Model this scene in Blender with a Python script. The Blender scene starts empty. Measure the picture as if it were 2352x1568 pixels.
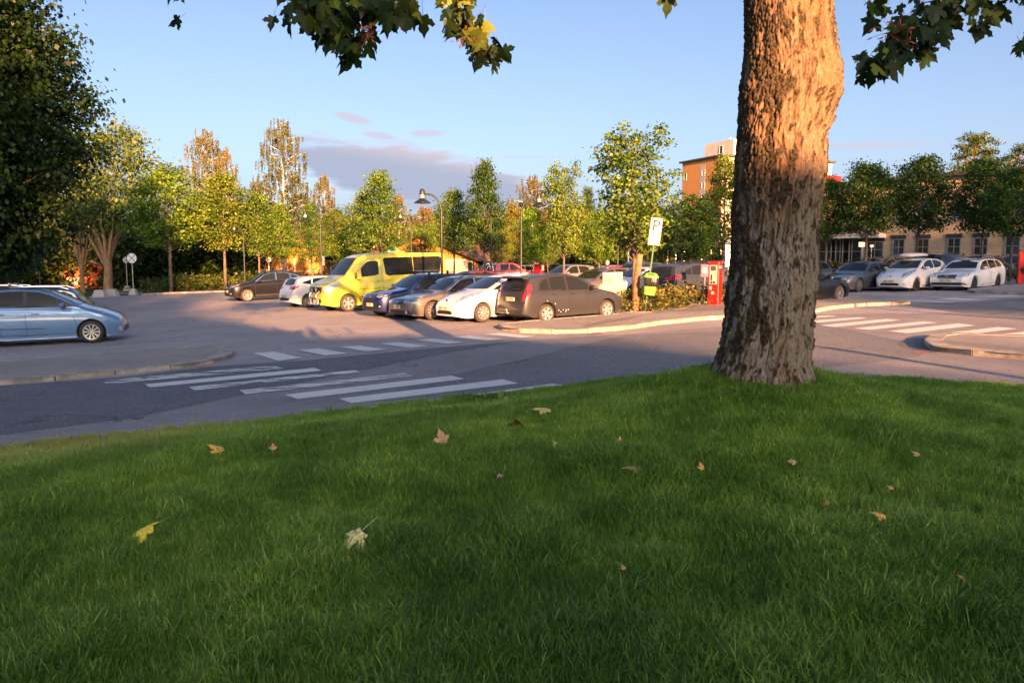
import bpy, bmesh, math, random
import numpy as np
from mathutils import Vector, Matrix, noise
from mathutils.bvhtree import BVHTree
from mathutils.geometry import delaunay_2d_cdt
R = math.radians
random.seed(7); rng = np.random.default_rng(7)
S = bpy.context.scene; C = S.collection

# ---------------------------------------------------------------- camera, sky, sun, exposure
EYE = 2.1; PITCH = R(6.15); F = 1800.0
cd = bpy.data.cameras.new("camera"); cam = bpy.data.objects.new("camera", cd); C.objects.link(cam)
cam.location = (0, 0, EYE); cam.rotation_euler = (R(90) - PITCH, 0, 0)
cd.lens = 27.55; cd.sensor_width = 36; cd.clip_start = 0.05; cd.clip_end = 3000
S.camera = cam
SUN_EL = R(10.6); SUN_H = Vector((0.290, -0.957, 0)).normalized()      # horizontal direction towards the sun
SUN_DIR = (SUN_H * math.cos(SUN_EL) + Vector((0, 0, math.sin(SUN_EL)))).normalized()
sd = bpy.data.lights.new("sun", 'SUN'); sun = bpy.data.objects.new("sun", sd); C.objects.link(sun)
sun.rotation_euler = SUN_DIR.to_track_quat('Z', 'Y').to_euler()
sd.energy = 5.0; sd.angle = R(0.53); sd.color = (1.0, 0.46, 0.19)
S.view_settings.view_transform = 'Standard'; S.view_settings.look = 'None'
S.view_settings.exposure = 2.6; S.view_settings.gamma = 1; S.view_settings.use_curve_mapping = False
S.cycles.max_bounces = 6; S.cycles.diffuse_bounces = 3; S.cycles.glossy_bounces = 3; S.cycles.transmission_bounces = 4
S.cycles.transparent_max_bounces = 8; S.cycles.sample_clamp_indirect = 6; S.cycles.caustics_reflective = False; S.cycles.caustics_refractive = False
try:
    S.cycles.use_denoising = True
except Exception: pass
W = bpy.data.worlds.new("World"); S.world = W; W.use_nodes = True
nt = W.node_tree; nt.nodes.clear()
def N(t, kind, **kw):
    n = t.nodes.new(kind)
    for k, v in kw.items(): setattr(n, k, v)
    return n
def mth(t, op, a, b=None, c=None):
    n = N(t, 'ShaderNodeMath', operation=op)
    for i, s in enumerate((a, b, c)):
        if s is None: continue
        if hasattr(s, 'links'): t.links.new(s, n.inputs[i])
        else: n.inputs[i].default_value = s
    return n.outputs[0]
def ramp01(t, v, lo, hi):
    n = N(t, 'ShaderNodeMapRange', interpolation_type='SMOOTHSTEP'); t.links.new(v, n.inputs[0])
    n.inputs[1].default_value = lo; n.inputs[2].default_value = hi
    return n.outputs[0]
out = N(nt, 'ShaderNodeOutputWorld'); bg = N(nt, 'ShaderNodeBackground'); sky = N(nt, 'ShaderNodeTexSky', sky_type='NISHITA')
sky.sun_disc = False; sky.sun_elevation = SUN_EL; sky.sun_rotation = math.atan2(SUN_H.x, SUN_H.y)
sky.air_density = 0.7; sky.dust_density = 5.0; sky.ozone_density = 1.5; sky.altitude = 150
bg.inputs[1].default_value = 0.0508
tc = N(nt, 'ShaderNodeTexCoord'); sep = N(nt, 'ShaderNodeSeparateXYZ'); nt.links.new(tc.outputs['Generated'], sep.inputs[0])
gx = mth(nt, 'DIVIDE', sep.outputs[0], mth(nt, 'MAXIMUM', sep.outputs[1], 0.05)); gz = mth(nt, 'DIVIDE', sep.outputs[2], mth(nt, 'MAXIMUM', sep.outputs[1], 0.05))
fwd = ramp01(nt, sep.outputs[1], 0.05, 0.3)
comb = N(nt, 'ShaderNodeCombineXYZ'); nt.links.new(mth(nt, 'MULTIPLY', gx, 7), comb.inputs[0]); nt.links.new(mth(nt, 'MULTIPLY', gz, 30), comb.inputs[1])
ns = N(nt, 'ShaderNodeTexNoise'); ns.inputs['Scale'].default_value = 1.3; ns.inputs['Detail'].default_value = 7; nt.links.new(comb.outputs[0], ns.inputs['Vector'])
def cloud(cx, cz, rx, rz, slope, soft, amt):     # centre and radii as tangents of direction; low stratus streaks near the horizon
    dx = mth(nt, 'SUBTRACT', gx, cx)
    dz = mth(nt, 'SUBTRACT', mth(nt, 'SUBTRACT', gz, cz), mth(nt, 'MULTIPLY', dx, slope))
    d = mth(nt, 'SQRT', mth(nt, 'ADD', mth(nt, 'POWER', mth(nt, 'ABSOLUTE', mth(nt, 'DIVIDE', dx, rx)), 2.6), mth(nt, 'POWER', mth(nt, 'ABSOLUTE', mth(nt, 'DIVIDE', dz, rz)), 2)))
    v = mth(nt, 'ADD', mth(nt, 'SUBTRACT', 1, d), mth(nt, 'MULTIPLY', mth(nt, 'SUBTRACT', ns.outputs[0], 0.5), 1.5))
    return mth(nt, 'MULTIPLY', ramp01(nt, v, 0.0, soft), amt)
cl = [cloud(-0.13, 0.104, 0.175, 0.036, -0.17, 0.3, 1.0), cloud(-0.03, 0.066, 0.17, 0.022, -0.1, 0.5, 0.6), cloud(-0.198, 0.172, 0.028, 0.007, -0.25, 0.6, .75), cloud(-0.168, 0.151, 0.026, 0.006, -0.12, 0.6, .7),
      cloud(-0.105, 0.153, 0.026, 0.006, 0.0, 0.6, .7), cloud(0.44, 0.138, 0.10, 0.006, 0.01, 0.8, .5), cloud(0.03, 0.124, 0.07, 0.0016, 0.0, 0.7, .3), cloud(0.12, 0.05, 0.10, 0.02, -0.1, 0.6, .6)]
tot = cl[0]
for c_ in cl[1:]: tot = mth(nt, 'MAXIMUM', tot, c_)
tot = mth(nt, 'MULTIPLY', tot, fwd)
# pink upper rim of the cloud bank where it still catches the sun
rim = ramp01(nt, mth(nt, 'SUBTRACT', gz, mth(nt, 'ADD', 0.118, mth(nt, 'MULTIPLY', mth(nt, 'ADD', gx, 0.13), -0.17))), -0.012, 0.022)
ccol = N(nt, 'ShaderNodeMix', data_type='RGBA'); nt.links.new(rim, ccol.inputs[0]); ccol.inputs[6].default_value = (1.5, 1.68, 2.2, 1); ccol.inputs[7].default_value = (2.35, 2.05, 2.3, 1)
mixc = N(nt, 'ShaderNodeMix', data_type='RGBA'); nt.links.new(tot, mixc.inputs[0]); 
# pale humid veil thickening towards the horizon, the same all the way round
veil = mth(nt, 'POWER', 2.718, mth(nt, 'MULTIPLY', mth(nt, 'MAXIMUM', sep.outputs[2], 0.0), -8.5))
vc = N(nt, 'ShaderNodeVectorMath', operation='SCALE'); vc.inputs[0].default_value = (1.3, 1.5, 1.9); nt.links.new(veil, vc.inputs['Scale'])
va = N(nt, 'ShaderNodeVectorMath', operation='ADD'); tn_ = N(nt, 'ShaderNodeVectorMath', operation='MULTIPLY'); tn_.inputs[1].default_value = (1.0, .95, 1.0); nt.links.new(sky.outputs[0], tn_.inputs[0]); nt.links.new(tn_.outputs[0], va.inputs[0]); nt.links.new(vc.outputs[0], va.inputs[1])
nt.links.new(va.outputs[0], mixc.inputs[6]); nt.links.new(ccol.outputs[2], mixc.inputs[7])
nt.links.new(mixc.outputs[2], bg.inputs[0]); nt.links.new(bg.outputs[0], out.inputs[0])

# ---------------------------------------------------------------- geometry of the place
def ray(u, v):
    xc = (u - 1176) / F; yc = (784 - v) / F
    return Vector((xc, math.cos(PITCH) + yc * math.sin(PITCH), yc * math.cos(PITCH) - math.sin(PITCH)))
def GZ(x, y=0): return 0.025 * max(-60, min(60, x))                    # the site slopes up gently to the right
def gp(u, v):
    d = ray(u, v); t = -EYE / (d.z - 0.025 * d.x); return Vector((d.x * t, d.y * t, EYE + d.z * t))
def at(u, v, Y):
    d = ray(u, v); t = Y / d.y; return Vector((d.x * t, Y, EYE + d.z * t))
CR = {1: (0, 900, 2.24), 2: (800, 900, 2.24), 3: (1600, 900, 2.24), 4: (2200, 800, 2.24), 5: (3032, 900, 2.24), 8: (3200, 500, 2.412)}
def q(k, x, y): o = CR[k]; return ((o[0] + x / o[2]) * .583333, (o[1] + y / o[2]) * .583333)
def g(k, x, y): return gp(*q(k, x, y))

# ---------------------------------------------------------------- materials
MATS = {}
def mat(name, col=(.5, .5, .5), rough=.6, metal=0, var=0.0, vscale=5, bump=0, bscale=20, coat=0, spec=.5, col2=None, detail=5, stretch=(1, 1, 1)):
    if name in MATS: return MATS[name]
    m = bpy.data.materials.new(name); m.use_nodes = True; t = m.node_tree; b = t.nodes['Principled BSDF']
    b.inputs['Base Color'].default_value = (*col, 1); b.inputs['Roughness'].default_value = rough; b.inputs['Metallic'].default_value = metal
    b.inputs['Coat Weight'].default_value = coat * .8; b.inputs['Coat Roughness'].default_value = .05; b.inputs['Specular IOR Level'].default_value = spec
    tc = N(t, 'ShaderNodeTexCoord'); mp = N(t, 'ShaderNodeMapping'); mp.inputs['Scale'].default_value = stretch; t.links.new(tc.outputs['Object'], mp.inputs[0])
    if var or col2:
        n = N(t, 'ShaderNodeTexNoise'); n.inputs['Scale'].default_value = vscale; n.inputs['Detail'].default_value = detail; n.inputs['Roughness'].default_value = .65
        t.links.new(mp.outputs[0], n.inputs['Vector'])
        r = ramp01(t, n.outputs[0], .32, .68)
        mx = N(t, 'ShaderNodeMix', data_type='RGBA'); t.links.new(r, mx.inputs[0])
        c2 = col2 or tuple(c * (1 + var) for c in col); c1 = col if col2 else tuple(c * (1 - var) for c in col)
        mx.inputs[6].default_value = (*c1, 1); mx.inputs[7].default_value = (*c2, 1); t.links.new(mx.outputs[2], b.inputs['Base Color'])
    if bump:
        n = N(t, 'ShaderNodeTexNoise'); n.inputs['Scale'].default_value = bscale; n.inputs['Detail'].default_value = 4; t.links.new(mp.outputs[0], n.inputs['Vector'])
        bp = N(t, 'ShaderNodeBump'); bp.inputs['Strength'].default_value = bump; bp.inputs['Distance'].default_value = .02; t.links.new(n.outputs[0], bp.inputs['Height']); t.links.new(bp.outputs[0], b.inputs['Normal'])
    MATS[name] = m; return m
def asphalt(name, c, speck=.35, blotch=.12, ss=140):
    m = bpy.data.materials.new(name); m.use_nodes = True; t = m.node_tree; b = t.nodes['Principled BSDF']; b.inputs['Roughness'].default_value = .9; b.inputs['Specular IOR Level'].default_value = .2
    ge = N(t, 'ShaderNodeNewGeometry')
    def nz(s, d=3):
        n = N(t, 'ShaderNodeTexNoise'); n.inputs['Scale'].default_value = s; n.inputs['Detail'].default_value = d; n.inputs['Roughness'].default_value = .7; t.links.new(ge.outputs['Position'], n.inputs['Vector']); return n.outputs[0]
    big = ramp01(t, nz(.35, 6), .3, .7); mid = ramp01(t, nz(3.5, 5), .3, .7); sp = ramp01(t, nz(28, 8), .36, .64); sp2 = ramp01(t, nz(ss, 2), .3, .7)
    v = mth(t, 'ADD', 1, mth(t, 'MULTIPLY', mth(t, 'SUBTRACT', big, .5), blotch * 2))
    v = mth(t, 'MULTIPLY', v, mth(t, 'ADD', 1, mth(t, 'MULTIPLY', mth(t, 'SUBTRACT', mid, .5), blotch)))
    v = mth(t, 'MULTIPLY', v, mth(t, 'ADD', 1, mth(t, 'MULTIPLY', mth(t, 'SUBTRACT', sp, .5), speck)))
    v = mth(t, 'MULTIPLY', v, mth(t, 'ADD', 1, mth(t, 'MULTIPLY', mth(t, 'SUBTRACT', sp2, .5), speck)))
    nn = N(t, 'ShaderNodeTexNoise'); nn.inputs['Scale'].default_value = 1.3; nn.inputs['Detail'].default_value = 5; t.links.new(ge.outputs['Position'], nn.inputs['Vector'])
    ad = N(t, 'ShaderNodeVectorMath', operation='ADD'); t.links.new(ge.outputs['Position'], ad.inputs[0]); t.links.new(nn.outputs['Color'], ad.inputs[1])
    vo = N(t, 'ShaderNodeTexVoronoi', feature='DISTANCE_TO_EDGE'); vo.inputs['Scale'].default_value = .22; t.links.new(ad.outputs[0], vo.inputs['Vector'])
    crack = mth(t, 'MULTIPLY', ramp01(t, vo.outputs['Distance'], .006, .0), ramp01(t, nz(.25, 2), .5, .6)); v = mth(t, 'MULTIPLY', v, mth(t, 'SUBTRACT', 1, mth(t, 'MULTIPLY', crack, .55)))
    stain = ramp01(t, nz(1.1, 6), .60, .72); v = mth(t, 'MULTIPLY', v, mth(t, 'SUBTRACT', 1, mth(t, 'MULTIPLY', stain, .16)))
    vm = N(t, 'ShaderNodeVectorMath', operation='SCALE'); vm.inputs[0].default_value = c; t.links.new(v, vm.inputs['Scale']); t.links.new(vm.outputs[0], b.inputs['Base Color'])
    bp = N(t, 'ShaderNodeBump'); bp.inputs['Strength'].default_value = .5; bp.inputs['Distance'].default_value = .006; t.links.new(sp2, bp.inputs['Height']); t.links.new(bp.outputs[0], b.inputs['Normal'])
    return m
def worn_paint(name, c, wear, scale=3):
    m = bpy.data.materials.new(name); m.use_nodes = True; t = m.node_tree; b = t.nodes['Principled BSDF']; b.inputs['Roughness'].default_value = .75
    ge = N(t, 'ShaderNodeNewGeometry'); mp = N(t, 'ShaderNodeMapping'); mp.inputs['Rotation'].default_value = (0, 0, R(-24)); mp.inputs['Scale'].default_value = (.45, 2.6, 1); t.links.new(ge.outputs['Position'], mp.inputs[0])
    n = N(t, 'ShaderNodeTexNoise'); n.inputs['Scale'].default_value = scale; n.inputs['Detail'].default_value = 9; n.inputs['Roughness'].default_value = .7; t.links.new(mp.outputs[0], n.inputs['Vector'])
    n2 = N(t, 'ShaderNodeTexNoise'); n2.inputs['Scale'].default_value = 12; n2.inputs['Detail'].default_value = 5; t.links.new(ge.outputs['Position'], n2.inputs['Vector'])
    tone = mth(t, 'ADD', .86, mth(t, 'MULTIPLY', n2.outputs[0], .26)); vm = N(t, 'ShaderNodeVectorMath', operation='SCALE'); vm.inputs[0].default_value = c; t.links.new(tone, vm.inputs['Scale']); t.links.new(vm.outputs[0], b.inputs['Base Color'])
    a = ramp01(t, n.outputs[0], wear - .03, wear + .03); t.links.new(a, b.inputs['Alpha'])
    return m
def foliage(name, ca, cb, trans=.35, use_obj=True, rough=.5):
    """leaf blades: tone comes from the per-leaf attribute, tint from the tree's own colour"""
    m = bpy.data.materials.new(name); m.use_nodes = True; t = m.node_tree; t.nodes.clear()
    o = N(t, 'ShaderNodeOutputMaterial'); at_ = N(t, 'ShaderNodeAttribute', attribute_name='tone')
    mx = N(t, 'ShaderNodeMix', data_type='RGBA'); t.links.new(at_.outputs['Fac'], mx.inputs[0]); mx.inputs[6].default_value = (*ca, 1); mx.inputs[7].default_value = (*cb, 1)
    col = mx.outputs[2]
    if use_obj:
        oi = N(t, 'ShaderNodeObjectInfo'); m2 = N(t, 'ShaderNodeMix', data_type='RGBA', blend_type='MULTIPLY'); m2.inputs[0].default_value = 1
        t.links.new(col, m2.inputs[6]); t.links.new(oi.outputs['Color'], m2.inputs[7]); col = m2.outputs[2]
    d = N(t, 'ShaderNodeBsdfPrincipled'); d.inputs['Roughness'].default_value = rough; d.inputs['Specular IOR Level'].default_value = .35; t.links.new(col, d.inputs['Base Color'])
    tr = N(t, 'ShaderNodeBsdfTranslucent'); t.links.new(col, tr.inputs[0])
    ms = N(t, 'ShaderNodeMixShader'); ms.inputs[0].default_value = trans; t.links.new(d.outputs[0], ms.inputs[1]); t.links.new(tr.outputs[0], ms.inputs[2]); t.links.new(ms.outputs[0], o.inputs[0])
    return m
M = {}
M['lot'] = asphalt('lot_asphalt', (.325, .31, .318)); M['road'] = asphalt('road_asphalt', (.25, .243, .255)); M['dark'] = asphalt('dark_asphalt', (.145, .153, .172), .6, .12, 90)
M['dark2'] = asphalt('coarse_asphalt', (.18, .185, .20), .6, .1, 90); M['pave'] = asphalt('pavement_asphalt', (.30, .28, .26), .25); M['strip'] = asphalt('strip_asphalt', (.21, .195, .195), .2)
M['paint'] = worn_paint('road_paint', (.64, .64, .62), .355); M['paint_worn'] = worn_paint('worn_road_paint', (.66, .66, .65), .47); M['line'] = worn_paint('thin_line_paint', (.42, .41, .40), .36, 6)
M['kerb'] = mat('granite_kerb', (.33, .30, .25), .8, var=.35, vscale=3.2, bump=.4, bscale=60); M['concrete'] = mat('cast_concrete', (.46, .43, .38), .85, var=.12, vscale=6, bump=.3, bscale=40)
M['soil'] = mat('soil', (.035, .028, .018), .95, var=.4, vscale=6, bump=.5); M['turf'] = mat('turf_ground', (.03, .055, .012), .95, var=.35, vscale=1.6, bump=.6, bscale=30)
M['black'] = mat('black_plastic', (.012, .012, .013), .5); M['rubber'] = mat('tyre_rubber', (.035, .033, .031), .85, var=.2, vscale=8)
M['pole'] = mat('dark_pole_paint', (.012, .02, .019), .45, var=.2); M['steel'] = mat('galvanised_steel', (.42, .43, .44), .4, .7, var=.15); M['white'] = mat('white_enamel', (.78, .77, .72), .4)
M['chrome'] = mat('chrome', (.7, .7, .72), .12, 1); M['rim'] = mat('alloy', (.50, .50, .51), .32, .75, var=.1); M['darkrim'] = mat('dark_alloy', (.03, .03, .032), .35, .4)
M['lamp_glass'] = mat('headlight_glass', (.42, .44, .48), .1, .55, col2=(.6, .62, .66), vscale=9, coat=1); M['red_lens'] = mat('red_lens', (.45, .012, .018), .15, 0, coat=1, var=.4, vscale=12)
M['red'] = mat('red_enamel', (.62, .012, .012), .35, coat=.4, var=.06); M['sign_black'] = mat('sign_black', (.012, .012, .012), .5)
def glassmat():
    m = bpy.data.materials.new('car_glass'); m.use_nodes = True; t = m.node_tree; b = t.nodes['Principled BSDF']
    b.inputs['Base Color'].default_value = (.012, .015, .017, 1); b.inputs['Roughness'].default_value = .03; b.inputs['Specular IOR Level'].default_value = .36; b.inputs['IOR'].default_value = 1.42
    ge = N(t, 'ShaderNodeNewGeometry'); n = N(t, 'ShaderNodeTexNoise'); n.inputs['Scale'].default_value = 1.6; t.links.new(ge.outputs['Position'], n.inputs['Vector'])
    bp = N(t, 'ShaderNodeBump'); bp.inputs['Strength'].default_value = .15; bp.inputs['Distance'].default_value = .02; t.links.new(n.outputs[0], bp.inputs['Height']); t.links.new(bp.outputs[0], b.inputs['Normal'])
    return m
M['glass'] = glassmat()
M['wglass'] = mat('window_glass', (.02, .028, .035), .06, spec=.8)
def carpaint(name, c, metal=.35, rough=.32):
    m = mat(name, c, rough, metal, coat=1, var=.05, vscale=2)
    t = m.node_tree; b = t.nodes['Principled BSDF']       # road dirt on the lower flanks
    tc = N(t, 'ShaderNodeTexCoord'); sp = N(t, 'ShaderNodeSeparateXYZ'); t.links.new(tc.outputs['Object'], sp.inputs[0])
    n = N(t, 'ShaderNodeTexNoise'); n.inputs['Scale'].default_value = 5; n.inputs['Detail'].default_value = 5; t.links.new(tc.outputs['Object'], n.inputs[0])
    k = mth(t, 'MULTIPLY', ramp01(t, mth(t, 'ADD', sp.outputs[2], mth(t, 'MULTIPLY', n.outputs[0], .35)), .62, .25), .16)
    src = b.inputs['Base Color'].links[0].from_socket; mx = N(t, 'ShaderNodeMix', data_type='RGBA'); t.links.new(k, mx.inputs[0]); t.links.new(src, mx.inputs[6]); mx.inputs[7].default_value = (.11, .10, .09, 1); t.links.new(mx.outputs[2], b.inputs['Base Color'])
    t.links.new(mth(t, 'SUBTRACT', 1, mth(t, 'MULTIPLY', k, 1.5)), b.inputs['Coat Weight'])
    return m

# ---------------------------------------------------------------- object helpers
def tag(o, label=None, cat=None, group=None, kind=None):
    if label: o['label'] = label
    if cat: o['category'] = cat
    if group: o['group'] = group
    if kind: o['kind'] = kind
    return o
def thing(name, label, cat, loc=(0, 0, 0), rz=0, group=None, tilt=False):
    o = bpy.data.objects.new(name, None); C.objects.link(o); o.location = loc; o.rotation_euler = (0, 0, rz); o.empty_display_size = .2
    return tag(o, label, cat, group)
def obj(name, me, m=None, parent=None, smooth=None):
    if m is not None:
        for k in (m if isinstance(m, (list, tuple)) else [m]): me.materials.append(k)
    o = bpy.data.objects.new(name, me); C.objects.link(o)
    if parent: o.parent = parent
    if smooth is not None:
        me.polygons.foreach_set('use_smooth', [True] * len(me.polygons)); me.set_sharp_from_angle(angle=R(smooth))
    return o
def pyd(name, v, f, m=None, parent=None, smooth=None, mi=None):
    me = bpy.data.meshes.new(name); me.from_pydata([tuple(p) for p in v], [], f); me.update()
    if mi: me.polygons.foreach_set('material_index', mi)
    return obj(name, me, m, parent, smooth)
class MB:
    def __init__(s): s.v = []; s.f = []; s.mi = []
    def add(s, v, f, mi=0):
        n = len(s.v); s.v += [tuple(p) for p in v]; s.f += [tuple(i + n for i in q_) for q_ in f]; s.mi += [mi] * len(f); return s
    def box(s, c, d, rot=None, mi=0, taper=1):
        x, y, z = d[0] / 2, d[1] / 2, d[2] / 2; c = Vector(c); p = []
        for k, (sx, sy, sz) in enumerate([(-1, -1, -1), (1, -1, -1), (1, 1, -1), (-1, 1, -1), (-1, -1, 1), (1, -1, 1), (1, 1, 1), (-1, 1, 1)]):
            tp = taper if sz > 0 else 1; w = Vector((sx * x * tp, sy * y * tp, sz * z)); p.append(c + (rot @ w if rot else w))
        return s.add(p, [(0, 3, 2, 1), (4, 5, 6, 7), (0, 1, 5, 4), (1, 2, 6, 5), (2, 3, 7, 6), (3, 0, 4, 7)], mi)
    def tube(s, pts, r, n=8, mi=0, cap=True):
        pts = [Vector(p) for p in pts]; rs = r if isinstance(r, (list, tuple)) else [r] * len(pts); v = []; f = []
        prev = None
        for i, p in enumerate(pts):
            d = (pts[min(i + 1, len(pts) - 1)] - pts[max(i - 1, 0)]).normalized()
            if prev is None: a = d.orthogonal().normalized()
            else: a = (prev - d * prev.dot(d)).normalized()
            prev = a; b = d.cross(a)
            v += [p + (a * math.cos(2 * math.pi * k / n) + b * math.sin(2 * math.pi * k / n)) * rs[i] for k in range(n)]
        for i in range(len(pts) - 1):
            for k in range(n): f.append((i * n + k, i * n + (k + 1) % n, (i + 1) * n + (k + 1) % n, (i + 1) * n + k))
        if cap: f.append(tuple(range(n - 1, -1, -1))); f.append(tuple((len(pts) - 1) * n + k for k in range(n)))
        return s.add(v, f, mi)
    def lathe(s, prof, n=24, axis='Z', c=(0, 0, 0), mi=0, cap=True):
        v = []; c = Vector(c)
        for (r, h) in prof:
            for k in range(n):
                a = 2 * math.pi * k / n; x, y = r * math.cos(a), r * math.sin(a)
                v.append(c + (Vector((x, y, h)) if axis == 'Z' else Vector((x, h, y)) if axis == 'Y' else Vector((h, x, y))))
        f = []
        for i in range(len(prof) - 1):
            for k in range(n):
                q4 = (i * n + k, i * n + (k + 1) % n, (i + 1) * n + (k + 1) % n, (i + 1) * n + k); f.append(q4 if axis == 'Z' else q4[::-1])
        if cap: f.append(tuple(range(n - 1, -1, -1))); f.append(tuple((len(prof) - 1) * n + k for k in range(n)))
        return s.add(v, f, mi)
    def build(s, name, m, parent=None, smooth=None): return pyd(name, s.v, s.f, m, parent, smooth, s.mi if any(s.mi) else None)
def quadmesh(name, V, nper, tone=None):
    """V: (n*nper,3) numpy; every nper vertices make one face"""
    n = len(V) // nper; me = bpy.data.meshes.new(name)
    me.vertices.add(len(V)); me.vertices.foreach_set('co', V.astype(np.float32).ravel())
    me.loops.add(len(V)); me.loops.foreach_set('vertex_index', np.arange(len(V), dtype=np.int32))
    me.polygons.add(n); me.polygons.foreach_set('loop_start', np.arange(0, len(V), nper, dtype=np.int32))
    me.update(calc_edges=True)
    if tone is not None:
        a = me.attributes.new('tone', 'FLOAT', 'POINT'); a.data.foreach_set('value', np.repeat(tone, nper).astype(np.float32))
    return me
def text(body, size, mtx, parent, m, name='lettering', depth=.002, align='CENTER'):
    cu = bpy.data.curves.new('t', 'FONT'); cu.body = body; cu.size = size; cu.align_x = align; cu.align_y = 'CENTER'; cu.extrude = depth; cu.resolution_u = 3
    o = bpy.data.objects.new('t', cu); C.objects.link(o); bpy.context.view_layer.update()
    me = bpy.data.meshes.new_from_object(o.evaluated_get(bpy.context.evaluated_depsgraph_get())); bpy.data.objects.remove(o); bpy.data.curves.remove(cu)
    me.materials.clear(); t = obj(name, me, m, parent); t.matrix_local = mtx; return t
def frame_mtx(loc, xdir, ydir):
    x = Vector(xdir).normalized(); y = Vector(ydir).normalized(); z = x.cross(y); m_ = Matrix((x, y, z)).transposed().to_4x4(); m_.translation = loc; return m_
# ---------------------------------------------------------------- ground
def sheet(name, pts, m, lift, kind='structure', parent=None, label=None):
    """flat sheet on the sloping ground; pts are world xy"""
    v2 = [Vector((p[0], p[1])) for p in pts]
    r = delaunay_2d_cdt(v2, [], [list(range(len(v2)))], 1, 1e-5)
    me = bpy.data.meshes.new(name); me.from_pydata([(p.x, p.y, GZ(p.x) + lift) for p in r[0]], [], [tuple(f) for f in r[2]]); me.update()
    if me.polygons and me.polygons[0].normal.z < 0: me.flip_normals()
    o = obj(name, me, m, parent)
    if kind and parent is None: tag(o, label, None, None, kind)
    return o
def ground():
    xs = [-900, -400, -200, -60, -30, -15, 0, 15, 30, 60, 200, 400, 900]; ys = [-300, -100, -40, -10, 0, 10, 20, 40, 60, 80, 120, 200, 400, 1200]
    v = [(x, y, GZ(x) - .03) for y in ys for x in xs]; n = len(xs)
    f = [(j * n + i, j * n + i + 1, (j + 1) * n + i + 1, (j + 1) * n + i) for j in range(len(ys) - 1) for i in range(n - 1)]
    tag(pyd('ground', v, f, M['turf']), kind='structure')
ground()
# asphalt lot, split at +-60 m so the slope stays planar
sheet('parking_lot', [(-60, -12), (60, -12), (60, 62), (24, 62), (6, 74), (-15, 74), (-26, 57.5), (-60, 54)], M['lot'], 0)
G = gp
# newer road surface crossing in front of the lawn
road_pts = [gp(*p) for p in [(-40, 888), (200, 872), (300, 863), (493, 841), (600, 834), (693, 828), (1050, 794), (1180, 783), (1441, 767), (1640, 752), (1870, 722)]] + [Vector((17, 24, 0)), Vector((40, 18, 0)), Vector((50, 0, 0)), Vector((40, -10, 0)), Vector((-30, -10, 0)), Vector((-40, 6, 0))]
road_o = sheet('road', road_pts, M['road'], .004)
sheet('road_repair_strip', [gp(*p) for p in [(-60, 890), (200, 872.5), (300, 863.5), (493, 841.5), (693, 828.5), (1050, 795), (1180, 786), (1050, 807), (760, 865), (555, 908), (467, 926), (313, 958), (0, 1000), (-60, 1008)]], M['dark'], .008)
sheet('coarse_road_surface', [gp(*p) for p in [(850, 915), (1024, 863), (1200, 825), (1441, 768), (1640, 763), (1880, 742), (2140, 800), (2110, 820), (1900, 845), (1700, 880), (1300, 960), (1000, 950)]], M['dark2'], .008)
sheet('road_patch', [g(5, *p) for p in [(1130, 1020), (1180, 985), (1280, 968), (1400, 968), (1440, 1000), (1400, 1060), (1480, 1100), (1290, 1078), (1180, 1050)]], M['dark'], .012)
sheet('dark_side_road', [g(5, *p) for p in [(1160, 665), (1750, 648), (2300, 610), (2500, 640), (2500, 850), (2240, 800), (1700, 745), (1300, 690)]], M['dark2'], .008)

def kerb_run(parent, pts, w, h, inward, L=1.0, drop=0.0, closed=False, name='kerb_stone', side=None):
    """stones laid end to end along the outer line; the body of each lies on the inward side"""
    pts = [Vector((p[0], p[1])) for p in pts]
    if closed: pts = pts + [pts[0]]
    sgn = inward
    d = [0]
    for a, b in zip(pts, pts[1:]): d.append(d[-1] + (b - a).length)
    n = max(1, round(d[-1] / L))
    def P(s):
        s = max(0, min(d[-1], s))
        for i in range(len(pts) - 1):
            if s <= d[i + 1] + 1e-9:
                k = (s - d[i]) / max(1e-9, d[i + 1] - d[i]); return pts[i].lerp(pts[i + 1], k), (pts[i + 1] - pts[i]).normalized()
        return pts[-1], (pts[-1] - pts[-2]).normalized()
    def tan(s):
        a = P(s - .12)[0]; b = P(s + .12)[0]; return (b - a).normalized()
    for i in range(n):
        s0 = d[-1] * i / n + .012; s1 = d[-1] * (i + 1) / n - .012; hh = h + random.uniform(-.006, .006)
        v = []
        for s in (s0, s1):
            p = P(s)[0]; t = tan(s); nn = Vector((-t.y, t.x)) * sgn
            for (o_, z) in ((0, -.05), (0, hh - .015), (.015, hh), (w, hh), (w, -.05)):
                x, y = p.x + nn.x * o_, p.y + nn.y * o_; v.append((x, y, GZ(x) + z))
        f = [(0, 1, 6, 5), (1, 2, 7, 6), (2, 3, 8, 7), (3, 4, 9, 8), (4, 3, 2, 1, 0), (5, 6, 7, 8, 9)]
        if sgn < 0: f = [q_[::-1] for q_ in f]
        pyd(name, v, f, M['kerb'], parent)
def island(name, pts, m, h, w=.28, L=1.0, label=None):
    o = sheet(name, pts, m, h - .006)
    n = len(pts); area = sum(pts[i][0] * pts[(i + 1) % n][1] - pts[(i + 1) % n][0] * pts[i][1] for i in range(n))
    kerb_run(o, pts, w, h, 1 if area > 0 else -1, L, closed=True); return o
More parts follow.
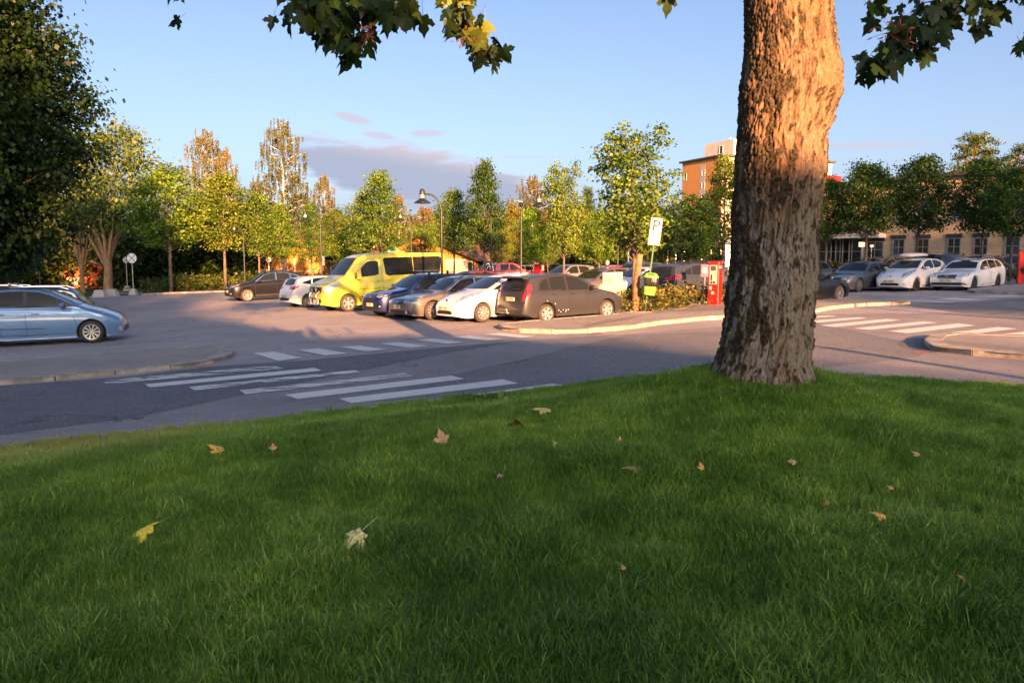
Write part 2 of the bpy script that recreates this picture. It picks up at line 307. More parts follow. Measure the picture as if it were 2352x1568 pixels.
def smooth_line(pts, k=3):
    pts = [Vector((p[0], p[1])) for p in pts]; out_ = []
    for i in range(len(pts) - 1):
        p0 = pts[max(i - 1, 0)]; p1 = pts[i]; p2 = pts[i + 1]; p3 = pts[min(i + 2, len(pts) - 1)]
        for j in range(k):
            t = j / k; out_.append(.5 * ((2 * p1) + (-p0 + p2) * t + (2 * p0 - 5 * p1 + 4 * p2 - p3) * t * t + (-p0 + 3 * p1 - 3 * p2 + p3) * t ** 3))
    out_.append(pts[-1]); return out_
# left traffic island
li = smooth_line([g(1, *p) for p in [(-700, 1440), (0, 1382), (560, 1335), (1190, 1272), (1680, 1222), (1960, 1170), (2052, 1128), (2040, 1085), (1960, 1056), (1860, 1052), (1200, 1098), (0, 1192), (-700, 1250)]])
island('traffic_island', li, M['pave'], .09, .3)
# middle pavement between the road and the parked cars
mid_front = [g(3, *p) for p in [(812, 872), (835, 895), (900, 912), (1080, 922), (1330, 927), (1600, 920), (1900, 895)]] + [g(4, *p) for p in [(640, 1112), (870, 1074), (1150, 1046), (1440, 1022)]] + [g(5, *p) for p in [(200, 790), (360, 752), (530, 714), (730, 692), (920, 680), (1060, 676), (1200, 676), (1235, 668)]]
mid_back = [g(5, *p) for p in [(1100, 645), (880, 620), (370, 655), (0, 680)]] + [g(4, *p) for p in [(1440, 905), (1200, 905), (1050, 965), (740, 992), (600, 985)]] + [g(3, *p) for p in [(1700, 792), (1340, 817), (1000, 848), (850, 862)]]
island('pavement', smooth_line(mid_front) + [Vector((p.x, p.y)) for p in mid_back], M['pave'], .12, .26)
sheet('pavement_strip', [g(3, *p) for p in [(1540, 900), (1760, 838), (2240, 775)]] + [g(4, *p) for p in [(800, 985), (1200, 925), (1440, 912), (1600, 930), (1440, 975), (1000, 985), (830, 1003), (600, 1062), (430, 1092), (250, 1118)]], M['strip'], .122)
# right island
ri = smooth_line([g(5, *p) for p in [(2900, 1190), (2240, 1165), (1840, 1128), (1480, 1092), (1375, 1045), (1362, 1010), (1420, 978), (1520, 963), (1640, 960), (1900, 968), (2300, 985), (2900, 1010)]])
island('traffic_island', ri, M['pave'], .12, .34)
# pavement by the white cars, far right
island('pavement', [g(5, *p) for p in [(1735, 562), (1775, 549), (1950, 530), (2240, 512), (2500, 500), (2500, 590), (2240, 585), (1900, 575), (1780, 570)]], M['pave'], .12, .3)
# far kerb with planting behind, at the left
bed = [g(1, *p) for p in [(1255, 588), (1380, 580), (1640, 571), (1960, 560), (2240, 552)]] + [g(2, 420, 545)]
o = sheet('planting_bed', [Vector((p.x, p.y)) for p in bed] + [Vector((bed[-1].x + 2, 84)), Vector((bed[0].x - 8, 84))], M['soil'], .02)
kerb_run(o, bed, .2, .12, 1, 1.6)
sheet('grass_verge', [gp(130, 672), gp(322, 667), gp(326, 661), Vector((-26, 84, 0)), Vector((-56, 84, 0)), Vector((-56, 60, 0))], M['turf'], .012)
sheet('path', [gp(225, 678), gp(326, 675), gp(326, 667), gp(225, 670)], M['road'], .016)

# painted markings
def quad(name, pts, m, lift=.014): return sheet(name, pts, m, lift, parent=road_o)
ZA = [[(2, 440, 1102), (2, 628, 1090), (2, 872, 1143), (2, 665, 1172)], [(2, 833, 1075), (2, 1015, 1060), (2, 1275, 1105), (2, 1075, 1123)], [(2, 1203, 1047), (2, 1378, 1035), (2, 1622, 1070), (2, 1430, 1087)],
      [(2, 1558, 1018), (2, 1715, 1004), (2, 2000, 1040), (2, 1815, 1055)], [(3, 80, 985), (3, 230, 973), (3, 505, 1005), (3, 370, 1022)], [(3, 397, 960), (3, 545, 947), (3, 860, 978), (3, 705, 992)], [(3, 685, 933), (3, 835, 922), (3, 1137, 955), (3, 1000, 968)]]
ZB = [[(1, 893, 1345), (2, 620, 1213), (2, 715, 1238), (1, 945, 1374)], [(1, 1278, 1378), (2, 980, 1232), (2, 1045, 1258), (1, 1325, 1405)], [(1, 1668, 1402), (2, 1335, 1252), (2, 1390, 1270), (1, 1715, 1432)], [(2, 320, 1432), (2, 1770, 1280), (2, 1855, 1303), (2, 375, 1465)],
      [(2, 720, 1470), (3, 395, 1302), (3, 515, 1330), (2, 835, 1510)], [(2, 1197, 1505), (3, 850, 1335), (3, 990, 1370), (2, 1310, 1545)], [(2, 1760, 1550), (3, 1290, 1372), (3, 1465, 1395), (2, 1900, 1600)]]
ZC = [[(5, -120, 805), (5, 520, 768), (5, 590, 776), (5, -30, 820)], [(5, 150, 832), (5, 780, 784), (5, 858, 793), (5, 260, 848)], [(5, 440, 857), (5, 1025, 800), (5, 1152, 810), (5, 575, 871)], [(5, 733, 883), (5, 1345, 822), (5, 1477, 832), (5, 880, 897)],
      [(5, 1040, 908), (5, 1660, 840), (5, 1810, 858), (5, 1205, 927)], [(5, 1392, 945), (5, 2010, 872), (5, 2180, 886), (5, 1560, 958)], [(5, 1800, 962), (5, 2400, 895), (5, 2560, 910), (5, 2000, 970)]]
ZD = [[(5, 1130, 637), (5, 1250, 634), (5, 1650, 650), (5, 1500, 655)], [(5, 1290, 628), (5, 1410, 625), (5, 1740, 636), (5, 1620, 641)], [(5, 1440, 620), (5, 1570, 616), (5, 1910, 630), (5, 1760, 636)], [(5, 1560, 611), (5, 1680, 607), (5, 2010, 619), (5, 1880, 625)], [(5, 1680, 601), (5, 1800, 597), (5, 2150, 606), (5, 2020, 612)], [(5, 1790, 592), (5, 1900, 588), (5, 2260, 596), (5, 2130, 601)]]
def zebra(rows, worn=()):
    first = None
    for i, r_ in enumerate(rows):
        s_ = quad('crossing_stripe', [g(*p) for p in r_], M['paint_worn'] if i in worn else M['paint'])
for r_, w_ in ((ZA, ()), (ZB, (0, 2, 3)), (ZC, ()), (ZD, (1, 3))): zebra(r_, w_)
def line(a, b, w=.09):
    a, b = Vector((a[0], a[1])), Vector((b[0], b[1])); n = (b - a).normalized().orthogonal() * w / 2
    quad('bay_line', [a + n, b + n, b - n, a - n], M['line'])
for a, b in [((1, -200, 1080), (1, 1590, 978)), ((1, -200, 1176), (1, 1810, 1042)), ((1, 300, 1000), (1, 1405, 933)), ((1, 600, 925), (1, 1252, 888)), ((1, 800, 880), (1, 1135, 853)), ((3, 475, 860), (3, 920, 826)), ((3, -90, 838), (3, 560, 790)), ((2, 1560, 795), (2, 2240, 752)), ((2, 1180, 744), (2, 1500, 727)), ((2, 800, 706), (2, 1150, 690))]:
    line(g(*a), g(*b))
# marking-out spray paint by the kerbs
M['spray'] = worn_paint('orange_spray', (.5, .09, .04), .45, 8)
for k, pts in ((1, [(1740, 1226), (1900, 1214), (1905, 1222), (1750, 1236)]), (5, [(1265, 1094), (1390, 1092), (1400, 1100), (1275, 1104)]), (3, [(1620, 926), (1720, 918), (1725, 926), (1630, 934)])):
    quad('spray_mark', [g(k, *p) for p in pts], M['spray'])
# tar seam lines across the road
M['tar'] = mat('tar', (.02, .02, .021), .7)
def seam(pts, w=.05):
    for a, b in zip(pts, pts[1:]):
        a, b = Vector((a[0], a[1])), Vector((b[0], b[1])); n = (b - a).normalized().orthogonal() * w / 2; quad('tar_seam', [a + n, b + n, b - n, a - n], M['tar'], .018)
seam([g(3, *p) for p in [(0, 905), (420, 902), (600, 880)]], .04); seam([g(3, *p) for p in [(860, 1200), (980, 1185), (1080, 1160)]], .04); seam([g(5, *p) for p in [(1940, 760), (2160, 738)]], .05)

# ---------------------------------------------------------------- lawn mound with grass
KL = [Vector(p) for p in [(-16, 3.2), (-10, 6.4), (-6, 8.6), (-2, 10.5), (.46, 11.75), (1.9, 12.55), (3.6, 12.75), (5.56, 12.1), (7.2, 11.1), (10, 9.2), (16, 4.5)]]
def kdist(x, y):
    """distance inside the kerb line (negative outside)"""
    best = 1e9; sg = 1; p = Vector((x, y))
    for a, b in zip(KL, KL[1:]):
        ab = b - a; t = max(0, min(1, (p - a).dot(ab) / ab.length_squared)); c = a + ab * t; d = (p - c).length
        if d < best: best = d; sg = -1 if (ab.x * (p.y - a.y) - ab.y * (p.x - a.x)) > 0 else 1
    return best * sg
def lawn_z(x, y, d=None):
    d = kdist(x, y) if d is None else d
    t = max(0, min(1, d / 4.6)); s = t * t * (3 - 2 * t) * .6 + t * .4
    h = .84 * s * (1 - .055 * max(0, d - 5.0)); h *= 1 - .55 * max(0, min(1, (x - 2.6) / 2.6)) - .17 * max(0, min(1, (1.9 - x) / 1.5)); h -= .06 * min(1, max(0, d))
    h += .035 * noise.noise((x * .9, y * .9, 3)) * min(1, max(0, d)) + .10 * max(0, 1 - ((x - 2.2) ** 2 + (y - 7) ** 2) / 1.2)
    return GZ(x) + .10 + max(0, h)
def on_lawn(u, v, lift=0):
    d = ray(u, v); s_ = 1.5
    while s_ < 16:
        p = Vector((0, 0, EYE)) + d * s_
        if p.z < lawn_z(p.x, p.y) + lift: break
        s_ += .01
    return p
BP = [on_lawn(1940, 1172), on_lawn(1622, 1100), on_lawn(2400, 1215)]
def lawn():
    x0, x1, y0, y1, st = -15, 15, -11, 12.9, .14
    nx = int((x1 - x0) / st) + 1; ny = int((y1 - y0) / st) + 1; idx = {}; v = []; dens = []
    for j in range(ny):
        for i in range(nx):
            x, y = x0 + i * st, y0 + j * st; d = kdist(x, y)
            if d < .0: continue
            if y < 0 and (i % 1): continue
            idx[i, j] = len(v); v.append((x, y, lawn_z(x, y, d)))
            r = math.hypot(x, y); vis = (y > .3 and abs(x) < y * .72 + .7) or (y > .3 and abs(x) < y * .8 + 3.2) * .55
            bare = min(math.hypot((x - BP[0].x) / 1.6, (y - BP[0].y) / .8), math.hypot(x - BP[1].x, y - BP[1].y) * 1.9, math.hypot((x - BP[2].x) / 1.3, (y - BP[2].y)) * 1.2) / .42
            vis = vis * (min(1, max(.30, (bare - .4) * 1.4)))
            dens.append(vis * (1 if r < 6 else max(.42, 1 - (r - 6) * .12)))
    f = [(idx[i, j], idx[i + 1, j], idx[i + 1, j + 1], idx[i, j + 1]) for j in range(ny - 1) for i in range(nx - 1) if (i, j) in idx and (i + 1, j) in idx and (i + 1, j + 1) in idx and (i, j + 1) in idx]
    o = tag(pyd('lawn_ground', v, f, M['turf'], None, 180), kind='structure')
    a = o.data.attributes.new('dens', 'FLOAT', 'POINT'); a.data.foreach_set('value', dens)
    kerb_run(o, [tuple(p) for p in KL], .2, .12, -1, 1.0)
    return o
lawn_o = lawn()
def grass_material():
    m = bpy.data.materials.new('grass_blade'); m.use_nodes = True; t = m.node_tree; t.nodes.clear(); o = N(t, 'ShaderNodeOutputMaterial')
    at_ = N(t, 'ShaderNodeAttribute', attribute_name='tone'); ge = N(t, 'ShaderNodeNewGeometry')
    n = N(t, 'ShaderNodeTexNoise'); n.inputs['Scale'].default_value = .8; n.inputs['Detail'].default_value = 4; t.links.new(ge.outputs['Position'], n.inputs[0])
    n3 = N(t, 'ShaderNodeTexNoise'); n3.inputs['Scale'].default_value = 5; n3.inputs['Detail'].default_value = 3; t.links.new(ge.outputs['Position'], n3.inputs[0])
    fac = mth(t, 'ADD', mth(t, 'MULTIPLY', at_.outputs['Fac'], .58), mth(t, 'ADD', mth(t, 'MULTIPLY', ramp01(t, n.outputs[0], .35, .65), .34), mth(t, 'MULTIPLY', ramp01(t, n3.outputs[0], .35, .65), .24)))
    cr = N(t, 'ShaderNodeValToRGB'); t.links.new(fac, cr.inputs[0]); e = cr.color_ramp.elements
    e[0].position = .05; e[0].color = (.034, .10, .010, 1); e[1].position = 1; e[1].color = (.34, .48, .10, 1); x_ = e.new(.55); x_.color = (.105, .235, .026, 1); x_ = e.new(.93); x_.color = (.22, .36, .055, 1)
    # bleached seed-head zone at the left edge of the bank
    sp = N(t, 'ShaderNodeSeparateXYZ'); t.links.new(ge.outputs['Position'], sp.inputs[0])
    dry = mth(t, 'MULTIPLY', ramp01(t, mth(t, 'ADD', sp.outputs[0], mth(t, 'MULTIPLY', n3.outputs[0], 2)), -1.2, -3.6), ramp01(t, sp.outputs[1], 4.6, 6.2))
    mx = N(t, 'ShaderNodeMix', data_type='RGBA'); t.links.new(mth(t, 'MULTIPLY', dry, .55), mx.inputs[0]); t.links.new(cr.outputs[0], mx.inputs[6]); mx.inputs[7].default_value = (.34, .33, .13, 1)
    # drier, yellower turf plus painted-in light towards the top of the bank
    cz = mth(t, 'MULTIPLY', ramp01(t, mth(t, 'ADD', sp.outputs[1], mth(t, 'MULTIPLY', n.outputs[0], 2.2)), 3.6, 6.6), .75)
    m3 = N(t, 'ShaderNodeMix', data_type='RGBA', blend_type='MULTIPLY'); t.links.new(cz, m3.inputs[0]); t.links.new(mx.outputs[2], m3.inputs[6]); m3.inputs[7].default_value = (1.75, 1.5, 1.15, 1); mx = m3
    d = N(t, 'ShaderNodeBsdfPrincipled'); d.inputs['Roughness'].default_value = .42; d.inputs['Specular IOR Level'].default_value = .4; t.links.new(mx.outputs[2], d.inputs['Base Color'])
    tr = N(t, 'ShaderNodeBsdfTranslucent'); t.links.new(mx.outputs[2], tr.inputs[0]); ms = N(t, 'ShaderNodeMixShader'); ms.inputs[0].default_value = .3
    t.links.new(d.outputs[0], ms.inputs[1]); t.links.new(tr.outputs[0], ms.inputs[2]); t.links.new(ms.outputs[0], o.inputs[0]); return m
def tuft(seed, nb=52, rad=.075, hmin=.032, hmax=.082):
    r = random.Random(seed); V = []; T = []
    for _ in range(nb):
        a = r.uniform(0, 6.283); d = rad * math.sqrt(r.random()); bx, by = d * math.cos(a), d * math.sin(a)
        h = r.uniform(hmin, hmax) * (1.35 if r.random() < .08 else 1); w = r.uniform(.0011, .0023); la = r.uniform(0, 6.283); lean = h * r.uniform(.15, 1.0); fa = r.uniform(0, 6.283)
        wx, wy = w * math.cos(fa), w * math.sin(fa); lx, ly = math.cos(la) * lean, math.sin(la) * lean
        P = [(0, 0, -.01), (lx * .25, ly * .25, h * .5), (lx * .62, ly * .62, h * .85), (lx, ly, h * r.uniform(.78, 1.02))]; ww = [1, .95, .7, .12]
        tone = min(1, max(0, r.gauss(.42, .30)))
        for k in range(3):
            p, p2 = P[k], P[k + 1]; a1, a2 = ww[k], ww[k + 1]
            V += [(bx + p[0] - wx * a1, by + p[1] - wy * a1, p[2]), (bx + p[0] + wx * a1, by + p[1] + wy * a1, p[2]), (bx + p2[0] + wx * a2, by + p2[1] + wy * a2, p2[2]), (bx + p2[0] - wx * a2, by + p2[1] - wy * a2, p2[2])]; T.append(tone)
    return quadmesh('tuft', np.array(V), 4, np.array(T))
def grass():
    gm = grass_material(); col = bpy.data.collections.new('tufts')
    for s_ in range(7):
        me = tuft(s_); me.materials.append(gm); o = bpy.data.objects.new('grass_tuft', me); col.objects.link(o)
    ng = bpy.data.node_groups.new('lawn_grass', 'GeometryNodeTree'); ng.interface.new_socket('Geometry', in_out='INPUT', socket_type='NodeSocketGeometry'); ng.interface.new_socket('Geometry', in_out='OUTPUT', socket_type='NodeSocketGeometry')
    gi = N(ng, 'NodeGroupInput'); go = N(ng, 'NodeGroupOutput'); dp = N(ng, 'GeometryNodeDistributePointsOnFaces'); dp.distribute_method = 'RANDOM'
    na = N(ng, 'GeometryNodeInputNamedAttribute'); na.data_type = 'FLOAT'; na.inputs[0].default_value = 'dens'
    mul = N(ng, 'ShaderNodeMath', operation='MULTIPLY'); mul.inputs[1].default_value = GRASS_D; ng.links.new(na.outputs['Attribute'], mul.inputs[0])
    ci = N(ng, 'GeometryNodeCollectionInfo'); ci.inputs[0].default_value = col; ci.inputs[1].default_value = True; ci.inputs[2].default_value = True
    ip = N(ng, 'GeometryNodeInstanceOnPoints'); ip.inputs['Pick Instance'].default_value = True
    rv = N(ng, 'FunctionNodeRandomValue', data_type='FLOAT_VECTOR'); rv.inputs[0].default_value = (-.22, -.22, 0); rv.inputs[1].default_value = (.22, .22, 6.283)
    # patchy height: slow noise drives tuft scale
    pos = N(ng, 'GeometryNodeInputPosition'); nz = N(ng, 'ShaderNodeTexNoise'); nz.inputs['Scale'].default_value = 1.7; ng.links.new(pos.outputs[0], nz.inputs['Vector'])
    mr = N(ng, 'ShaderNodeMapRange'); mr.inputs[1].default_value = .3; mr.inputs[2].default_value = .7; mr.inputs[3].default_value = .6; mr.inputs[4].default_value = 1.35; ng.links.new(nz.outputs[0], mr.inputs[0])
    rs = N(ng, 'FunctionNodeRandomValue', data_type='FLOAT'); rs.inputs[2].default_value = .75; rs.inputs[3].default_value = 1.2
    ms = N(ng, 'ShaderNodeMath', operation='MULTIPLY'); ng.links.new(mr.outputs[0], ms.inputs[0]); ng.links.new(rs.outputs[1], ms.inputs[1])
    ng.links.new(gi.outputs[0], dp.inputs[0]); ng.links.new(mul.outputs[0], dp.inputs['Density']); ng.links.new(dp.outputs[0], ip.inputs['Points']); ng.links.new(ci.outputs[0], ip.inputs['Instance'])
    ng.links.new(rv.outputs[0], ip.inputs['Rotation']); ng.links.new(ms.outputs[0], ip.inputs['Scale']); ng.links.new(ip.outputs[0], go.inputs[0])
    o = bpy.data.objects.new('lawn_grass', lawn_o.data.copy()); C.objects.link(o); tag(o, 'short green lawn grass covering the bank under the big tree', 'grass', kind='stuff')
    md = o.modifiers.new('grass', 'NODES'); md.node_group = ng
GRASS_D = 640
grass()
# tall seed-head stalks along the left crest
def stalks():
    mb = MB(); r = random.Random(3); ms = mat('dry_stalk', (.30, .25, .12), .8, var=.2)
    spots = [(65, 1035, 75), (262, 1010, 95), (268, 1015, 90), (345, 1015, 85), (390, 1020, 60), (428, 1010, 80), (362, 990, 70), (600, 995, 70), (615, 985, 95), (500, 960, 40)]
    for u, v, hpx in [(28, 1060, 55), (150, 1040, 62), (158, 1042, 55), (235, 1035, 50), (245, 1020, 45), (352, 1020, 80), (360, 1030, 50), (426, 1020, 78), (590, 1000, 50), (600, 985, 45), (190, 1050, 35), (215, 1045, 40), (100, 1050, 40)]:
        Y = 5.6; p = at(u, v, Y); p.z = lawn_z(p.x, p.y); h = hpx / F * Y * 1.25; lx = r.uniform(-.3, .35) * h
        pts = [p, p + Vector((lx * .2, 0, h * .5)), p + Vector((lx * .6, .01, h * .85)), p + Vector((lx, .01, h))]
        mb.tube(pts, [.0016, .0013, .001, .0008], 4)
        for k in range(7): c = pts[2].lerp(pts[3], k / 6); mb.box(c + Vector((r.uniform(-.004, .004), 0, 0)), (.006, .004, .012))
    tag(mb.build('seed_heads', ms), 'dry grass seed heads standing on the left crest of the lawn', 'grass', kind='stuff')
stalks()
# ---------------------------------------------------------------- the near maple: trunk
M['leaf_near'] = foliage('maple_leaf_blade', (.012, .036, .008), (.26, .30, .03), .4, False, .45)
M['leaf'] = foliage('leaf_blade', (.038, .080, .014), (.15, .205, .03), .3)
M['birch_leaf'] = foliage('birch_leaf_blade', (.055, .07, .02), (.15, .135, .05), .3)
M['bush_leaf'] = foliage('bush_leaf_blade', (.022, .045, .010), (.16, .15, .03), .25)
M['bark'] = mat('tree_bark', (.10, .085, .065), .9, var=.35, vscale=7, bump=.6, bscale=25, stretch=(1, 1, .3))
M['birch'] = mat('birch_bark', (.62, .56, .50), .8, col2=(.18, .15, .13), vscale=5, stretch=(1, 1, 2.2), bump=.3)
M['pine_bark'] = mat('pine_bark', (.28, .12, .055), .9, var=.3, vscale=5)
TY = 7.0; TX = 2.22
def bark_mat():
    m = bpy.data.materials.new('old_maple_bark'); m.use_nodes = True; t = m.node_tree; b = t.nodes['Principled BSDF']; b.inputs['Roughness'].default_value = .92; b.inputs['Specular IOR Level'].default_value = .2
    tc = N(t, 'ShaderNodeTexCoord')
    def nz(s, d=5, st=(1, 1, 1), r=.6, dist=0):
        mp = N(t, 'ShaderNodeMapping'); mp.inputs['Scale'].default_value = st; t.links.new(tc.outputs['Object'], mp.inputs[0])
        n = N(t, 'ShaderNodeTexNoise'); n.inputs['Scale'].default_value = s; n.inputs['Detail'].default_value = d; n.inputs['Roughness'].default_value = r; n.inputs['Distortion'].default_value = dist; t.links.new(mp.outputs[0], n.inputs[0]); return n.outputs[0]
    cav = N(t, 'ShaderNodeAttribute', attribute_name='cav').outputs['Fac']; moss = N(t, 'ShaderNodeAttribute', attribute_name='moss').outputs['Fac']
    def mix(f, a, b_):
        x = N(t, 'ShaderNodeMix', data_type='RGBA'); t.links.new(f, x.inputs[0])
        for s_, v in ((6, a), (7, b_)):
            if hasattr(v, 'links'): t.links.new(v, x.inputs[s_])
            else: x.inputs[s_].default_value = (*v, 1)
        return x.outputs[2]
    zz = N(t, 'ShaderNodeSeparateXYZ'); t.links.new(tc.outputs['Object'], zz.inputs[0])
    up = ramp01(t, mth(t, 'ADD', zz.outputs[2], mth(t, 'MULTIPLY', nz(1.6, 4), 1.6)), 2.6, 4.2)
    base = mix(ramp01(t, nz(3.2, 4, (1, 1, .35)), .42, .62), mix(up, (.30, .265, .215), (.205, .135, .082)), mix(up, (.28, .205, .14), (.225, .125, .068)))     # grey bark / freshly flaked tan; paler low down, part lichen, part shade painted lighter
    lich = mix(mth(t, 'MULTIPLY', ramp01(t, nz(24, 8, (1, 1, .6), .7), .5, .6), .28), base, (.34, .31, .24))
    low = N(t, 'ShaderNodeSeparateXYZ'); t.links.new(tc.outputs['Object'], low.inputs[0])
    gl = mth(t, 'MULTIPLY', ramp01(t, low.outputs[2], 1.5, .2), ramp01(t, nz(5, 4, (1, 1, .5)), .42, .6))
    grn = mix(mth(t, 'MULTIPLY', gl, .6), lich, (.28, .31, .21))
    crk0 = mix(ramp01(t, nz(30, 8, (1, 1, .42), .8, 1.2), .46, .40), grn, (.115, .085, .06))
    crk = mix(mth(t, 'MULTIPLY', ramp01(t, nz(9, 8, (1, 1, .55), .75, .8), .60, .68), .7), crk0, (.06, .042, .03))
    c2 = mix(cav, crk, (.075, .052, .037)); c3 = mix(moss, c2, mix(ramp01(t, nz(60, 3), .4, .6), (.026, .019, .013), (.095, .070, .042)))
    t.links.new(c3, b.inputs['Base Color'])
    bp = N(t, 'ShaderNodeBump'); bp.inputs['Strength'].default_value = .9; bp.inputs['Distance'].default_value = .02; t.links.new(nz(26, 8, (1, 1, .3), .75, .5), bp.inputs['Height']); t.links.new(bp.outputs[0], b.inputs['Normal'])
    return m
def near_trunk(parent):
    zb = lawn_z(TX, TY) - .12
    prof = [(0, 1713, 1912), (60, 1714, 1908), (110, 1712, 1916), (170, 1708, 1928), (215, 1703, 1926), (250, 1702, 1914), (285, 1700, 1908), (320, 1698, 1894), (400, 1692, 1896), (470, 1688, 1884), (560, 1681, 1876), (640, 1674, 1872), (700, 1668, 1869), (760, 1662, 1866), (800, 1656, 1862), (835, 1646, 1858), (860, 1634, 1862), (885, 1618, 1872), (920, 1600, 1890)]
    zs = []; ls = []; rs_ = []
    for v, l, r in prof:
        a = at(l, v, TY); b = at(r, v, TY); zs.append(a.z); ls.append(a.x); rs_.append(b.x)
    zs, ls, rs_ = [np.array(x)[::-1] for x in (zs, ls, rs_)]
    ztop = 5.4; nz_, na = 620, 330
    V = np.zeros((nz_, na, 3)); cav = np.zeros((nz_, na)); moss = np.zeros((nz_, na))
    for j in range(nz_):
        z = zb + (ztop - zb) * (j / (nz_ - 1)) ** 1.15; l = np.interp(z, zs, ls); r = np.interp(z, zs, rs_); cx, rad = (l + r) / 2, (r - l) / 2 - .012
        if z > zs[-1]: cx += (z - zs[-1]) * .02; rad *= 1 - .03 * (z - zs[-1])
        for i in range(na):
            a = 2 * math.pi * i / na; ca, sa = math.cos(a), math.sin(a); p = Vector((ca * 1.0, sa * 1.0, z))
            w = noise.noise((ca * 1.5, sa * 1.5, z * 1.1)) * .04
            lump = noise.noise((ca * 2.6, sa * 2.6, z * 2.2 + 7)) * .022
            if z < zb + .45: lump += .09 * ((zb + .45 - z) / .45) ** 1.5 * max(0, noise.noise((ca * 1.6, sa * 1.6, 1.5)) + .25)
            wz = noise.noise((ca * 3, sa * 3, z * 5)) * .5; fur = noise.noise((ca * 9 + w * 22, sa * 9 + w * 22, z * 3.4 + wz)); fur2 = noise.noise((ca * 20 + wz, sa * 20, z * 9 + fur)); fine = noise.noise((ca * 30, sa * 30, z * 20)) + .7 * noise.noise((ca * 48, sa * 48, z * 44))
            ridge = 1 - abs(fur) * 2.2; crack = max(0, ridge - .78) / .22                                   # long vertical furrows
            crack2 = max(0, 1 - abs(fur2) * 3.2 - .5) * 1.6
            # dark crusty moss clumps: thick on the left side, scattered elsewhere
            mn = noise.noise((ca * 4.2, sa * 4.2, z * 3.6 + 4)) + .55 * noise.noise((ca * 13, sa * 13, z * 10))
            left = max(0, min(1, (-ca + .12) / .95)); mth_ = .48 - .60 * left
            mth_ -= .26 * math.exp(-((z - 3.25) / .28) ** 2) + .22 * math.exp(-((z - 3.9) / .22) ** 2) + .12 * math.exp(-((z - 2.2) / .3) ** 2)
            if z < 1.1: mth_ += .25 * (1.1 - z)
            sp_ = noise.noise((ca * 9, sa * 9, z * 8 + 31)) + .5 * noise.noise((ca * 26, sa * 26, z * 24)); mo = max(0, min(1, (mn - mth_) * 6), min(1, (sp_ - .36) * 8)); moss[j, i] = mo
            d = lump - .012 * crack - .010 * crack2 + .0075 * fine + mo * (.012 + .016 * noise.noise((ca * 34, sa * 34, z * 30)))
            # healed branch knot on the upper right
            dk = math.hypot((a - R(-48) + math.pi) % (2 * math.pi) - math.pi, (z - 3.62) * 2.2)
            if dk < .6: kk = 1 - dk / .6; d += .022 * kk * (2 - kk); cav[j, i] *= .3; crack *= .3
            cav[j, i] = min(1, crack * .9 + crack2 * .7)
            V[j, i] = (cx + ca * (rad + d), TY + sa * (rad + d), z)
    f = [(j * na + i, j * na + (i + 1) % na, (j + 1) * na + (i + 1) % na, (j + 1) * na + i) for j in range(nz_ - 1) for i in range(na)]
    me = bpy.data.meshes.new('trunk'); me.from_pydata(V.reshape(-1, 3).tolist(), [], f); me.update()
    for nm, arr in (('cav', cav), ('moss', moss)): a = me.attributes.new(nm, 'FLOAT', 'POINT'); a.data.foreach_set('value', arr.ravel())
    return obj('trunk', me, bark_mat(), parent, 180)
maple = thing('maple_tree', 'large old maple with thick mossy furrowed trunk on the lawn, hanging leafy branches', 'tree')
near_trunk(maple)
def leaf_outline():
    # half outline of a five-lobed maple leaf, tip at +Y, stalk at origin
    h = [(0, 0), (.10, -.05), (.30, -.10), (.36, .02), (.30, .10), (.52, .14), (.60, .30), (.72, .40), (.58, .44), (.50, .52), (.36, .44), (.24, .42), (.30, .62), (.22, .78), (.12, .84), (0, 1.12)]
    return h
def leaf_mesh(name, fold=.25, curl=.2, seed=0, tone=.2):
    h = leaf_outline(); r = random.Random(seed); v = []; 
    def P(x, y): return (x * math.cos(fold), y, -abs(x) * math.sin(fold) * .9 - curl * y * y * .45 + .05 * math.sin(9 * x + seed) * abs(x))
    right = [(x + (r.uniform(-.03, .03) if x else 0), y + r.uniform(-.02, .02)) for x, y in h]; left = [(-x, y + r.uniform(-.02, .02)) for x, y in h[1:-1]][::-1]
    pts = right + left; mid = [(0, .2), (0, .45), (0, .7)]
    v2 = [Vector(p) for p in pts + mid]; res = delaunay_2d_cdt(v2, [], [list(range(len(pts)))], 1, 1e-6)
    me = bpy.data.meshes.new(name); vs = [P(p.x, p.y) for p in res[0]]; fs = [tuple(f) for f in res[2]]
    n = len(vs); w = .012; vs += [(-w, .05, 0), (w, .05, 0), (w * .8, -.75, .16), (-w * .8, -.75, .16)]; fs.append((n, n + 1, n + 2, n + 3))    # petiole
    me.from_pydata(vs, [], fs); me.update(); a = me.attributes.new('tone', 'FLOAT', 'POINT'); a.data.foreach_set('value', [tone] * len(vs)); return me
leaf_meshes = []
for s_ in range(8):
    tn = [.02, .04, .0, .06, .08, .12, .35, .7][s_]; me = leaf_mesh('leaf', .15 + .12 * (s_ % 4), .15 + .25 * ((s_ * 7) % 5) / 5, s_, tn); me.materials.append(M['leaf_near']); leaf_meshes.append(me)
twig_mat = mat('twig_bark', (.055, .042, .034), .8, var=.3)
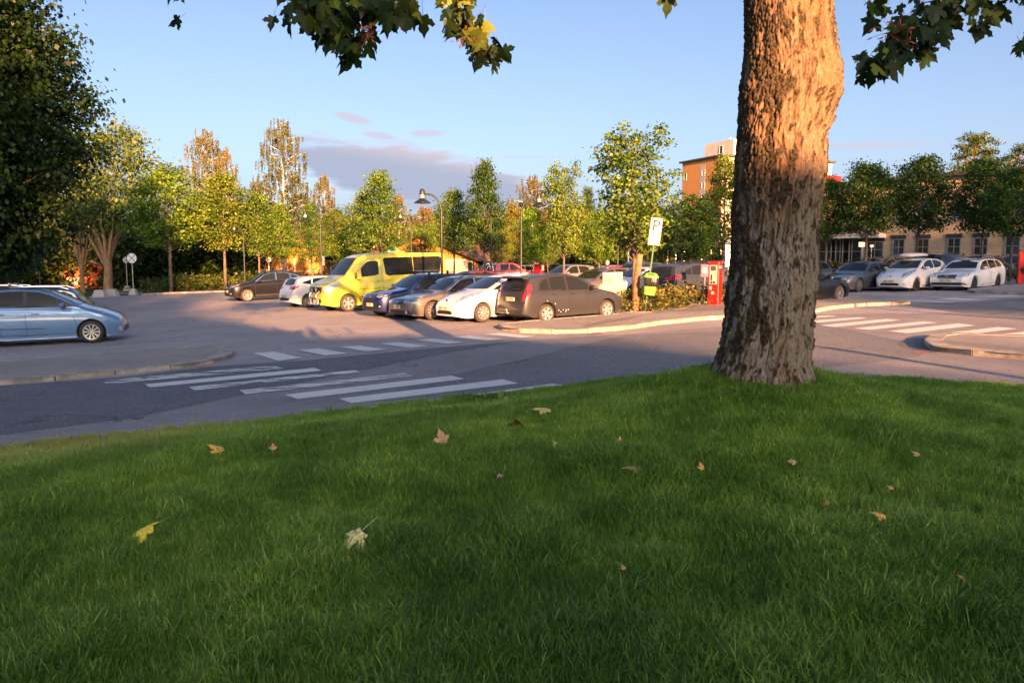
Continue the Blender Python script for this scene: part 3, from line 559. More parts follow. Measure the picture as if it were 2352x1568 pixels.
def hang(pts, Y0, Y1, n, spread, size=.125, yel=.15, seed=0):
    n = int(n * 1.3); size *= .88
    """a leafy twig: pts are its picture directions, Y0..Y1 its distance; leaves hang from it"""
    r = random.Random(seed); P = [at(u, v, Y0 + (Y1 - Y0) * i / (len(pts) - 1)) for i, (u, v) in enumerate(pts)]
    MB().tube(P, [.007 - .005 * i / (len(P) - 1) for i in range(len(P))], 6).build('branch', twig_mat, maple, 60)
    for k in range(n):
        t = r.random() * (len(P) - 1); i = int(t); p = P[i].lerp(P[min(i + 1, len(P) - 1)], t - i)
        sp = spread * (.35 + .65 * r.random()); p = p + Vector((r.gauss(0, .6), r.gauss(0, .6), r.gauss(-.25, .5))) * sp
        me = leaf_meshes[r.choice((6, 7))] if r.random() < yel else leaf_meshes[r.randrange(6)]
        o = bpy.data.objects.new('leaf', me); C.objects.link(o); o.parent = maple
        # tip hangs outward and down, blade faces up and out
        tip = Vector((r.uniform(-1, 1), r.uniform(-.8, .6), -r.uniform(.35, 1.5))).normalized(); nn = Vector((r.uniform(-.7, .7), r.uniform(-1.1, .5), r.uniform(.2, 1.0)))
        x = tip.cross(nn).normalized(); z = x.cross(tip); mt = Matrix((x, tip, z)).transposed().to_4x4(); sc = size * r.uniform(.65, 1.15); mt = Matrix.Translation(p) @ mt @ Matrix.Scale(sc, 4); o.matrix_world = mt
hang([(560, -160), (700, -60), (790, 10)], 4.6, 4.3, 38, .20, seed=1)
hang([(900, -90), (860, -20), (820, 30)], 4.5, 4.3, 26, .15, seed=21); hang([(760, -60), (730, 0), (690, 12)], 4.4, 4.3, 12, .10, seed=22)
hang([(760, -140), (740, -10), (780, 60), (810, 95)], 4.3, 4.1, 42, .13, .13, .35, seed=2)
hang([(900, -60), (930, 5), (935, 30)], 4.4, 4.3, 12, .09, .115, .12, seed=31); hang([(830, -100), (870, 0), (915, 20)], 4.4, 4.2, 24, .13, .12, .12, seed=3)
hang([(640, -120), (665, -20), (700, 45)], 4.5, 4.3, 24, .12, .12, .1, seed=4)
hang([(1090, -150), (1070, -20), (1050, 30)], 4.7, 4.6, 14, .10, .11, .2, seed=23)
hang([(1000, -150), (1040, -20), (1065, 55)], 4.8, 4.6, 26, .11, .115, .2, seed=5)
hang([(1065, 30), (1100, 85), (1132, 135)], 4.6, 4.5, 24, .12, .115, .2, seed=6)
hang([(380, -160), (405, -50), (418, 4)], 4.4, 4.3, 9, .08, .13, .2, seed=7)
hang([(1260, -120), (1290, -35)], 4.6, 4.5, 5, .07, .12, .1, seed=8); hang([(1500, -120), (1540, -28)], 4.6, 4.5, 6, .07, .12, .1, seed=9)
hang([(2400, -120), (2260, -30), (2150, 30), (2080, 60)], 3.9, 3.6, 46, .15, .094, .16, seed=10)
hang([(2100, 40), (2040, 105), (2008, 150)], 3.6, 3.5, 34, .115, .094, .3, seed=11)
hang([(2170, 30), (2140, 90), (2100, 110)], 3.6, 3.5, 14, .09, .09, .15, seed=12)
hang([(2060, -60), (2020, -20), (1985, 12)], 3.6, 3.5, 5, .045, .09, .4, seed=13)
hang([(2330, -100), (2200, -10), (2110, 10)], 3.7, 3.6, 26, .12, .086, .15, seed=24)
hang([(2400, -60), (2300, 10), (2235, 60)], 3.8, 3.7, 22, .09, .082, .45, seed=14)
hang([(2420, 40), (2370, 80), (2345, 95)], 3.7, 3.6, 8, .075, .09, .3, seed=15)
# reddish winged seeds among the leaves
def samaras(u, v, Y, n, seed):
    r = random.Random(seed); mb = MB(); c = at(u, v, Y)
    for k in range(n):
        p = c + Vector((r.gauss(0, .03), r.gauss(0, .03), r.gauss(0, .035))); d = Vector((r.uniform(-1, 1), r.uniform(-1, 1), r.uniform(-1.2, .1))).normalized(); s_ = d.orthogonal().normalized() * .007; L_ = .034
        mb.add([p, p + d * L_ * .5 + s_, p + d * L_, p + d * L_ * .5 - s_], [(0, 1, 2, 3)]); mb.tube([c, p], .0012, 3, cap=False)
    tag(mb.build('seed_cluster', mat('maple_seed', (.36, .10, .045), .6, var=.4, vscale=30), maple), kind='stuff')
for i, a in enumerate([(845, 78, 4.15, 26), (1075, 152 - 70, 4.5, 16), (2060, 68, 3.55, 26), (2080, 105, 3.5, 14), (2175, 60, 3.6, 12)]): samaras(*a, i)
# limbs above the frame and the rest of the crown
def limb(pts, r0, r1, name='limb'):
    mb = MB(); mb.tube(pts, [r0 + (r1 - r0) * i / (len(pts) - 1) for i in range(len(pts))], 10); mb.build(name, M['bark'], maple, 60)
T0 = Vector((TX, TY, 4.9))
LB = [[T0, (1.2, 6.6, 5.8), (-.6, 5.8, 6.3), (-2.0, 5.0, 6.0), (-2.6, 4.6, 5.2)], [T0, (3.2, 6.5, 5.9), (4.6, 6.0, 6.3), (5.6, 5.6, 5.6)], [T0, (2.0, 7.8, 6.4), (1.2, 9.2, 7.6)], [T0, (2.6, 6.6, 7.0), (2.7, 6.3, 9.0)], [T0, (.6, 5.4, 6.6), (-1.5, 2.4, 7.0), (-2.8, 0.5, 6.6)], [T0, (3.4, 4.4, 6.4), (3.6, 1.6, 6.8)]]
for l_ in LB: limb([Vector(p) for p in l_], .16, .03)
def leafcloud(cs, per, rad, size, seed, flat=.6, tl=0, th=1, up=.9):
    """leaf quads (two-triangle bent kites as one quad) round the clump centres cs (n,3)"""
    r = np.random.default_rng(seed); cs = np.asarray(cs); n = len(cs) * per
    base = np.repeat(cs, per, 0); off = r.normal(0, 1, (n, 3)) * rad * np.array([.5, .5, .5 * flat]); P = base + off
    nrm = r.normal(0, .55, (n, 3)); nrm[:, 2] += up; nrm[:, :2] += off[:, :2] / rad * .5; nrm /= np.linalg.norm(nrm, axis=1)[:, None]
    t = r.normal(0, 1, (n, 3)); t[:, 2] -= .35; t -= nrm * (t * nrm).sum(1)[:, None]; t /= np.linalg.norm(t, axis=1)[:, None]; s = np.cross(nrm, t)
    L_ = (size * r.uniform(.6, 1.25, n))[:, None]; droop = nrm * L_ * -.18
    V = np.stack([P - t * L_ * .5, P + s * L_ * .5 + droop * .4, P + t * L_ * .62 + droop, P - s * L_ * .5 + droop * .4], 1).reshape(-1, 3)
    clump = np.repeat(r.uniform(tl, th, len(cs)), per); tone = np.clip(clump + r.normal(0, .16, n), 0, 1)
    return V, tone
def crown_near():
    cs = []
    r = random.Random(5)
    for l_ in LB:
        P = [Vector(p) for p in l_]
        for k in range(22):
            t = (.35 + .65 * r.random()) * (len(P) - 1); i = min(int(t), len(P) - 2); p = P[i].lerp(P[i + 1], t - i); cs.append(p + Vector((r.gauss(0, .7), r.gauss(0, .7), r.gauss(.25, .45))))
    cs = [c for c in cs if not (c.y > 1 and (c.z - EYE) / c.y < .46)]
    V, T = leafcloud(cs, 60, .75, .15, 3, .6, 0, .25); me = quadmesh('crown', V, 4, T)
    tag(obj('crown', me, M['leaf_near'], maple), kind='stuff')
crown_near()

# ---------------------------------------------------------------- trees
def crown_mesh(kind, H, hb, Rw, seed, leaf=.2, per=34, nb=46):
    """unit-tree in metres: height H, crown base hb, half width Rw. Returns (crown mesh, trunk MB)"""
    r = random.Random(seed); cs = []; tr = MB(); top = H * .96
    pts = [Vector((0, 0, -.3))]; x = y = 0
    for k in range(1, 8): x += r.gauss(0, .035) * H / 8; y += r.gauss(0, .035) * H / 8; pts.append(Vector((x, y, top * k / 7)))
    r0 = .0115 * H + .03
    tr.tube(pts, [r0 * (1 - .85 * k / 7) for k in range(8)], 8)
    def on(z): k = max(0, min(6.999, z / top * 7)); return pts[int(k)].lerp(pts[int(k) + 1], k - int(k))
    shape = {'oval': lambda h: math.sin(math.pi * min(1, .12 + .86 * h)) ** .6 if h < .5 else math.sin(math.pi * (.12 + .86 * h)) ** .75, 'cone': lambda h: (1 - h) ** .7 * .95 + .1, 'vase': lambda h: .45 + .55 * math.sin(math.pi * (.15 + .7 * h)), 'column': lambda h: .85 * math.sin(math.pi * (.1 + .85 * h)) ** .5, 'pine': lambda h: math.sin(math.pi * min(1, .25 + .7 * h)) ** .5, 'birch': lambda h: math.sin(math.pi * (.15 + .8 * h)) ** .8, 'round': lambda h: math.sin(math.pi * (.1 + .85 * h)) ** .6}[kind]
    for b in range(nb):
        h = (b + r.random()) / nb; z = hb + (top - hb) * h; a = b * 2.4 + r.uniform(-.3, .3); ln = Rw * shape(h) * r.uniform(.62, 1.12)
        rise = {'cone': .35, 'column': 1.6, 'vase': .9, 'oval': .55, 'pine': .25, 'birch': .4, 'round': .5}[kind] * (1 - .4 * h)
        s0 = on(max(hb * .8, z - ln * rise * .7)); e = Vector((s0.x + math.cos(a) * ln, s0.y + math.sin(a) * ln, s0.z + ln * rise)); m_ = s0.lerp(e, .5) + Vector((0, 0, ln * .06))
        tr.tube([s0, m_, e], [r0 * .28 * (1 - .5 * h), r0 * .17, .012], 4, cap=False)
        k = max(2, int(ln / (Rw * .28)))
        for i in range(k):
            t = 1 - .72 * i / k; c = s0.lerp(e, t) + Vector((r.gauss(0, .08), r.gauss(0, .08), r.gauss(.05, .06))) * Rw; cs.append(c)
    return cs, tr
TREES = {}
def tree_type(key, kind, H, hb, Rw, seed, leaf, per, nb, rad, flat=.55, birch=False):
    cs, tr = crown_mesh(kind, H, hb, Rw, seed, leaf, per, nb)
    if birch:                                                        # hanging strands
        r = np.random.default_rng(seed); P = []
        for c in cs:
            for _ in range(5):
                L_ = r.uniform(.5, 1.6) * H / 14; x, y = r.normal(0, rad * .5, 2); sw = r.normal(0, .06)
                for k in range(int(per / 5)): t = k / (per / 5); P.append((c[0] + x + sw * t, c[1] + y, c[2] - L_ * t + .15))
        V, T = leafcloud(np.array(P), 1, .10, leaf, seed, 1.0, 0, 1, .2)
        t2 = np.clip((np.array([p[2] for p in P]) / H) * .9 + r.normal(0, .15, len(P)), 0, 1); T = t2
    else: V, T = leafcloud(np.array([tuple(c) for c in cs]), per, rad, leaf, seed, flat)
    me = quadmesh('crown', V, 4, T); me.materials.append(M['birch_leaf'] if birch else M['leaf'])
    tm = bpy.data.meshes.new('trunk'); tm.from_pydata(tr.v, [], tr.f); tm.update(); tm.polygons.foreach_set('use_smooth', [True] * len(tm.polygons)); tm.materials.append(M['birch'] if birch else M['pine_bark'] if kind == 'pine' else M['bark'])
    TREES[key] = (me, tm, H, Rw)
tree_type('mapleA', 'oval', 9, 3.3, 2.3, 11, 0.162, 73, 60, .75)
tree_type('mapleB', 'oval', 9, 3.3, 2.5, 12, 0.162, 73, 56, .7)
tree_type('mapleC', 'cone', 9, 2.9, 2.4, 13, 0.155, 73, 66, .65)
tree_type('mapleD', 'vase', 9, 3.3, 2.6, 14, 0.162, 73, 56, .75)
tree_type('street', 'oval', 9, 3.5, 2.5, 21, .165, 80, 62, .75)
tree_type('young', 'vase', 7, 2.3, 1.5, 15, 0.129, 52, 60, .42)
tree_type('round', 'round', 12, 2.6, 5, 16, 0.275, 57, 90, 1.3)
tree_type('column', 'column', 10, .8, 1.3, 17, 0.172, 68, 60, .6)
tree_type('birchA', 'birch', 14, 4, 3.2, 18, 0.149, 144, 46, .6, birch=True)
tree_type('birchB', 'birch', 12, 3, 2.4, 19, 0.149, 132, 40, .5, birch=True)
tree_type('pine', 'pine', 16, 9, 3.6, 20, 0.241, 68, 46, .9, .4)
def tree(name, key, x, y, H, Wd, tint, label, cat='tree', group=None, rz=None, zb=None):
    me, tm, H0, R0 = TREES[key]; z = GZ(x) if zb is None else zb
    t = thing(name, label, cat, (x, y, z), random.uniform(0, 6.28) if rz is None else rz, group)
    t.scale = (Wd / 2 / R0, Wd / 2 / R0, H / H0)
    tr = obj('trunk', tm, None, t); cr = obj('crown', me, None, t); cr.color = (*tint, 1); tag(cr, kind='stuff'); return t
def tree_px(name, key, u, vtop, wpx, Y, tint, label, **k):
    """u: trunk, vtop: height of the top in the picture, wpx: crown width, Y: distance"""
    p = at(u, vtop, Y); x = p.x; z0 = GZ(x) if 'zb' not in k else k['zb']; return tree(name, key, x, Y, p.z - z0, wpx / F * Y, tint, label, **k)
GRN = (1, 1, 1); YEL = (1.25, 1.45, .8); OLV = (1.0, 1.2, .85); DK = (.55, .7, .62); BR = (1.7, 1.15, .8); RUST = (1.5, 1.0, .8); LIM = (1.6, 1.75, .8)
gA = 'trees along the back edge of the car park'; gB = 'young street trees in front of the brick building'; gC = 'birches rising above the tree line'
T_ = tree_px
# back row, from left to right
T_('maple_tree', 'mapleB', 380, 382, 175, 62, YEL, 'broad yellow-green maple behind the planted bed, right of the round signs', group=gA)
T_('maple_tree', 'mapleA', 508, 398, 135, 64, (1.35, 1.3, .8), 'golden-green maple with pale straight trunk above the left end of the bushes', group=gA)
T_('maple_tree', 'mapleA', 590, 445, 95, 66, OLV, 'olive rounded maple in front of the left end of the orange timber building', group=gA)
T_('maple_tree', 'mapleC', 640, 470, 90, 74, YEL, 'yellow-green maple left of the lamp, in front of the timber building', group=gA)
T_('maple_tree', 'mapleC', 712, 468, 75, 66, (.75, 1.0, .7), 'small dark green conical maple directly behind the lamp with left-facing head', group=gA)
T_('maple_tree', 'mapleB', 770, 480, 80, 82, (.9, .9, .75), 'dull brownish-green tree between the dark conical maple and the tall green pair', group=gA)
T_('maple_tree', 'mapleA', 800, 520, 85, 72, YEL, 'low yellow maple leaning over the roof of the yellow van', group=gA)
T_('maple_tree', 'mapleC', 872, 396, 118, 60, (.95, 1.15, .8), 'tall mid-green maple with pointed top above the middle of the yellow van', group=gA)
T_('maple_tree', 'mapleA', 835, 440, 75, 63, (1.15, 1.2, .8), 'narrow yellowish-green maple tucked left of the tall pointed one', group=gA)
T_('maple_tree', 'mapleD', 975, 515, 85, 72, YEL, 'low golden maple between the green arrow sign and the tallest lamp', group=gA)
T_('maple_tree', 'mapleA', 1042, 436, 88, 56, (.85, 1.05, .75), 'loose mid-green maple right of the tallest lamp post', group=gA)
T_('maple_tree', 'mapleC', 1112, 372, 108, 50, (.42, .62, .5), 'tall dark green maple with spired top, darkest in the back row', group=gA)
T_('maple_tree', 'mapleD', 1152, 520, 55, 60, (1.2, 1.1, .7), 'small autumn-tinted maple below the spired dark maple', group=gA)
T_('maple_tree', 'mapleB', 1180, 470, 60, 66, RUST, 'rusty-leaved maple between the spired maple and the lime green one', group=gA)
T_('maple_tree', 'mapleA', 1222, 478, 72, 46, (1.5, 2.0, .7), 'bright lime-yellow maple under the lamp with right-facing head', group=gA)
T_('maple_tree', 'young', 1297, 378, 88, 44, (1.25, 1.35, .95), 'slender open-crowned tree with long pale trunk right of the weeping birch', group=gA)
T_('maple_tree', 'mapleD', 1258, 520, 60, 58, OLV, 'low green maple behind the slender open tree, left side', group=gA)
T_('maple_tree', 'mapleB', 1335, 480, 70, 60, (1.2, 1.0, .7), 'bushy tree with orange-flecked leaves between the slender tree and the column cypress', group=gA)
T_('maple_tree', 'mapleA', 1378, 485, 90, 46, (1.2, 1.45, .8), 'bright green leaning maple left of the parking sign, above the walking person', group=gA)
T_('young_maple', 'young', 1463, 296, 172, 30.5, (1.05, 1.2, .85), 'young many-stemmed maple standing in the shrub bed beside the parking sign')
T_('maple_tree', 'mapleD', 1522, 480, 78, 50, (.7, .95, .75), 'dark green maple right behind the parking sign, in front of the tower', group=gA)
T_('maple_tree', 'young', 1592, 445, 95, 46, (.75, 1.05, .85), 'loose green tree in front of the lower left part of the orange tower', group=gA)
T_('maple_tree', 'young', 1612, 470, 80, 47, (.7, 1.0, .85), 'second loose tree close to the first, further right before the tower', group=gA)
T_('maple_tree', 'mapleC', 1668, 360, 120, 52, (1.35, 1.3, .8), 'tall yellow-green tree partly hidden by the big trunk, covering the tower corner', group=gA)
# street trees on the right
T_('maple_tree', 'street', 1905, 405, 95, 52, (.6, .85, .7), 'green maple just right of the big trunk, below the red roof edge', group=gB)
T_('maple_tree', 'street', 2000, 372, 150, 50, (.6, .80, .65), 'wide maple with reddish top shoots behind the dark grey saloon', group=gB)
T_('maple_tree', 'street', 2117, 358, 140, 50, (.42, .60, .55), 'dark maple with pale trunk in front of the brick wall, behind the white hatchback', group=gB)
T_('maple_tree', 'street', 2268, 362, 140, 49, (.45, .66, .55), 'large maple behind the white estate car, tallest of the row by the brick building', group=gB)
T_('maple_tree', 'street', 2335, 385, 130, 45, (.5, .72, .55), 'maple cut by the right edge of the picture beside the red pay machine', group=gB)
# pines and far trees over the brick building
T_('pine_tree', 'pine', 2243, 300, 100, 105, (.75, .75, .8), 'tall pine with flat rounded crown and red trunk above the brick building')
T_('pine_tree', 'pine', 2350, 326, 80, 100, (.7, .7, .75), 'second pine at the right edge above the brick building roof')
T_('round_tree', 'round', 2215, 385, 110, 92, (.55, .6, .55), 'brown-green crown behind the brick building, under the tall pine')
# birches behind
T_('birch_tree', 'birchA', 470, 292, 120, 95, (1.0, 1.05, .9), 'tall golden weeping birch with ragged drooping crown, left of the bare-topped one', group=gC)
T_('birch_tree', 'birchB', 515, 330, 60, 93, (1.0, 1.0, .9), 'slim golden birch leaning right beside the ragged one', group=gC)
T_('birch_tree', 'birchA', 643, 268, 128, 88, (.75, .95, .95), 'tallest birch with white stem and thin bare top', group=gC)
T_('birch_tree', 'birchB', 595, 410, 60, 95, (.85, .95, .9), 'small birch at the left foot of the tallest one', group=gC)
T_('birch_tree', 'birchB', 742, 395, 60, 98, (1.05, 1.0, 1.1), 'pale brown birch right of the tallest one', group=gC)
T_('birch_tree', 'birchB', 690, 440, 90, 100, (.9, 1.0, .8), 'broad low birch between the tallest and the pale brown one', group=gC)
T_('birch_tree', 'birchB', 912, 440, 55, 92, (1.2, 1.05, 1.0), 'thin brownish birch behind the lamp head near the green arrow sign', group=gC)
T_('birch_tree', 'birchB', 975, 470, 75, 94, (1.2, 1.0, .9), 'rust-coloured low birch left of the tallest lamp post', group=gC)
T_('birch_tree', 'birchA', 1225, 398, 105, 78, (1.0, 1.0, .8), 'wide golden-brown weeping birch behind the lamp with right-facing head', group=gC)
T_('cypress', 'column', 1351, 425, 30, 72, (.45, .6, .55), 'narrow dark columnar tree left of the young maple')
T_('round_tree', 'round', 265, 302, 215, 82, (.9, .9, .9), 'huge grey-brown round willow behind the pollarded trunks')
T_('round_tree', 'round', 165, 380, 150, 84, (.9, .85, .7), 'dim round tree between the willow and the big dark maple')
# big dark maple on the left
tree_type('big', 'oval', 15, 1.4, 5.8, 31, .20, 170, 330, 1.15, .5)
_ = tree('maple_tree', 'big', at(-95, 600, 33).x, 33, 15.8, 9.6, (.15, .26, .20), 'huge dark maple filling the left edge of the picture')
# its trunk seen at the very left
T_('maple_tree', 'mapleB', 14, 520, 130, 42, (.25, .36, .3), 'dark tree with grey trunk at the left edge below the huge crown')
# pollarded trees
def pollard(u, Y, wpx, htop, seed, label):
    r = random.Random(seed); x = at(u, 600, Y).x; z0 = GZ(x) - .1; t = thing('pollarded_tree', label, 'tree', (x, Y, z0), 0, 'pollarded old trees at the left'); mb = MB(); w = wpx / F * Y; k0 = w * .36; zf = at(u, 560, Y).z - z0
    mb.tube([(0, 0, -.2), (0, 0, .4), (r.uniform(-.1, .1), 0, zf * .55), (0, 0, zf * .8)], [k0 * 1.25, k0, k0 * .85, k0 * .95], 12)
    cs = []
    for i in range(9):
        a = i * .7 + r.uniform(-.3, .3); d = Vector((math.cos(a) * 1.0, math.sin(a) * .7, 0)); L_ = r.uniform(.6, 1.35) * (w * .9 + .8)
        top = Vector((d.x * L_, d.y * L_, zf * .8 + htop * r.uniform(.7, 1.1))); mid = Vector((d.x * L_ * .6, d.y * L_ * .6, zf * .8 + htop * .35))
        mb.tube([(d.x * .1, d.y * .1, zf * .55), mid, mid.lerp(top, .5) + Vector((r.uniform(-.3, .3), 0, r.uniform(-.2, .2))), top], [k0 * .42, k0 * .3, k0 * .22, k0 * .13], 7)
        for k in range(5): cs.append(tuple(top + Vector((r.gauss(0, .6), r.gauss(0, .5), r.gauss(.3, .7)))))
    pm = mat('pollard_bark', (.26, .16, .085), .9, var=.3, vscale=4, bump=.7, bscale=12, stretch=(1, 1, .4)); mb.build('trunk', pm, t, 60)
    V, T = leafcloud(cs, 45, .9, .2, seed, .8); c = obj('crown', quadmesh('crown', V, 4, T), M['leaf'], t); c.color = (.8, .8, .7, 1); tag(c, kind='stuff')
pollard(187, 66, 15, 3.6, 1, 'pollarded tree with forked orange-lit limbs left of the orange shed wall')
pollard(245, 64, 29, 3.2, 2, 'thickest pollarded tree, squat trunk with knobbly stubs right of the orange shed wall')
# dark understorey and far wood as one mass
def wood():
    r = np.random.default_rng(4); cs = []
    for _ in range(2300):
        u = r.uniform(-150, 1560); Y = r.uniform(88, 112) if u > 560 else r.uniform(74, 100); x = (u - 1176) / F * Y; h = 6.5 if u < 1000 else 7.0
        if 560 < u < 760 or 880 < u < 1100: Y = r.uniform(100, 116); x = (u - 1176) / F * Y
        cs.append((x, Y, GZ(x) + r.uniform(0, 1) ** .8 * h))
    V, T = leafcloud(cs, 46, 2.2, .42, 5, .9); o = obj('wood', quadmesh('wood', V, 4, T), M['leaf']); o.color = (.55, .55, .5, 1); tag(o, 'dark wooded belt behind the row of maples and buildings', 'wood', kind='stuff')
    # dense lower thicket behind the left bed
    cs = []
    for _ in range(700):
        u = r.uniform(-60, 600); Y = r.uniform(72, 80); x = (u - 1176) / F * Y; cs.append((x, Y, GZ(x) + r.uniform(0, 4.6)))
    V, T = leafcloud([c for c in cs if not (95 < c[0] / c[1] * F + 1176 < 285)], 50, 1.6, .28, 6, .9); o = obj('thicket', quadmesh('thicket', V, 4, T), M['leaf']); o.color = (.28, .34, .3, 1); tag(o, 'dark thicket between the planted bed and the wood', 'bushes', kind='stuff')
wood()
def bush(label, path, width, height, per, leafs, tint, dens=6, seed=0, name='shrub_bed', flowers=0, cat='shrubs'):
    """a run of shrubs along a ground path"""
    r = random.Random(seed); cs = []; P = [Vector((p[0], p[1])) for p in path]; tot_ = sum((b - a).length for a, b in zip(P, P[1:]))
    for _ in range(int(tot_ * width * dens) + 4):
        s_ = r.random() * tot_
        for a, b in zip(P, P[1:]):
            if s_ <= (b - a).length: c = a.lerp(b, s_ / (b - a).length); break
            s_ -= (b - a).length
        x, y = c.x + r.uniform(-.5, .5) * width, c.y + r.uniform(-.5, .5) * width
        h = height * (min(1, .42 + (y - 27.3) * .4) if y < 31 and height < .9 else 1) * (.65 + .5 * noise.noise((x * .9, y * .9, seed)) + .25 * r.random()); cs.append((x, y, GZ(x) + h * r.random() ** .55))
    V, T = leafcloud(cs, per, .42, leafs, seed, .8); o = obj(name, quadmesh(name, V, 4, T), M['bush_leaf']); o.color = (*tint, 1); tag(o, label, cat, kind='stuff')
    st = MB()
    for c in cs[::3]: st.tube([(c[0] + r.uniform(-.1, .1), c[1], GZ(c[0])), c], .008, 3, cap=False)
    s2 = st.build('stems', M['bark'], o); tag(s2, kind='stuff')
    if flowers:
        fb = MB()
        for _ in range(flowers): c = r.choice(cs); fb.box((c[0] + r.uniform(-.2, .2), c[1] - .25, c[2] + r.uniform(0, .25)), (.07, .05, .06), Matrix.Rotation(r.random() * 3, 3, 'X'))
        tag(fb.build('blossoms', mat('orange_leaf', (.55, .14, .02), .7, var=.3), o), kind='stuff')
    return o
bp = [g(1, 1290, 570), g(1, 1500, 556), g(1, 1800, 545), g(2, 300, 530)]
bush('low green shrubs along the far kerb at the left', [(p.x, p.y + 2.4) for p in bp], 4.6, 1.25, 30, .15, (1.0, 1.2, .9), 5, 1)
bush('yellowing rose shrubs in the bed round the parking sign and green bin', [(3.9, 28.3), (4.9, 29.0), (6.1, 29.9)], 2.6, .85, 34, .085, (1.35, 1.25, .95), 17, 2, flowers=12)
bush('low ragged shrubs between the rose bed and the red pay machine', [(5.2, 30.2), (6.6, 30.6), (9.2, 31.0)], 1.6, .75, 30, .09, (1.05, 1.0, .85), 11, 3, flowers=4)
bush('dark clipped hedge across the far side of the middle car park', [(-2, 74), (10, 74), (22, 72)], 2.2, 2.6, 50, .22, (.42, .5, .42), 4, 4, 'hedge', cat='hedge')
bush('dark shrubs under the windows of the brick building', [(26, 66), (32, 58), (40, 47)], 2, 1.35, 34, .16, (.5, .6, .5), 5, 5)
bush('shrubs at the right end of the white cars row', [(27, 41), (31, 43)], 2.5, 1.4, 34, .13, (.5, .6, .5), 7, 6)
bush('low plants in front of the orange timber building', [(-24, 80), (-14, 80), (-8, 82)], 2, 1.0, 30, .2, (.9, 1, .8), 4, 7)

# ---------------------------------------------------------------- buildings
def wallquad(name, a, b, z0, z1, m, parent, thick=.3, inward=1):
    a, b = Vector((a[0], a[1], 0)), Vector((b[0], b[1], 0)); n = (b - a).normalized(); n = Vector((-n.y, n.x, 0)) * inward * thick
    v = [a + Vector((0, 0, z0)), b + Vector((0, 0, z0)), b + n + Vector((0, 0, z0)), a + n + Vector((0, 0, z0)), a + Vector((0, 0, z1)), b + Vector((0, 0, z1)), b + n + Vector((0, 0, z1)), a + n + Vector((0, 0, z1))]
    f = [(0, 1, 5, 4), (1, 2, 6, 5), (2, 3, 7, 6), (3, 0, 4, 7), (4, 5, 6, 7)]
    return pyd(name, v, f if inward > 0 else [x[::-1] for x in f], m, parent)
def on_wall(a, b, s, z, off=0):
    a, b = Vector((a[0], a[1], 0)), Vector((b[0], b[1], 0)); d = (b - a).normalized(); n = Vector((d.y, -d.x, 0)); return a + d * s + n * off + Vector((0, 0, z)), d, n
def wbox(mb, a, b, s, z, w, h, off, dep, mi=0):
    c, d, n = on_wall(a, b, s, z, off); rot = Matrix((d, n, Vector((0, 0, 1)))).transposed(); mb.box(c, (w, dep, h), rot, mi)
def window(parent, a, b, s, zc, w, h, fm, label=None, cols=2, rows=2, shade=0, lintel=None):
    """frame ring, pane, glazing bars; shade = height of dark roller-blind box"""
    mb = MB(); fw = .09
    for (ds, dz, ww, hh) in ((0, h / 2, w + fw, fw), (0, -h / 2, w + fw, fw), (-w / 2, 0, fw, h - fw), (w / 2, 0, fw, h - fw)): wbox(mb, a, b, s + ds, zc + dz, ww, hh, .02, .1)
    for c in range(1, cols): wbox(mb, a, b, s - w / 2 + w * c / cols, zc, .06, h - fw, .015, .06)
    for r_ in range(1, rows): wbox(mb, a, b, s, zc - h / 2 + h * r_ / rows, w - fw, .06, .012, .055)
    wn = mb.build('window', fm, parent); g_ = MB(); wbox(g_, a, b, s, zc, w - .01, h - .01, -.005, .03); g_.build('pane', M['wglass'], wn)
    if shade: q_ = MB(); wbox(q_, a, b, s, zc + h / 2 + shade / 2 + .05, w + .25, shade, .05, .12); q_.build('blind_box', mat('dark_blind', (.025, .027, .03), .6), wn)
    return wn
M['brick'] = None
def brickmat():
    m = mat('yellow_brick', (.33, .23, .13), .9); t = m.node_tree; b = t.nodes['Principled BSDF']; tc = N(t, 'ShaderNodeTexCoord'); br = N(t, 'ShaderNodeTexBrick')
    uv = N(t, 'ShaderNodeUVMap'); t.links.new(uv.outputs[0], br.inputs[0]); br.inputs['Color1'].default_value = (.50, .37, .23, 1); br.inputs['Color2'].default_value = (.40, .29, .18, 1); br.inputs['Mortar'].default_value = (.32, .26, .20, 1)
    br.inputs['Scale'].default_value = 1; br.inputs['Mortar Size'].default_value = .012; br.inputs['Brick Width'].default_value = .5; br.inputs['Row Height'].default_value = .16; t.links.new(br.outputs[0], b.inputs['Base Color']); return m
def uvwall(o, a):
    me = o.data; uv = me.uv_layers.new(name='UVMap'); a = Vector((a[0], a[1], 0))
    for l in me.loops: p = me.vertices[l.vertex_index].co; uv.data[l.index].uv = (math.hypot(p.x - a.x, p.y - a.y), p.z)
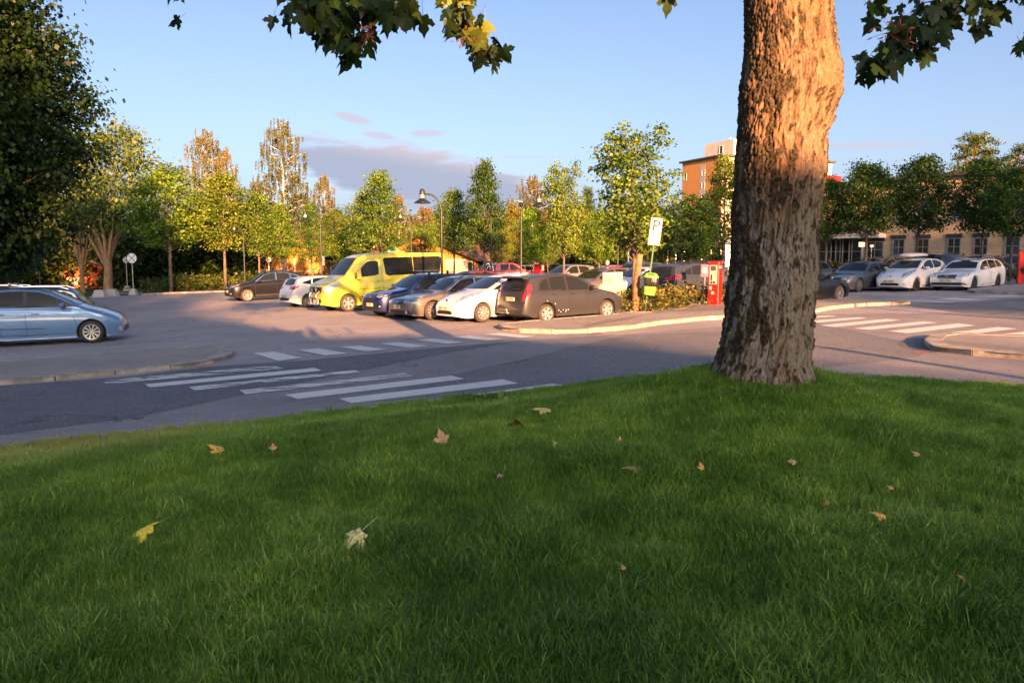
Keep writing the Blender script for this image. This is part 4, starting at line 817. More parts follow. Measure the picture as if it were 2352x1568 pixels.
# brick building on the right
def brick_building():
    t = thing('brick_building', 'two-storey yellow brick building with dark blind boxes behind the right-hand trees', 'building'); bm_ = brickmat()
    a = Vector((27.4, 79.6)); b = Vector((48.5, 47.0)); d = (b - a).normalized(); L_ = (b - a).length
    w = wallquad('wall', a, b, -.6, 8.7, bm_, t); uvwall(w, a)
    fm = mat('grey_window_frame', (.20, .21, .21), .6)
    def s_of(u, z=2.6):
        # parameter along the facade met by a sight line through picture column u
        k = (u - 1176) / F; return ((k * a.y - a.x) / (d.x - k * d.y))
    for u in (2058, 2113, 2184, 2245, 2318, 2400): window(t, a, b, s_of(u), 2.95, 1.05, 1.35, fm, shade=.32)
    for u in (2004, ): window(t, a, b, s_of(u), 2.75, 1.6, 1.4, fm, cols=2, rows=2, shade=.3)
    for u in (1940, 2004, 2060, 2120, 2193, 2262, 2330): window(t, a, b, s_of(u), 6.05, 1.05, 1.4, fm, shade=.32)
    # glazed entrance left
    for k, u in enumerate((1895, 1925, 1952)): window(t, a, b, s_of(u), 2.6, 1.9, 2.2, fm, cols=2, rows=2)
    c = MB(); wbox(c, a, b, s_of(1925), 4.05, 9, .5, .5, 1.2); c.build('canopy', mat('pale_fascia', (.45, .44, .42), .7), t)
    rf = MB(); wbox(rf, a, b, L_ / 2, 8.85, L_ + .6, .28, -6, 13); rf.build('roof', mat('dark_roof', (.05, .045, .045), .8), t)
    # return wall closing the far end
    n = Vector((-d.y, d.x)); w2 = wallquad('wall', a + n * 12, a, -.6, 8.7, bm_, t); uvwall(w2, a)
    return a, b
ba, bb = brick_building()
def tower():
    t = thing('apartment_tower', 'tall orange apartment tower with pale rooftop plant room behind the trees', 'building')
    og = mat('orange_render', (.50, .24, .075), .85, var=.05, vscale=.3); cr = mat('cream_panel', (.66, .58, .42), .85, var=.08, vscale=.5)
    P0 = at(1563, 590, 200); P1 = at(1652, 590, 186); a = Vector((P0.x, 200)); b = Vector((P1.x, 186)); d = (b - a).normalized(); n = Vector((-d.y, d.x)); L_ = (b - a).length; H = 25.3
    wallquad('wall', a, b, -1, H, og, t)
    e = b + n * 34; wallquad('wall', b, e, -1, H, cr, t)
    fm = mat('white_window_frame', (.7, .68, .62), .6); s_ = L_ * .53
    for k in range(8): window(t, a, b, s_ + .4, H - 2.9 - k * 2.95 - .2, 1.15, 1.45, fm, cols=1, rows=1)
    st = MB(); wbox(st, a, b, s_, H / 2 - .5, 2.2, H - 1.2, .004, .02); st.build('spandrel_panel', mat('grey_panel', (.40, .37, .36), .8), t)
    window(t, a, b, L_ * .08, H - 3.4, 1.0, 1.6, fm, cols=1, rows=1)
    for k in range(7):
        for j in range(3): window(t, b, e, 5 + j * 7, H - 3 - k * 2.95, 2.6, 1.4, fm, cols=2, rows=1)
    rf = MB(); c = (a + b) / 2 + n * 17; ro = Matrix(((d.x, n.x, 0), (d.y, n.y, 0), (0, 0, 1))); rf.box((c.x, c.y, H + .3), (L_ + 1.8, 35, .42), ro); rf.build('roof', mat('roof_edge', (.05, .04, .04), .8), t)
    pc = (a + b) / 2 + d * 2.6 + n * 9; ph = MB(); ph.box((pc.x, pc.y, H + 2.3), (10.6, 12, 3.8), ro); pr = ph.build('plant_room', mat('plant_render', (.70, .60, .50), .85, var=.12, vscale=.8), t)
    pa = pc - d * 5.3 - n * 6; pb = pc + d * 5.3 - n * 6; window(pr, pa, pb, 6.2, H + 2.2, 1.3, 1.8, fm, cols=1, rows=1)
    an = MB()
    for k, (o1, h) in enumerate(((-3.2, 2.2), (4.0, 3.4), (4.6, 2.6), (9, 3))): p = pc + d * (o1 if k < 3 else 4) + n * (0 if k < 3 else 5); an.tube([(p.x, p.y, H + 3.7), (p.x, p.y, H + 3.8 + h)], .05, 4); [an.box((p.x, p.y, H + 3.8 + h * q_), (.9 - .3 * q_, .06, .06)) for q_ in (.6, .75, .9)]
    an.build('antenna', M['steel'], t)
    # second block right of the trunk, red eaves
    t2 = thing('apartment_block', 'cream block with red roof edge just right of the big trunk', 'building'); A = at(1840, 590, 180); B = at(1912, 590, 186); A, B = Vector((A.x, 180)), Vector((B.x, 186))
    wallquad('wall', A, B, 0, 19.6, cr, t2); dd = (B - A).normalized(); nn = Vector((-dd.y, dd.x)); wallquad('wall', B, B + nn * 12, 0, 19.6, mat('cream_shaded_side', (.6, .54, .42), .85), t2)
    rr = MB(); wbox(rr, A, B, (B - A).length / 2 + .3, 20.2, (B - A).length + 1.6, 1.2, .3, .8); rr.build('roof_edge', mat('red_fascia', (.62, .02, .03), .5), t2); r2 = MB(); wbox(r2, A, B, (B - A).length / 2, 20.0, (B - A).length, .5, -6.4, 12); r2.build('roof', mat('dark_roof'), t2)
    for k in range(5): window(t2, A, B, (B - A).length * .8, 17 - 3 * k, 1.4, 1.5, fm, cols=1, rows=1)
    # low domed roof behind
    t3 = thing('flat_roofed_building', 'low white building with round roof drum seen between the trees right of the trunk', 'building'); c = at(1945, 590, 150)
    mb = MB().box((c.x, 152, 6), (14, 10, 12.6)); mb.build('wall', mat('pale_wall', (.5, .47, .44), .8), t3); MB().lathe([(3.2, 12.3), (3.2, 13.4), (2.6, 13.9), (0.01, 14.1)], 20, 'Z', (c.x + 1, 150, 0)).build('roof', mat('pale_roof', (.6, .5, .45), .7), t3, 40)
tower()
OR = mat('orange_boards', (.55, .22, .045), .8, var=.08, vscale=2); ORD = mat('orange_boards_aged', (.47, .18, .04), .8, var=.12, vscale=2)
WF = mat('white_trim', (.72, .66, .56), .6); TILE = mat('brown_roof', (.13, .07, .05), .85, var=.2, vscale=2)
board_me = {}
def boards(t, a, b, ztop, z0, mats=(OR, ORD), w=.42):
    """wall clad with vertical boards, each a piece; ztop is a function of the distance along"""
    a, b = Vector((a[0], a[1])), Vector((b[0], b[1])); L_ = (b - a).length; n = int(L_ / w); d = (b - a).normalized(); ang = math.atan2(d.y, d.x)
    for k in range(n):
        s_ = (k + .5) * L_ / n; h = ztop(s_) - z0; key = round(h, 2)
        if key not in board_me:
            me = bpy.data.meshes.new('board'); mb = MB().box((0, 0, key / 2), (L_ / n - .03, .05, key)); me.from_pydata(mb.v, [], mb.f); me.materials.append(OR); board_me[key] = me
        o = bpy.data.objects.new('board', board_me[key]); C.objects.link(o); o.parent = t; p = a + d * s_ + Vector((d.y, -d.x)) * (.03 + .02 * (k % 2)); o.location = (p.x, p.y, z0); o.rotation_euler = (0, 0, ang)
def timber():
    t = thing('timber_building', 'orange boarded timber building with white windows behind the black car', 'building')
    P0, P1 = at(574, 600, 92), at(742, 600, 89); a, b = Vector((P0.x, 92)), Vector((P1.x, 89)); L_ = (b - a).length; d = (b - a).normalized(); z0 = -.9
    w = wallquad('wall', a, b, z0, 3.4, ORD, t, .3)
    top = lambda s_: 1.9 + 1.0 * s_ / L_ * 2 if s_ < L_ / 2 else 2.9 + .75 * (1 - abs(s_ - L_ * .78) / (L_ * .3))
    boards(t, a, b, lambda s_: round(2 * (2.3 + 1.5 * min(1, s_ / (L_ * .62)) - 1.0 * max(0, s_ / L_ - .7))) / 2, z0)
    for (s0, w_) in ((.575, 1.0), (.72, 2.0), (.905, 1.6)): window(t, a, b, L_ * s0, 1.15, w_, 1.35, WF, cols=3 if w_ > 1.5 else 1, rows=1)
    tr = MB(); wbox(tr, a, b, .1, 1.2, .18, 4.1, .12, .1); wbox(tr, a, b, L_ - .1, 1.2, .18, 4.1, .12, .1); tr.build('corner_board', WF, t)
    r = MB(); n = Vector((-d.y, d.x)); e = b + n * 12; 
    A = lambda p, z: (p.x, p.y, z)
    r.add([A(a - n * .5, 2.9), A(b - n * .5, 3.4), A(b + n * 5, 5.4), A(a + n * 5, 5.0), A(a - n * .5, 3.05), A(b - n * .5, 3.55), A(b + n * 5, 5.55), A(a + n * 5, 5.15)], [(0, 1, 5, 4), (4, 5, 6, 7), (0, 3, 2, 1), (1, 2, 6, 5), (0, 4, 7, 3)]); r.build('roof', TILE, t)
    # lower extension with sloping brown roof to the right
    t2 = thing('annex', 'low brown-roofed annex with white gutter between the timber building and the yellow van', 'building'); Q0, Q1 = at(745, 600, 88), at(862, 600, 86); a2, b2 = Vector((Q0.x, 88)), Vector((Q1.x, 86)); wallquad('wall', a2, b2, z0, 1.75, mat('brown_boards', (.20, .12, .06), .85, var=.2), t2)
    n2 = Vector((0, 1)); L2 = (b2 - a2).length
    r = MB(); r.add([(a2.x - .2, 87.4, 2.6), (b2.x, 85.4, 1.7), (b2.x, 92, 4.2), (a2.x + 2, 94, 4.6)], [(0, 1, 2, 3)]); r.add([(a2.x - .2, 87.4, 2.45), (b2.x, 85.4, 1.55), (b2.x, 85.4, 1.7), (a2.x - .2, 87.4, 2.6)], [(0, 1, 2, 3)]); r.build('roof', TILE, t2)
    g_ = MB().tube([(a2.x - .3, 87.2, 2.5), (a2.x + 2.6, 86.9, 2.0), (b2.x, 85.2, 1.65)], .07, 6); g_.tube([(a2.x + 2.6, 86.9, 2.0), (a2.x + 2.4, 87.1, 1.5), (a2.x + .8, 87.6, 1.0), (a2.x + .8, 87.6, -.4)], .06, 6); g_.build('gutter', WF, t2)
    # gabled orange house right, behind the van
    t3 = thing('gabled_house', 'orange house with low brown gable roof and white garage door right of the yellow van', 'building'); R0, R1 = at(885, 600, 84), at(1094, 600, 78); a3, b3 = Vector((R0.x, 84)), Vector((R1.x, 78)); L3 = (b3 - a3).length; d3 = (b3 - a3).normalized(); n3 = Vector((-d3.y, d3.x))
    def gz(s_): return 1.9 + 2.3 * (1 - abs(s_ - L3 * .42) / (L3 * .58))
    v = [A(a3, -.9), A(b3, -.9), A(b3, gz(L3)), A(a3 + d3 * L3 * .42, gz(L3 * .42)), A(a3, gz(0))]; v += [(p[0] + n3.x * .3, p[1] + n3.y * .3, p[2]) for p in v]
    pyd('wall', v, [(0, 1, 2, 3, 4), (9, 8, 7, 6, 5), (0, 5, 6, 1), (1, 6, 7, 2), (2, 7, 8, 3), (3, 8, 9, 4), (4, 9, 5, 0)], OR, t3)
    r = MB(); pk = a3 + d3 * L3 * .42
    for (p, q_) in ((a3 - d3 * .8, pk), (pk, b3 + d3 * .8)):
        z1, z2 = (gz(0) - .25, gz(L3 * .42) + .1) if p != pk else (gz(L3 * .42) + .1, gz(L3) - .25)
        c0, c1 = p - n3 * .7, q_ - n3 * .7; e0, e1 = p + n3 * 9, q_ + n3 * 9; r.add([A(c0, z1), A(c1, z2), A(e1, z2), A(e0, z1), A(c0, z1 + .18), A(c1, z2 + .18), A(e1, z2 + .18), A(e0, z1 + .18)], [(0, 1, 5, 4), (4, 5, 6, 7), (3, 2, 1, 0), (1, 2, 6, 5), (0, 4, 7, 3)])
    r.build('roof', TILE, t3); gd = MB(); wbox(gd, a3, b3, L3 * .80, .75, 2.2, 1.9, .03, .06); gd.build('garage_door', mat('beige_door', (.5, .42, .32), .7), t3); gf = MB(); wbox(gf, a3, b3, L3 * .80, 1.78, 2.6, .16, .05, .1); wbox(gf, a3, b3, L3 * .80 - 1.25, .75, .16, 1.9, .05, .1); wbox(gf, a3, b3, L3 * .80 + 1.25, .75, .16, 1.9, .05, .1); gf.build('door_frame', WF, t3)
    window(t3, a3, b3, L3 * .93, 1.1, .8, 1.1, WF, cols=1, rows=1); ch = MB().box((pk.x - 5.2, pk.y + 5, 5.0), (2.4, 1.2, 1.6)); ch.build('chimney', mat('brown_chimney', (.2, .09, .06), .85), t3)
    # small orange shed at the left
    t4 = thing('shed', 'small orange-red shed wall with grey roof between the pollarded trees', 'shed'); S0, S1 = at(128, 600, 80), at(231, 600, 78); a4, b4 = Vector((S0.x, 80)), Vector((S1.x, 78)); RD = mat('orange_red_paint', (.50, .125, .045), .8, var=.08, vscale=2); wallquad('wall', a4, b4, -1.0, 1.45, RD, t4)
    rf = MB(); nn = Vector((0, 1)); rf.add([(a4.x - .2, 79.6, 1.95), (b4.x + .2, 77.6, 1.38), (b4.x + .2, 82, 2.5), (a4.x - .2, 84, 2.9), (a4.x - .2, 79.6, 1.8), (b4.x + .2, 77.6, 1.26)], [(0, 1, 2, 3), (4, 5, 1, 0)]); rf.build('roof', mat('grey_roof', (.10, .095, .10), .8), t4)
    pl = MB(); wbox(pl, a4, b4, 1.9, -.35, 2.6, .7, .06, .08); pl.build('plinth', mat('white_plinth', (.6, .55, .48), .8), t4)
    # low yellow building behind the parking sign
    t5 = thing('low_building', 'long low yellow-orange building with small white windows behind the parking sign', 'building'); U0, U1 = at(1424, 600, 104), at(1560, 600, 100); a5, b5 = Vector((U0.x, 104)), Vector((U1.x, 100)); wallquad('wall', a5, b5, -.2, 3.35, mat('yellow_render', (.50, .26, .09), .85, var=.06), t5)
    q_ = MB(); wbox(q_, a5, b5, (b5 - a5).length / 2, 3.5, (b5 - a5).length + .8, .3, -3, 7); q_.build('roof', mat('roof_edge'), t5)
    for s_ in (4.4, 5.6, 6.4): window(t5, a5, b5, s_, 1.75, .8, .9, WF, cols=1, rows=1)
    # canopy walkway in front of the tower
    t6 = thing('canopy', 'long flat entrance canopy with railing in front of the orange tower', 'canopy'); V0, V1 = at(1524, 600, 96), at(1690, 600, 84); a6, b6 = Vector((V0.x, 96)), Vector((V1.x, 84)); L6 = (b6 - a6).length
    c6 = MB(); wbox(c6, a6, b6, L6 / 2, 3.35, L6, .35, -1.5, 3.6); c6.build('roof', mat('canopy_grey', (.17, .16, .155), .8), t6); wallquad('wall', a6 + Vector((1.0, 2.5)), b6 + Vector((1.0, 2.5)), -.5, 3.2, mat('dim_brick', (.22, .17, .12), .9, var=.15), t6)
    for k in range(8): c_, _, _ = on_wall(a6, b6, L6 * (k + .5) / 8, 1.3); MB().box(c_, (.14, .14, 3.7)).build('post', M['steel'] if k % 3 else WF, t6)
    rl = MB(); wbox(rl, a6, b6, L6 / 2, 4.0, L6, .06, .1, .05); [wbox(rl, a6, b6, L6 * k / 20, 3.75, .05, .5, .1, .05) for k in range(21)]; rl.build('railing', M['steel'], t6)
timber()
# ---------------------------------------------------------------- cars
def lerpP(P, x): return float(np.interp(x, [p[0] for p in P], [p[1] for p in P]))
def smoothed(P, L, sg=5):
    xs = np.arange(0, L + .0001, .01); z = np.interp(xs, [p[0] for p in P], [p[1] for p in P]); k = np.exp(-.5 * (np.arange(-15, 16) / sg) ** 2); k /= k.sum()
    zp = np.pad(z, 15, mode='reflect', reflect_type='odd'); return xs, np.convolve(zp, k, 'valid')
def body_mesh(sp, fine=1.0):
    L, Wd, H = sp['L'], sp['W'], sp['H']; rw = sp['rw']; xs, zt = smoothed(sp['top'], L, sp.get('sg', 5)); belt = sp['belt']; hw0 = Wd / 2
    fr, rr = sp.get('front', (.9, .60)), sp.get('rear', (.55, .80)); gc = sp.get('gc', .20)
    def hw(s):
        w = hw0
        if s < fr[0]: k = 1 - s / fr[0]; w *= fr[1] + (1 - fr[1]) * (1 - k ** 2.6) ** .5
        if L - s < rr[0]: k = 1 - (L - s) / rr[0]; w *= rr[1] + (1 - rr[1]) * max(0, 1 - k ** 2.6) ** .5
        return w
    def top(s): return float(np.interp(s, xs, zt))
    wheels = [sp['xf'], sp['xr']]; Ra = rw + sp.get('arch', .055)
    def bot(s):
        b = gc + .08 * max(0, 1 - s / .35) + .12 * max(0, 1 - (L - s) / .4)
        for w in wheels:
            d = abs(s - w)
            if d < Ra: b = max(b, rw - .02 + math.sqrt(Ra * Ra - d * d))
        return b
    st = set(np.round(np.arange(0, L + .001, .055 * fine), 3)) | {0, .01, .03, .06, .10, L - .01, L - .03, L - .06, L - .10, L}
    for w in wheels:
        for k in range(0, 13): a = math.pi * k / 12; st.add(round(w + Ra * math.cos(a) * .9999, 4))
        st.add(round(w - Ra - .004, 4)); st.add(round(w + Ra + .004, 4))
    st = sorted(s for s in st if 0 <= s <= L); st = [s for i, s in enumerate(st) if i == 0 or s - st[i - 1] > .0015]
    ti, ledge = sp.get('tumble', .19), .022; V = []; n = 0
    for s in st:
        w, t, b = hw(s), top(s), bot(s); bl = lerpP(belt, s); gh = max(0, min(1, (t - bl - .02) / .25)); gh = gh * gh * (3 - 2 * gh); crown = .035
        zs = min(bl, t - crown - .085 * (1 - gh) - .05); zs = max(zs, b + .08)
        def ys(z):
            if z <= bl: qv = (z - .25) / (bl - .25); return w * (1 - .040 * ((qv - .52) / .5) ** 2 - (.018 if qv > .93 else 0))
            return w * (1 - .04 * .92 - .018) - ledge - ti * ((z - bl) / (H - bl)) ** 1.15
        pts = [(0, b), (w * .5, b), (w * .86, b), (w * .955, b + .004)]
        z0 = b + .03
        for k in range(9): z = z0 + (zs - z0) * k / 8; pts.append((ys(z), z))
        ze = max(zs, (t - crown - .06) * gh + zs * (1 - gh))
        for k in range(1, 8): z = zs + (ze - zs) * k / 7 + 1e-5 * k; pts.append((ys(z) if z > zs + 1e-4 else ys(zs), z))
        yc, zc = pts[-1]; rz = t - crown - zc; ry = min(yc * .6, .10 * gh + .20 * (1 - gh))
        for k in range(1, 7): a = math.pi / 2 * k / 6; pts.append((yc - ry * (1 - math.cos(a)), zc + rz * math.sin(a)))
        ye = yc - ry
        for k in range(1, 6): y = ye * (1 - k / 5); pts.append((y, t - crown * (y / max(ye, .01)) ** 2))
        X = L / 2 - s; full = [(X, y, z) for y, z in pts] + [(X, -y, z) for y, z in pts[-2:0:-1]]; V += full; n = len(full)
    f = [(j * n + i, (j + 1) * n + i, (j + 1) * n + (i + 1) % n, j * n + (i + 1) % n) for j in range(len(st) - 1) for i in range(n)]
    me = bpy.data.meshes.new('body'); me.from_pydata(V, [], f); bm = bmesh.new(); bm.from_mesh(me); bm.verts.ensure_lookup_table()
    bm.faces.new([bm.verts[i] for i in range(n)][::-1]); bm.faces.new([bm.verts[(len(st) - 1) * n + i] for i in range(n)])
    bmesh.ops.remove_doubles(bm, verts=bm.verts, dist=.0004); bmesh.ops.recalc_face_normals(bm, faces=bm.faces); bm.to_mesh(me); bvh = BVHTree.FromBMesh(bm); bm.free(); me.update()
    return me, bvh, (hw, top, bot)
def decal(bvh, pts3, d, name, m, parent, off=.005, step=.075, label=None):
    d = Vector(d).normalized(); u = Vector((-d.y, d.x, 0)).normalized(); 
    if abs(d.z) > .9: u = Vector((0, 1, 0))
    w = d.cross(u).normalized()
    if w.z < 0 and abs(d.z) < .9: w = -w
    P = [Vector((Vector(p).dot(u), Vector(p).dot(w))) for p in pts3]; n = len(P); poly = []
    for i in range(n):
        a, b = P[i], P[(i + 1) % n]; k = max(1, int((b - a).length / step)); poly += [a.lerp(b, j / k) for j in range(k)]
    x0, x1 = min(p.x for p in poly), max(p.x for p in poly); y0, y1 = min(p.y for p in poly), max(p.y for p in poly)
    def inside(p):
        c = False
        for i in range(len(poly)):
            a, b = poly[i], poly[i - 1]
            if (a.y > p.y) != (b.y > p.y) and p.x < (b.x - a.x) * (p.y - a.y) / (b.y - a.y) + a.x: c = not c
        return c
    pts = list(poly); x = x0 + step / 2
    while x < x1:
        y = y0 + step / 2
        while y < y1:
            p = Vector((x, y))
            if inside(p) and min((p - e).length for e in poly) > step * .35: pts.append(p)
            y += step
        x += step
    r = delaunay_2d_cdt(pts, [], [list(range(len(poly)))], 1, 1e-5); V = []; ok = []
    for p in r[0]:
        o = u * p.x + w * p.y - d * 6; h = bvh.ray_cast(o, d, 12)
        if h[0] is None:
            # just off the silhouette: take the nearest surface point instead
            h2 = bvh.find_nearest(u * p.x + w * p.y - d * (4 if False else 0.6)); ok.append(False); V.append(Vector((0, 0, 0))); continue
        nn = h[1]; nn = nn if nn.dot(d) < 0 else -nn; V.append(h[0] + (nn * .6 - d * .4).normalized() * off); ok.append(True)
    F_ = [tuple(f) for f in r[2] if all(ok[i] for i in f)]
    if not F_: return None
    me = bpy.data.meshes.new(name); me.from_pydata(V, [], F_); me.update(); me.polygons.foreach_set('use_smooth', [True] * len(me.polygons))
    c = me.polygons[len(me.polygons) // 2].normal
    if c.dot(d) > 0: me.flip_normals()
    return obj(name, me, m, parent)
wheel_cache = {}
def wheel_meshes(rw, n, dark=False, tw=.2, rimf=.68, double=False):
    key = (rw, n, dark, double)
    if key in wheel_cache: return wheel_cache[key]
    R_ = rw * rimf; h = tw / 2
    tb = MB(); tb.lathe([(R_, -h), (R_ + .02, -h - .004), (rw - .03, -h + .006), (rw - .006, -h + .03), (rw, -h * .5), (rw, h * .5), (rw - .006, h - .03), (rw - .03, h - .006), (R_ + .02, h + .004), (R_, h - .01), (R_ - .01, h - .06), (.02, h - .07), (.02, -h + .02), (R_, -h)], 28, 'Y', cap=False)
    tm = bpy.data.meshes.new('wheel'); tm.from_pydata(tb.v, [], tb.f); tm.update(); tm.polygons.foreach_set('use_smooth', [True] * len(tm.polygons)); tm.set_sharp_from_angle(angle=R(35)); tm.materials.append(M['rubber'])
    rb = MB(); rb.lathe([(R_ + .006, h - .012), (R_ + .004, h), (R_ - .016, h - .002), (R_ - .02, h - .03), (R_ - .018, h - .05)], 32, 'Y', cap=False)
    rb.lathe([(.03, h - .06), (.05, h - .012), (.035, h - .006), (.001, h - .006)], 16, 'Y', cap=False)
    for k in range(n):
        a = 2 * math.pi * k / n + .3
        for o_ in ((-.085, .085) if double else (0,)):
            ww = (.014 if double else .055 * 5 / n + .004); ca, sa = math.cos(a), math.sin(a); px_, pz_ = -sa, ca; v = []
            for (r_, w_, y_) in ((.03, ww * .8, h - .016), (R_ * .55, ww * (.85), h - .014), (R_ - .01, ww * 1.25, h - .006)):
                oo = o_ * (r_ / R_) * (1.3 if double else 1) * R_ / .2
                for sg in (-1, 1):
                    for yy in (y_, y_ - .03): v.append((ca * r_ + px_ * (w_ * sg + oo * .5), yy, sa * r_ + pz_ * (w_ * sg + oo * .5)))
            f = []
            for j in (0, 4): f += [(j, j + 4, j + 6, j + 2), (j, j + 1, j + 5, j + 4), (j + 2, j + 6, j + 7, j + 3), (j + 1, j + 3, j + 7, j + 5)]
            rb.add(v, f)
    rm = bpy.data.meshes.new('rim'); rm.from_pydata(rb.v, [], rb.f); rm.update(); rm.materials.append(M['darkrim'] if dark else M['rim'])
    db = MB(); db.lathe([(R_ - .012, h - .055), (.001, h - .055)], 24, 'Y', cap=False); dm = bpy.data.meshes.new('brake_disc'); dm.from_pydata(db.v, [], db.f); dm.materials.append(mat('wheel_recess', (.02, .02, .021), .6, .2)); dm.update()
    wheel_cache[key] = (tm, rm, dm); return wheel_cache[key]
def plate(parent, X, Z, txt, back=False, tone=(.72, .72, .70), w=.50, yoff=0, tiltz=0):
    sx = -1 if back else 1; rot = Matrix.Rotation(tiltz, 3, 'Z')
    n = Vector((sx, 0, 0)); n.rotate(Matrix.Rotation(tiltz, 3, 'Z')); xd = Vector((0, sx, 0)); xd.rotate(Matrix.Rotation(tiltz, 3, 'Z'))
    c = Vector((X, yoff, Z)); mb = MB().box((0, 0, 0), (.014, w, .115)); o = mb.build('licence_plate', mat('plate_white', tone, .5), parent); o.location = c; o.rotation_euler = (0, 0, tiltz)
    fx = frame_mtx((sx * .0085, (-.005) * sx - 0, 0), (0, sx, 0), (0, 0, 1)); text(txt, .098, fx, o, M['sign_black'], depth=.0008)
    bl = MB().box((sx * .0078, -sx * (w / 2 - .02), 0), (.002, .038, .11)); bl.build('blue_band', mat('plate_blue', (.01, .03, .25), .5), o)
def car(name, sp, paint, label, wheel_px, wheel, th, group=None, cat='car', rims=(5, False, False), txt='', back_txt='', fine=1.0, detail=True, pos=None, bars=None, rails=False, dz=0):
    """wheel_px: ground point (Vector) touched by the named wheel: 'FL','FR','RL','RR'; th: heading in degrees"""
    me, bvh, (hw, top, bot) = body_mesh(sp, fine); L, Wd, H, rw = sp['L'], sp['W'], sp['H'], sp['rw']; X = lambda s: L / 2 - s
    th = R(th); f = Vector((math.cos(th), math.sin(th), .025 * math.cos(th))).normalized(); n = Vector((-.025, 0, 1)).normalized(); l = n.cross(f)
    lx = X(sp['xf'] if wheel[0] == 'F' else sp['xr']); ly = (Wd / 2 - .03) * (1 if wheel[1] == 'L' else -1); gpnt = wheel_px
    o3 = Vector((gpnt.x, gpnt.y, GZ(gpnt.x))) - f * lx - l * ly; o3.z = GZ(o3.x) + .002 + dz
    t = thing(name, label, cat, (0, 0, 0), 0, group); mt = Matrix((f, l, n)).transposed().to_4x4(); mt.translation = o3; t.matrix_world = mt
    b = obj('body', me, paint, t, 38)
    ch = MB(); ch.box((0, 0, .42), (L - 1.1, Wd - .56, .5)); ch.build('underbody', M['black'], t)
    tm, rm, dm = wheel_meshes(rw, rims[0], rims[1], double=rims[2])
    for s in (sp['xf'], sp['xr']):
        for sg in (1, -1):
            w = bpy.data.objects.new('wheel', tm); C.objects.link(w); w.parent = t; w.location = (X(s), sg * (Wd / 2 - .125), rw); w.rotation_euler = (0, random.uniform(0, 6), 0) if sg > 0 else (0, random.uniform(0, 6), math.pi)
            for nm, m_ in (('rim', rm), ('brake_disc', dm)): r_ = bpy.data.objects.new(nm, m_); C.objects.link(r_); r_.parent = w
    def D(pts, d, nm, m_, **k): return decal(bvh, pts, d, nm, m_, t, **k)
    def clampz(poly):
        o_ = []
        for i, (s, z) in enumerate(poly):
            s2, z2 = poly[(i + 1) % len(poly)]
            for k in range(6): ss, zz = s + (s2 - s) * k / 6, z + (z2 - z) * k / 6; o_.append((ss, min(zz, top(ss) - .098)))
        return o_
    for poly in map(clampz, sp['side_win']):
        for sg in (1, -1): D([(X(s), 0, z) for s, z in poly], (0, -sg, 0), 'side_window', M['glass'])
    if sp.get('trim') and detail:                                    # bright or dark window surround
        for sg in (1, -1): D([(X(s), 0, z + .012) for s, z in clampz(sp['trim'])], (0, -sg, 0), 'window_trim', M['chrome'] if sp.get('trimc') else M['black'], off=.003)
    elif detail:
        al = [p for poly in sp['side_win'] for p in poly]; 
    ws = sp['ws']; D([(0, y, z) for y, z in ws] + [(0, -y, z) for y, z in ws[::-1]], (-1, 0, 0), 'windscreen', M['glass'], step=.1, off=.012)
    rwn = sp['rear_win']; D([(0, y, z) for y, z in rwn] + [(0, -y, z) for y, z in rwn[::-1]], (1, 0, 0), 'rear_window', M['glass'], step=.1)
    for sg in (1, -1):
        hl = sp['head']; D([(X(s), sg * y, z) for s, y, z in hl], Vector((-1, -sg * .9, 0)), 'headlight', M['lamp_glass'], step=.06)
        tl = sp['tail']; D([(X(L - s), sg * y, z) for s, y, z in tl], Vector((1, -sg * .9, 0)), 'tail_light', M['red_lens'], step=.06)
    if detail:
        seamm = mat('panel_gap', (.008, .008, .009), .7)
        for ln in sp.get('seams', []):
            for sg in (1, -1):
                for a, b2 in zip(ln, ln[1:]):
                    if max(a[0], b2[0]) < 1.4 and (a[1] > top(a[0]) - .16 or b2[1] > top(b2[0]) - .16): continue
                    a_, b_ = Vector((X(a[0]), a[1])), Vector((X(b2[0]), b2[1])); nn = (b_ - a_).normalized().orthogonal() * .006
                    D([(p.x, 0, p.y) for p in (a_ + nn, b_ + nn, b_ - nn, a_ - nn)], (0, -sg, 0), 'panel_gap', seamm, off=.0025, step=.15)
        for s, z in sp.get('handles', []):
            for sg in (1, -1):
                y = hw(s) * .985 * sg; MB().box((X(s), y + .012 * sg, z), (.20, .035, .035)).build('door_handle', paint if not sp.get('trimc') else M['chrome'], t)
        for (poly, mm) in sp.get('frontp', []): D([(0, y, z) for y, z in poly], (-1, 0, 0), 'grille' if mm == 'black' else 'trim_strip', M[mm], off=.007)
        for (poly, mm) in sp.get('rearp', []): D([(0, y, z) for y, z in poly], (1, 0, 0), 'rear_trim', M[mm], off=.007)
        for (poly, mm) in sp.get('sidep', []):
            for sg in (1, -1): D([(X(s), 0, z) for s, z in poly], (0, -sg, 0), 'side_trim', M[mm], off=.004)
        for ye, ze, rr_ in sp.get('fog', []):
            for sg in (1, -1): D([(L / 2 - .12, sg * ye + rr_ * math.cos(a), ze + rr_ * .8 * math.sin(a)) for a in [k * math.pi / 5 for k in range(10)]], Vector((-1, -sg * .35, 0)), 'fog_light', M['lamp_glass'], off=.009, step=.05)
        if sp.get('emblem'):
            h = bvh.ray_cast(Vector((6, 0, sp['emblem'])), Vector((-1, 0, 0)))
            if h[0]:
                e = MB(); c = h[0]; e.lathe([(.065, 0), (.07, .01), (.05, .014), (.048, .004)], 20, 'X', (c.x + .004, 0, c.z)); e.box((c.x + .012, 0, c.z), (.012, .13 if sp.get('bar') else .02, .022)); e.build('emblem', M['chrome'], t)
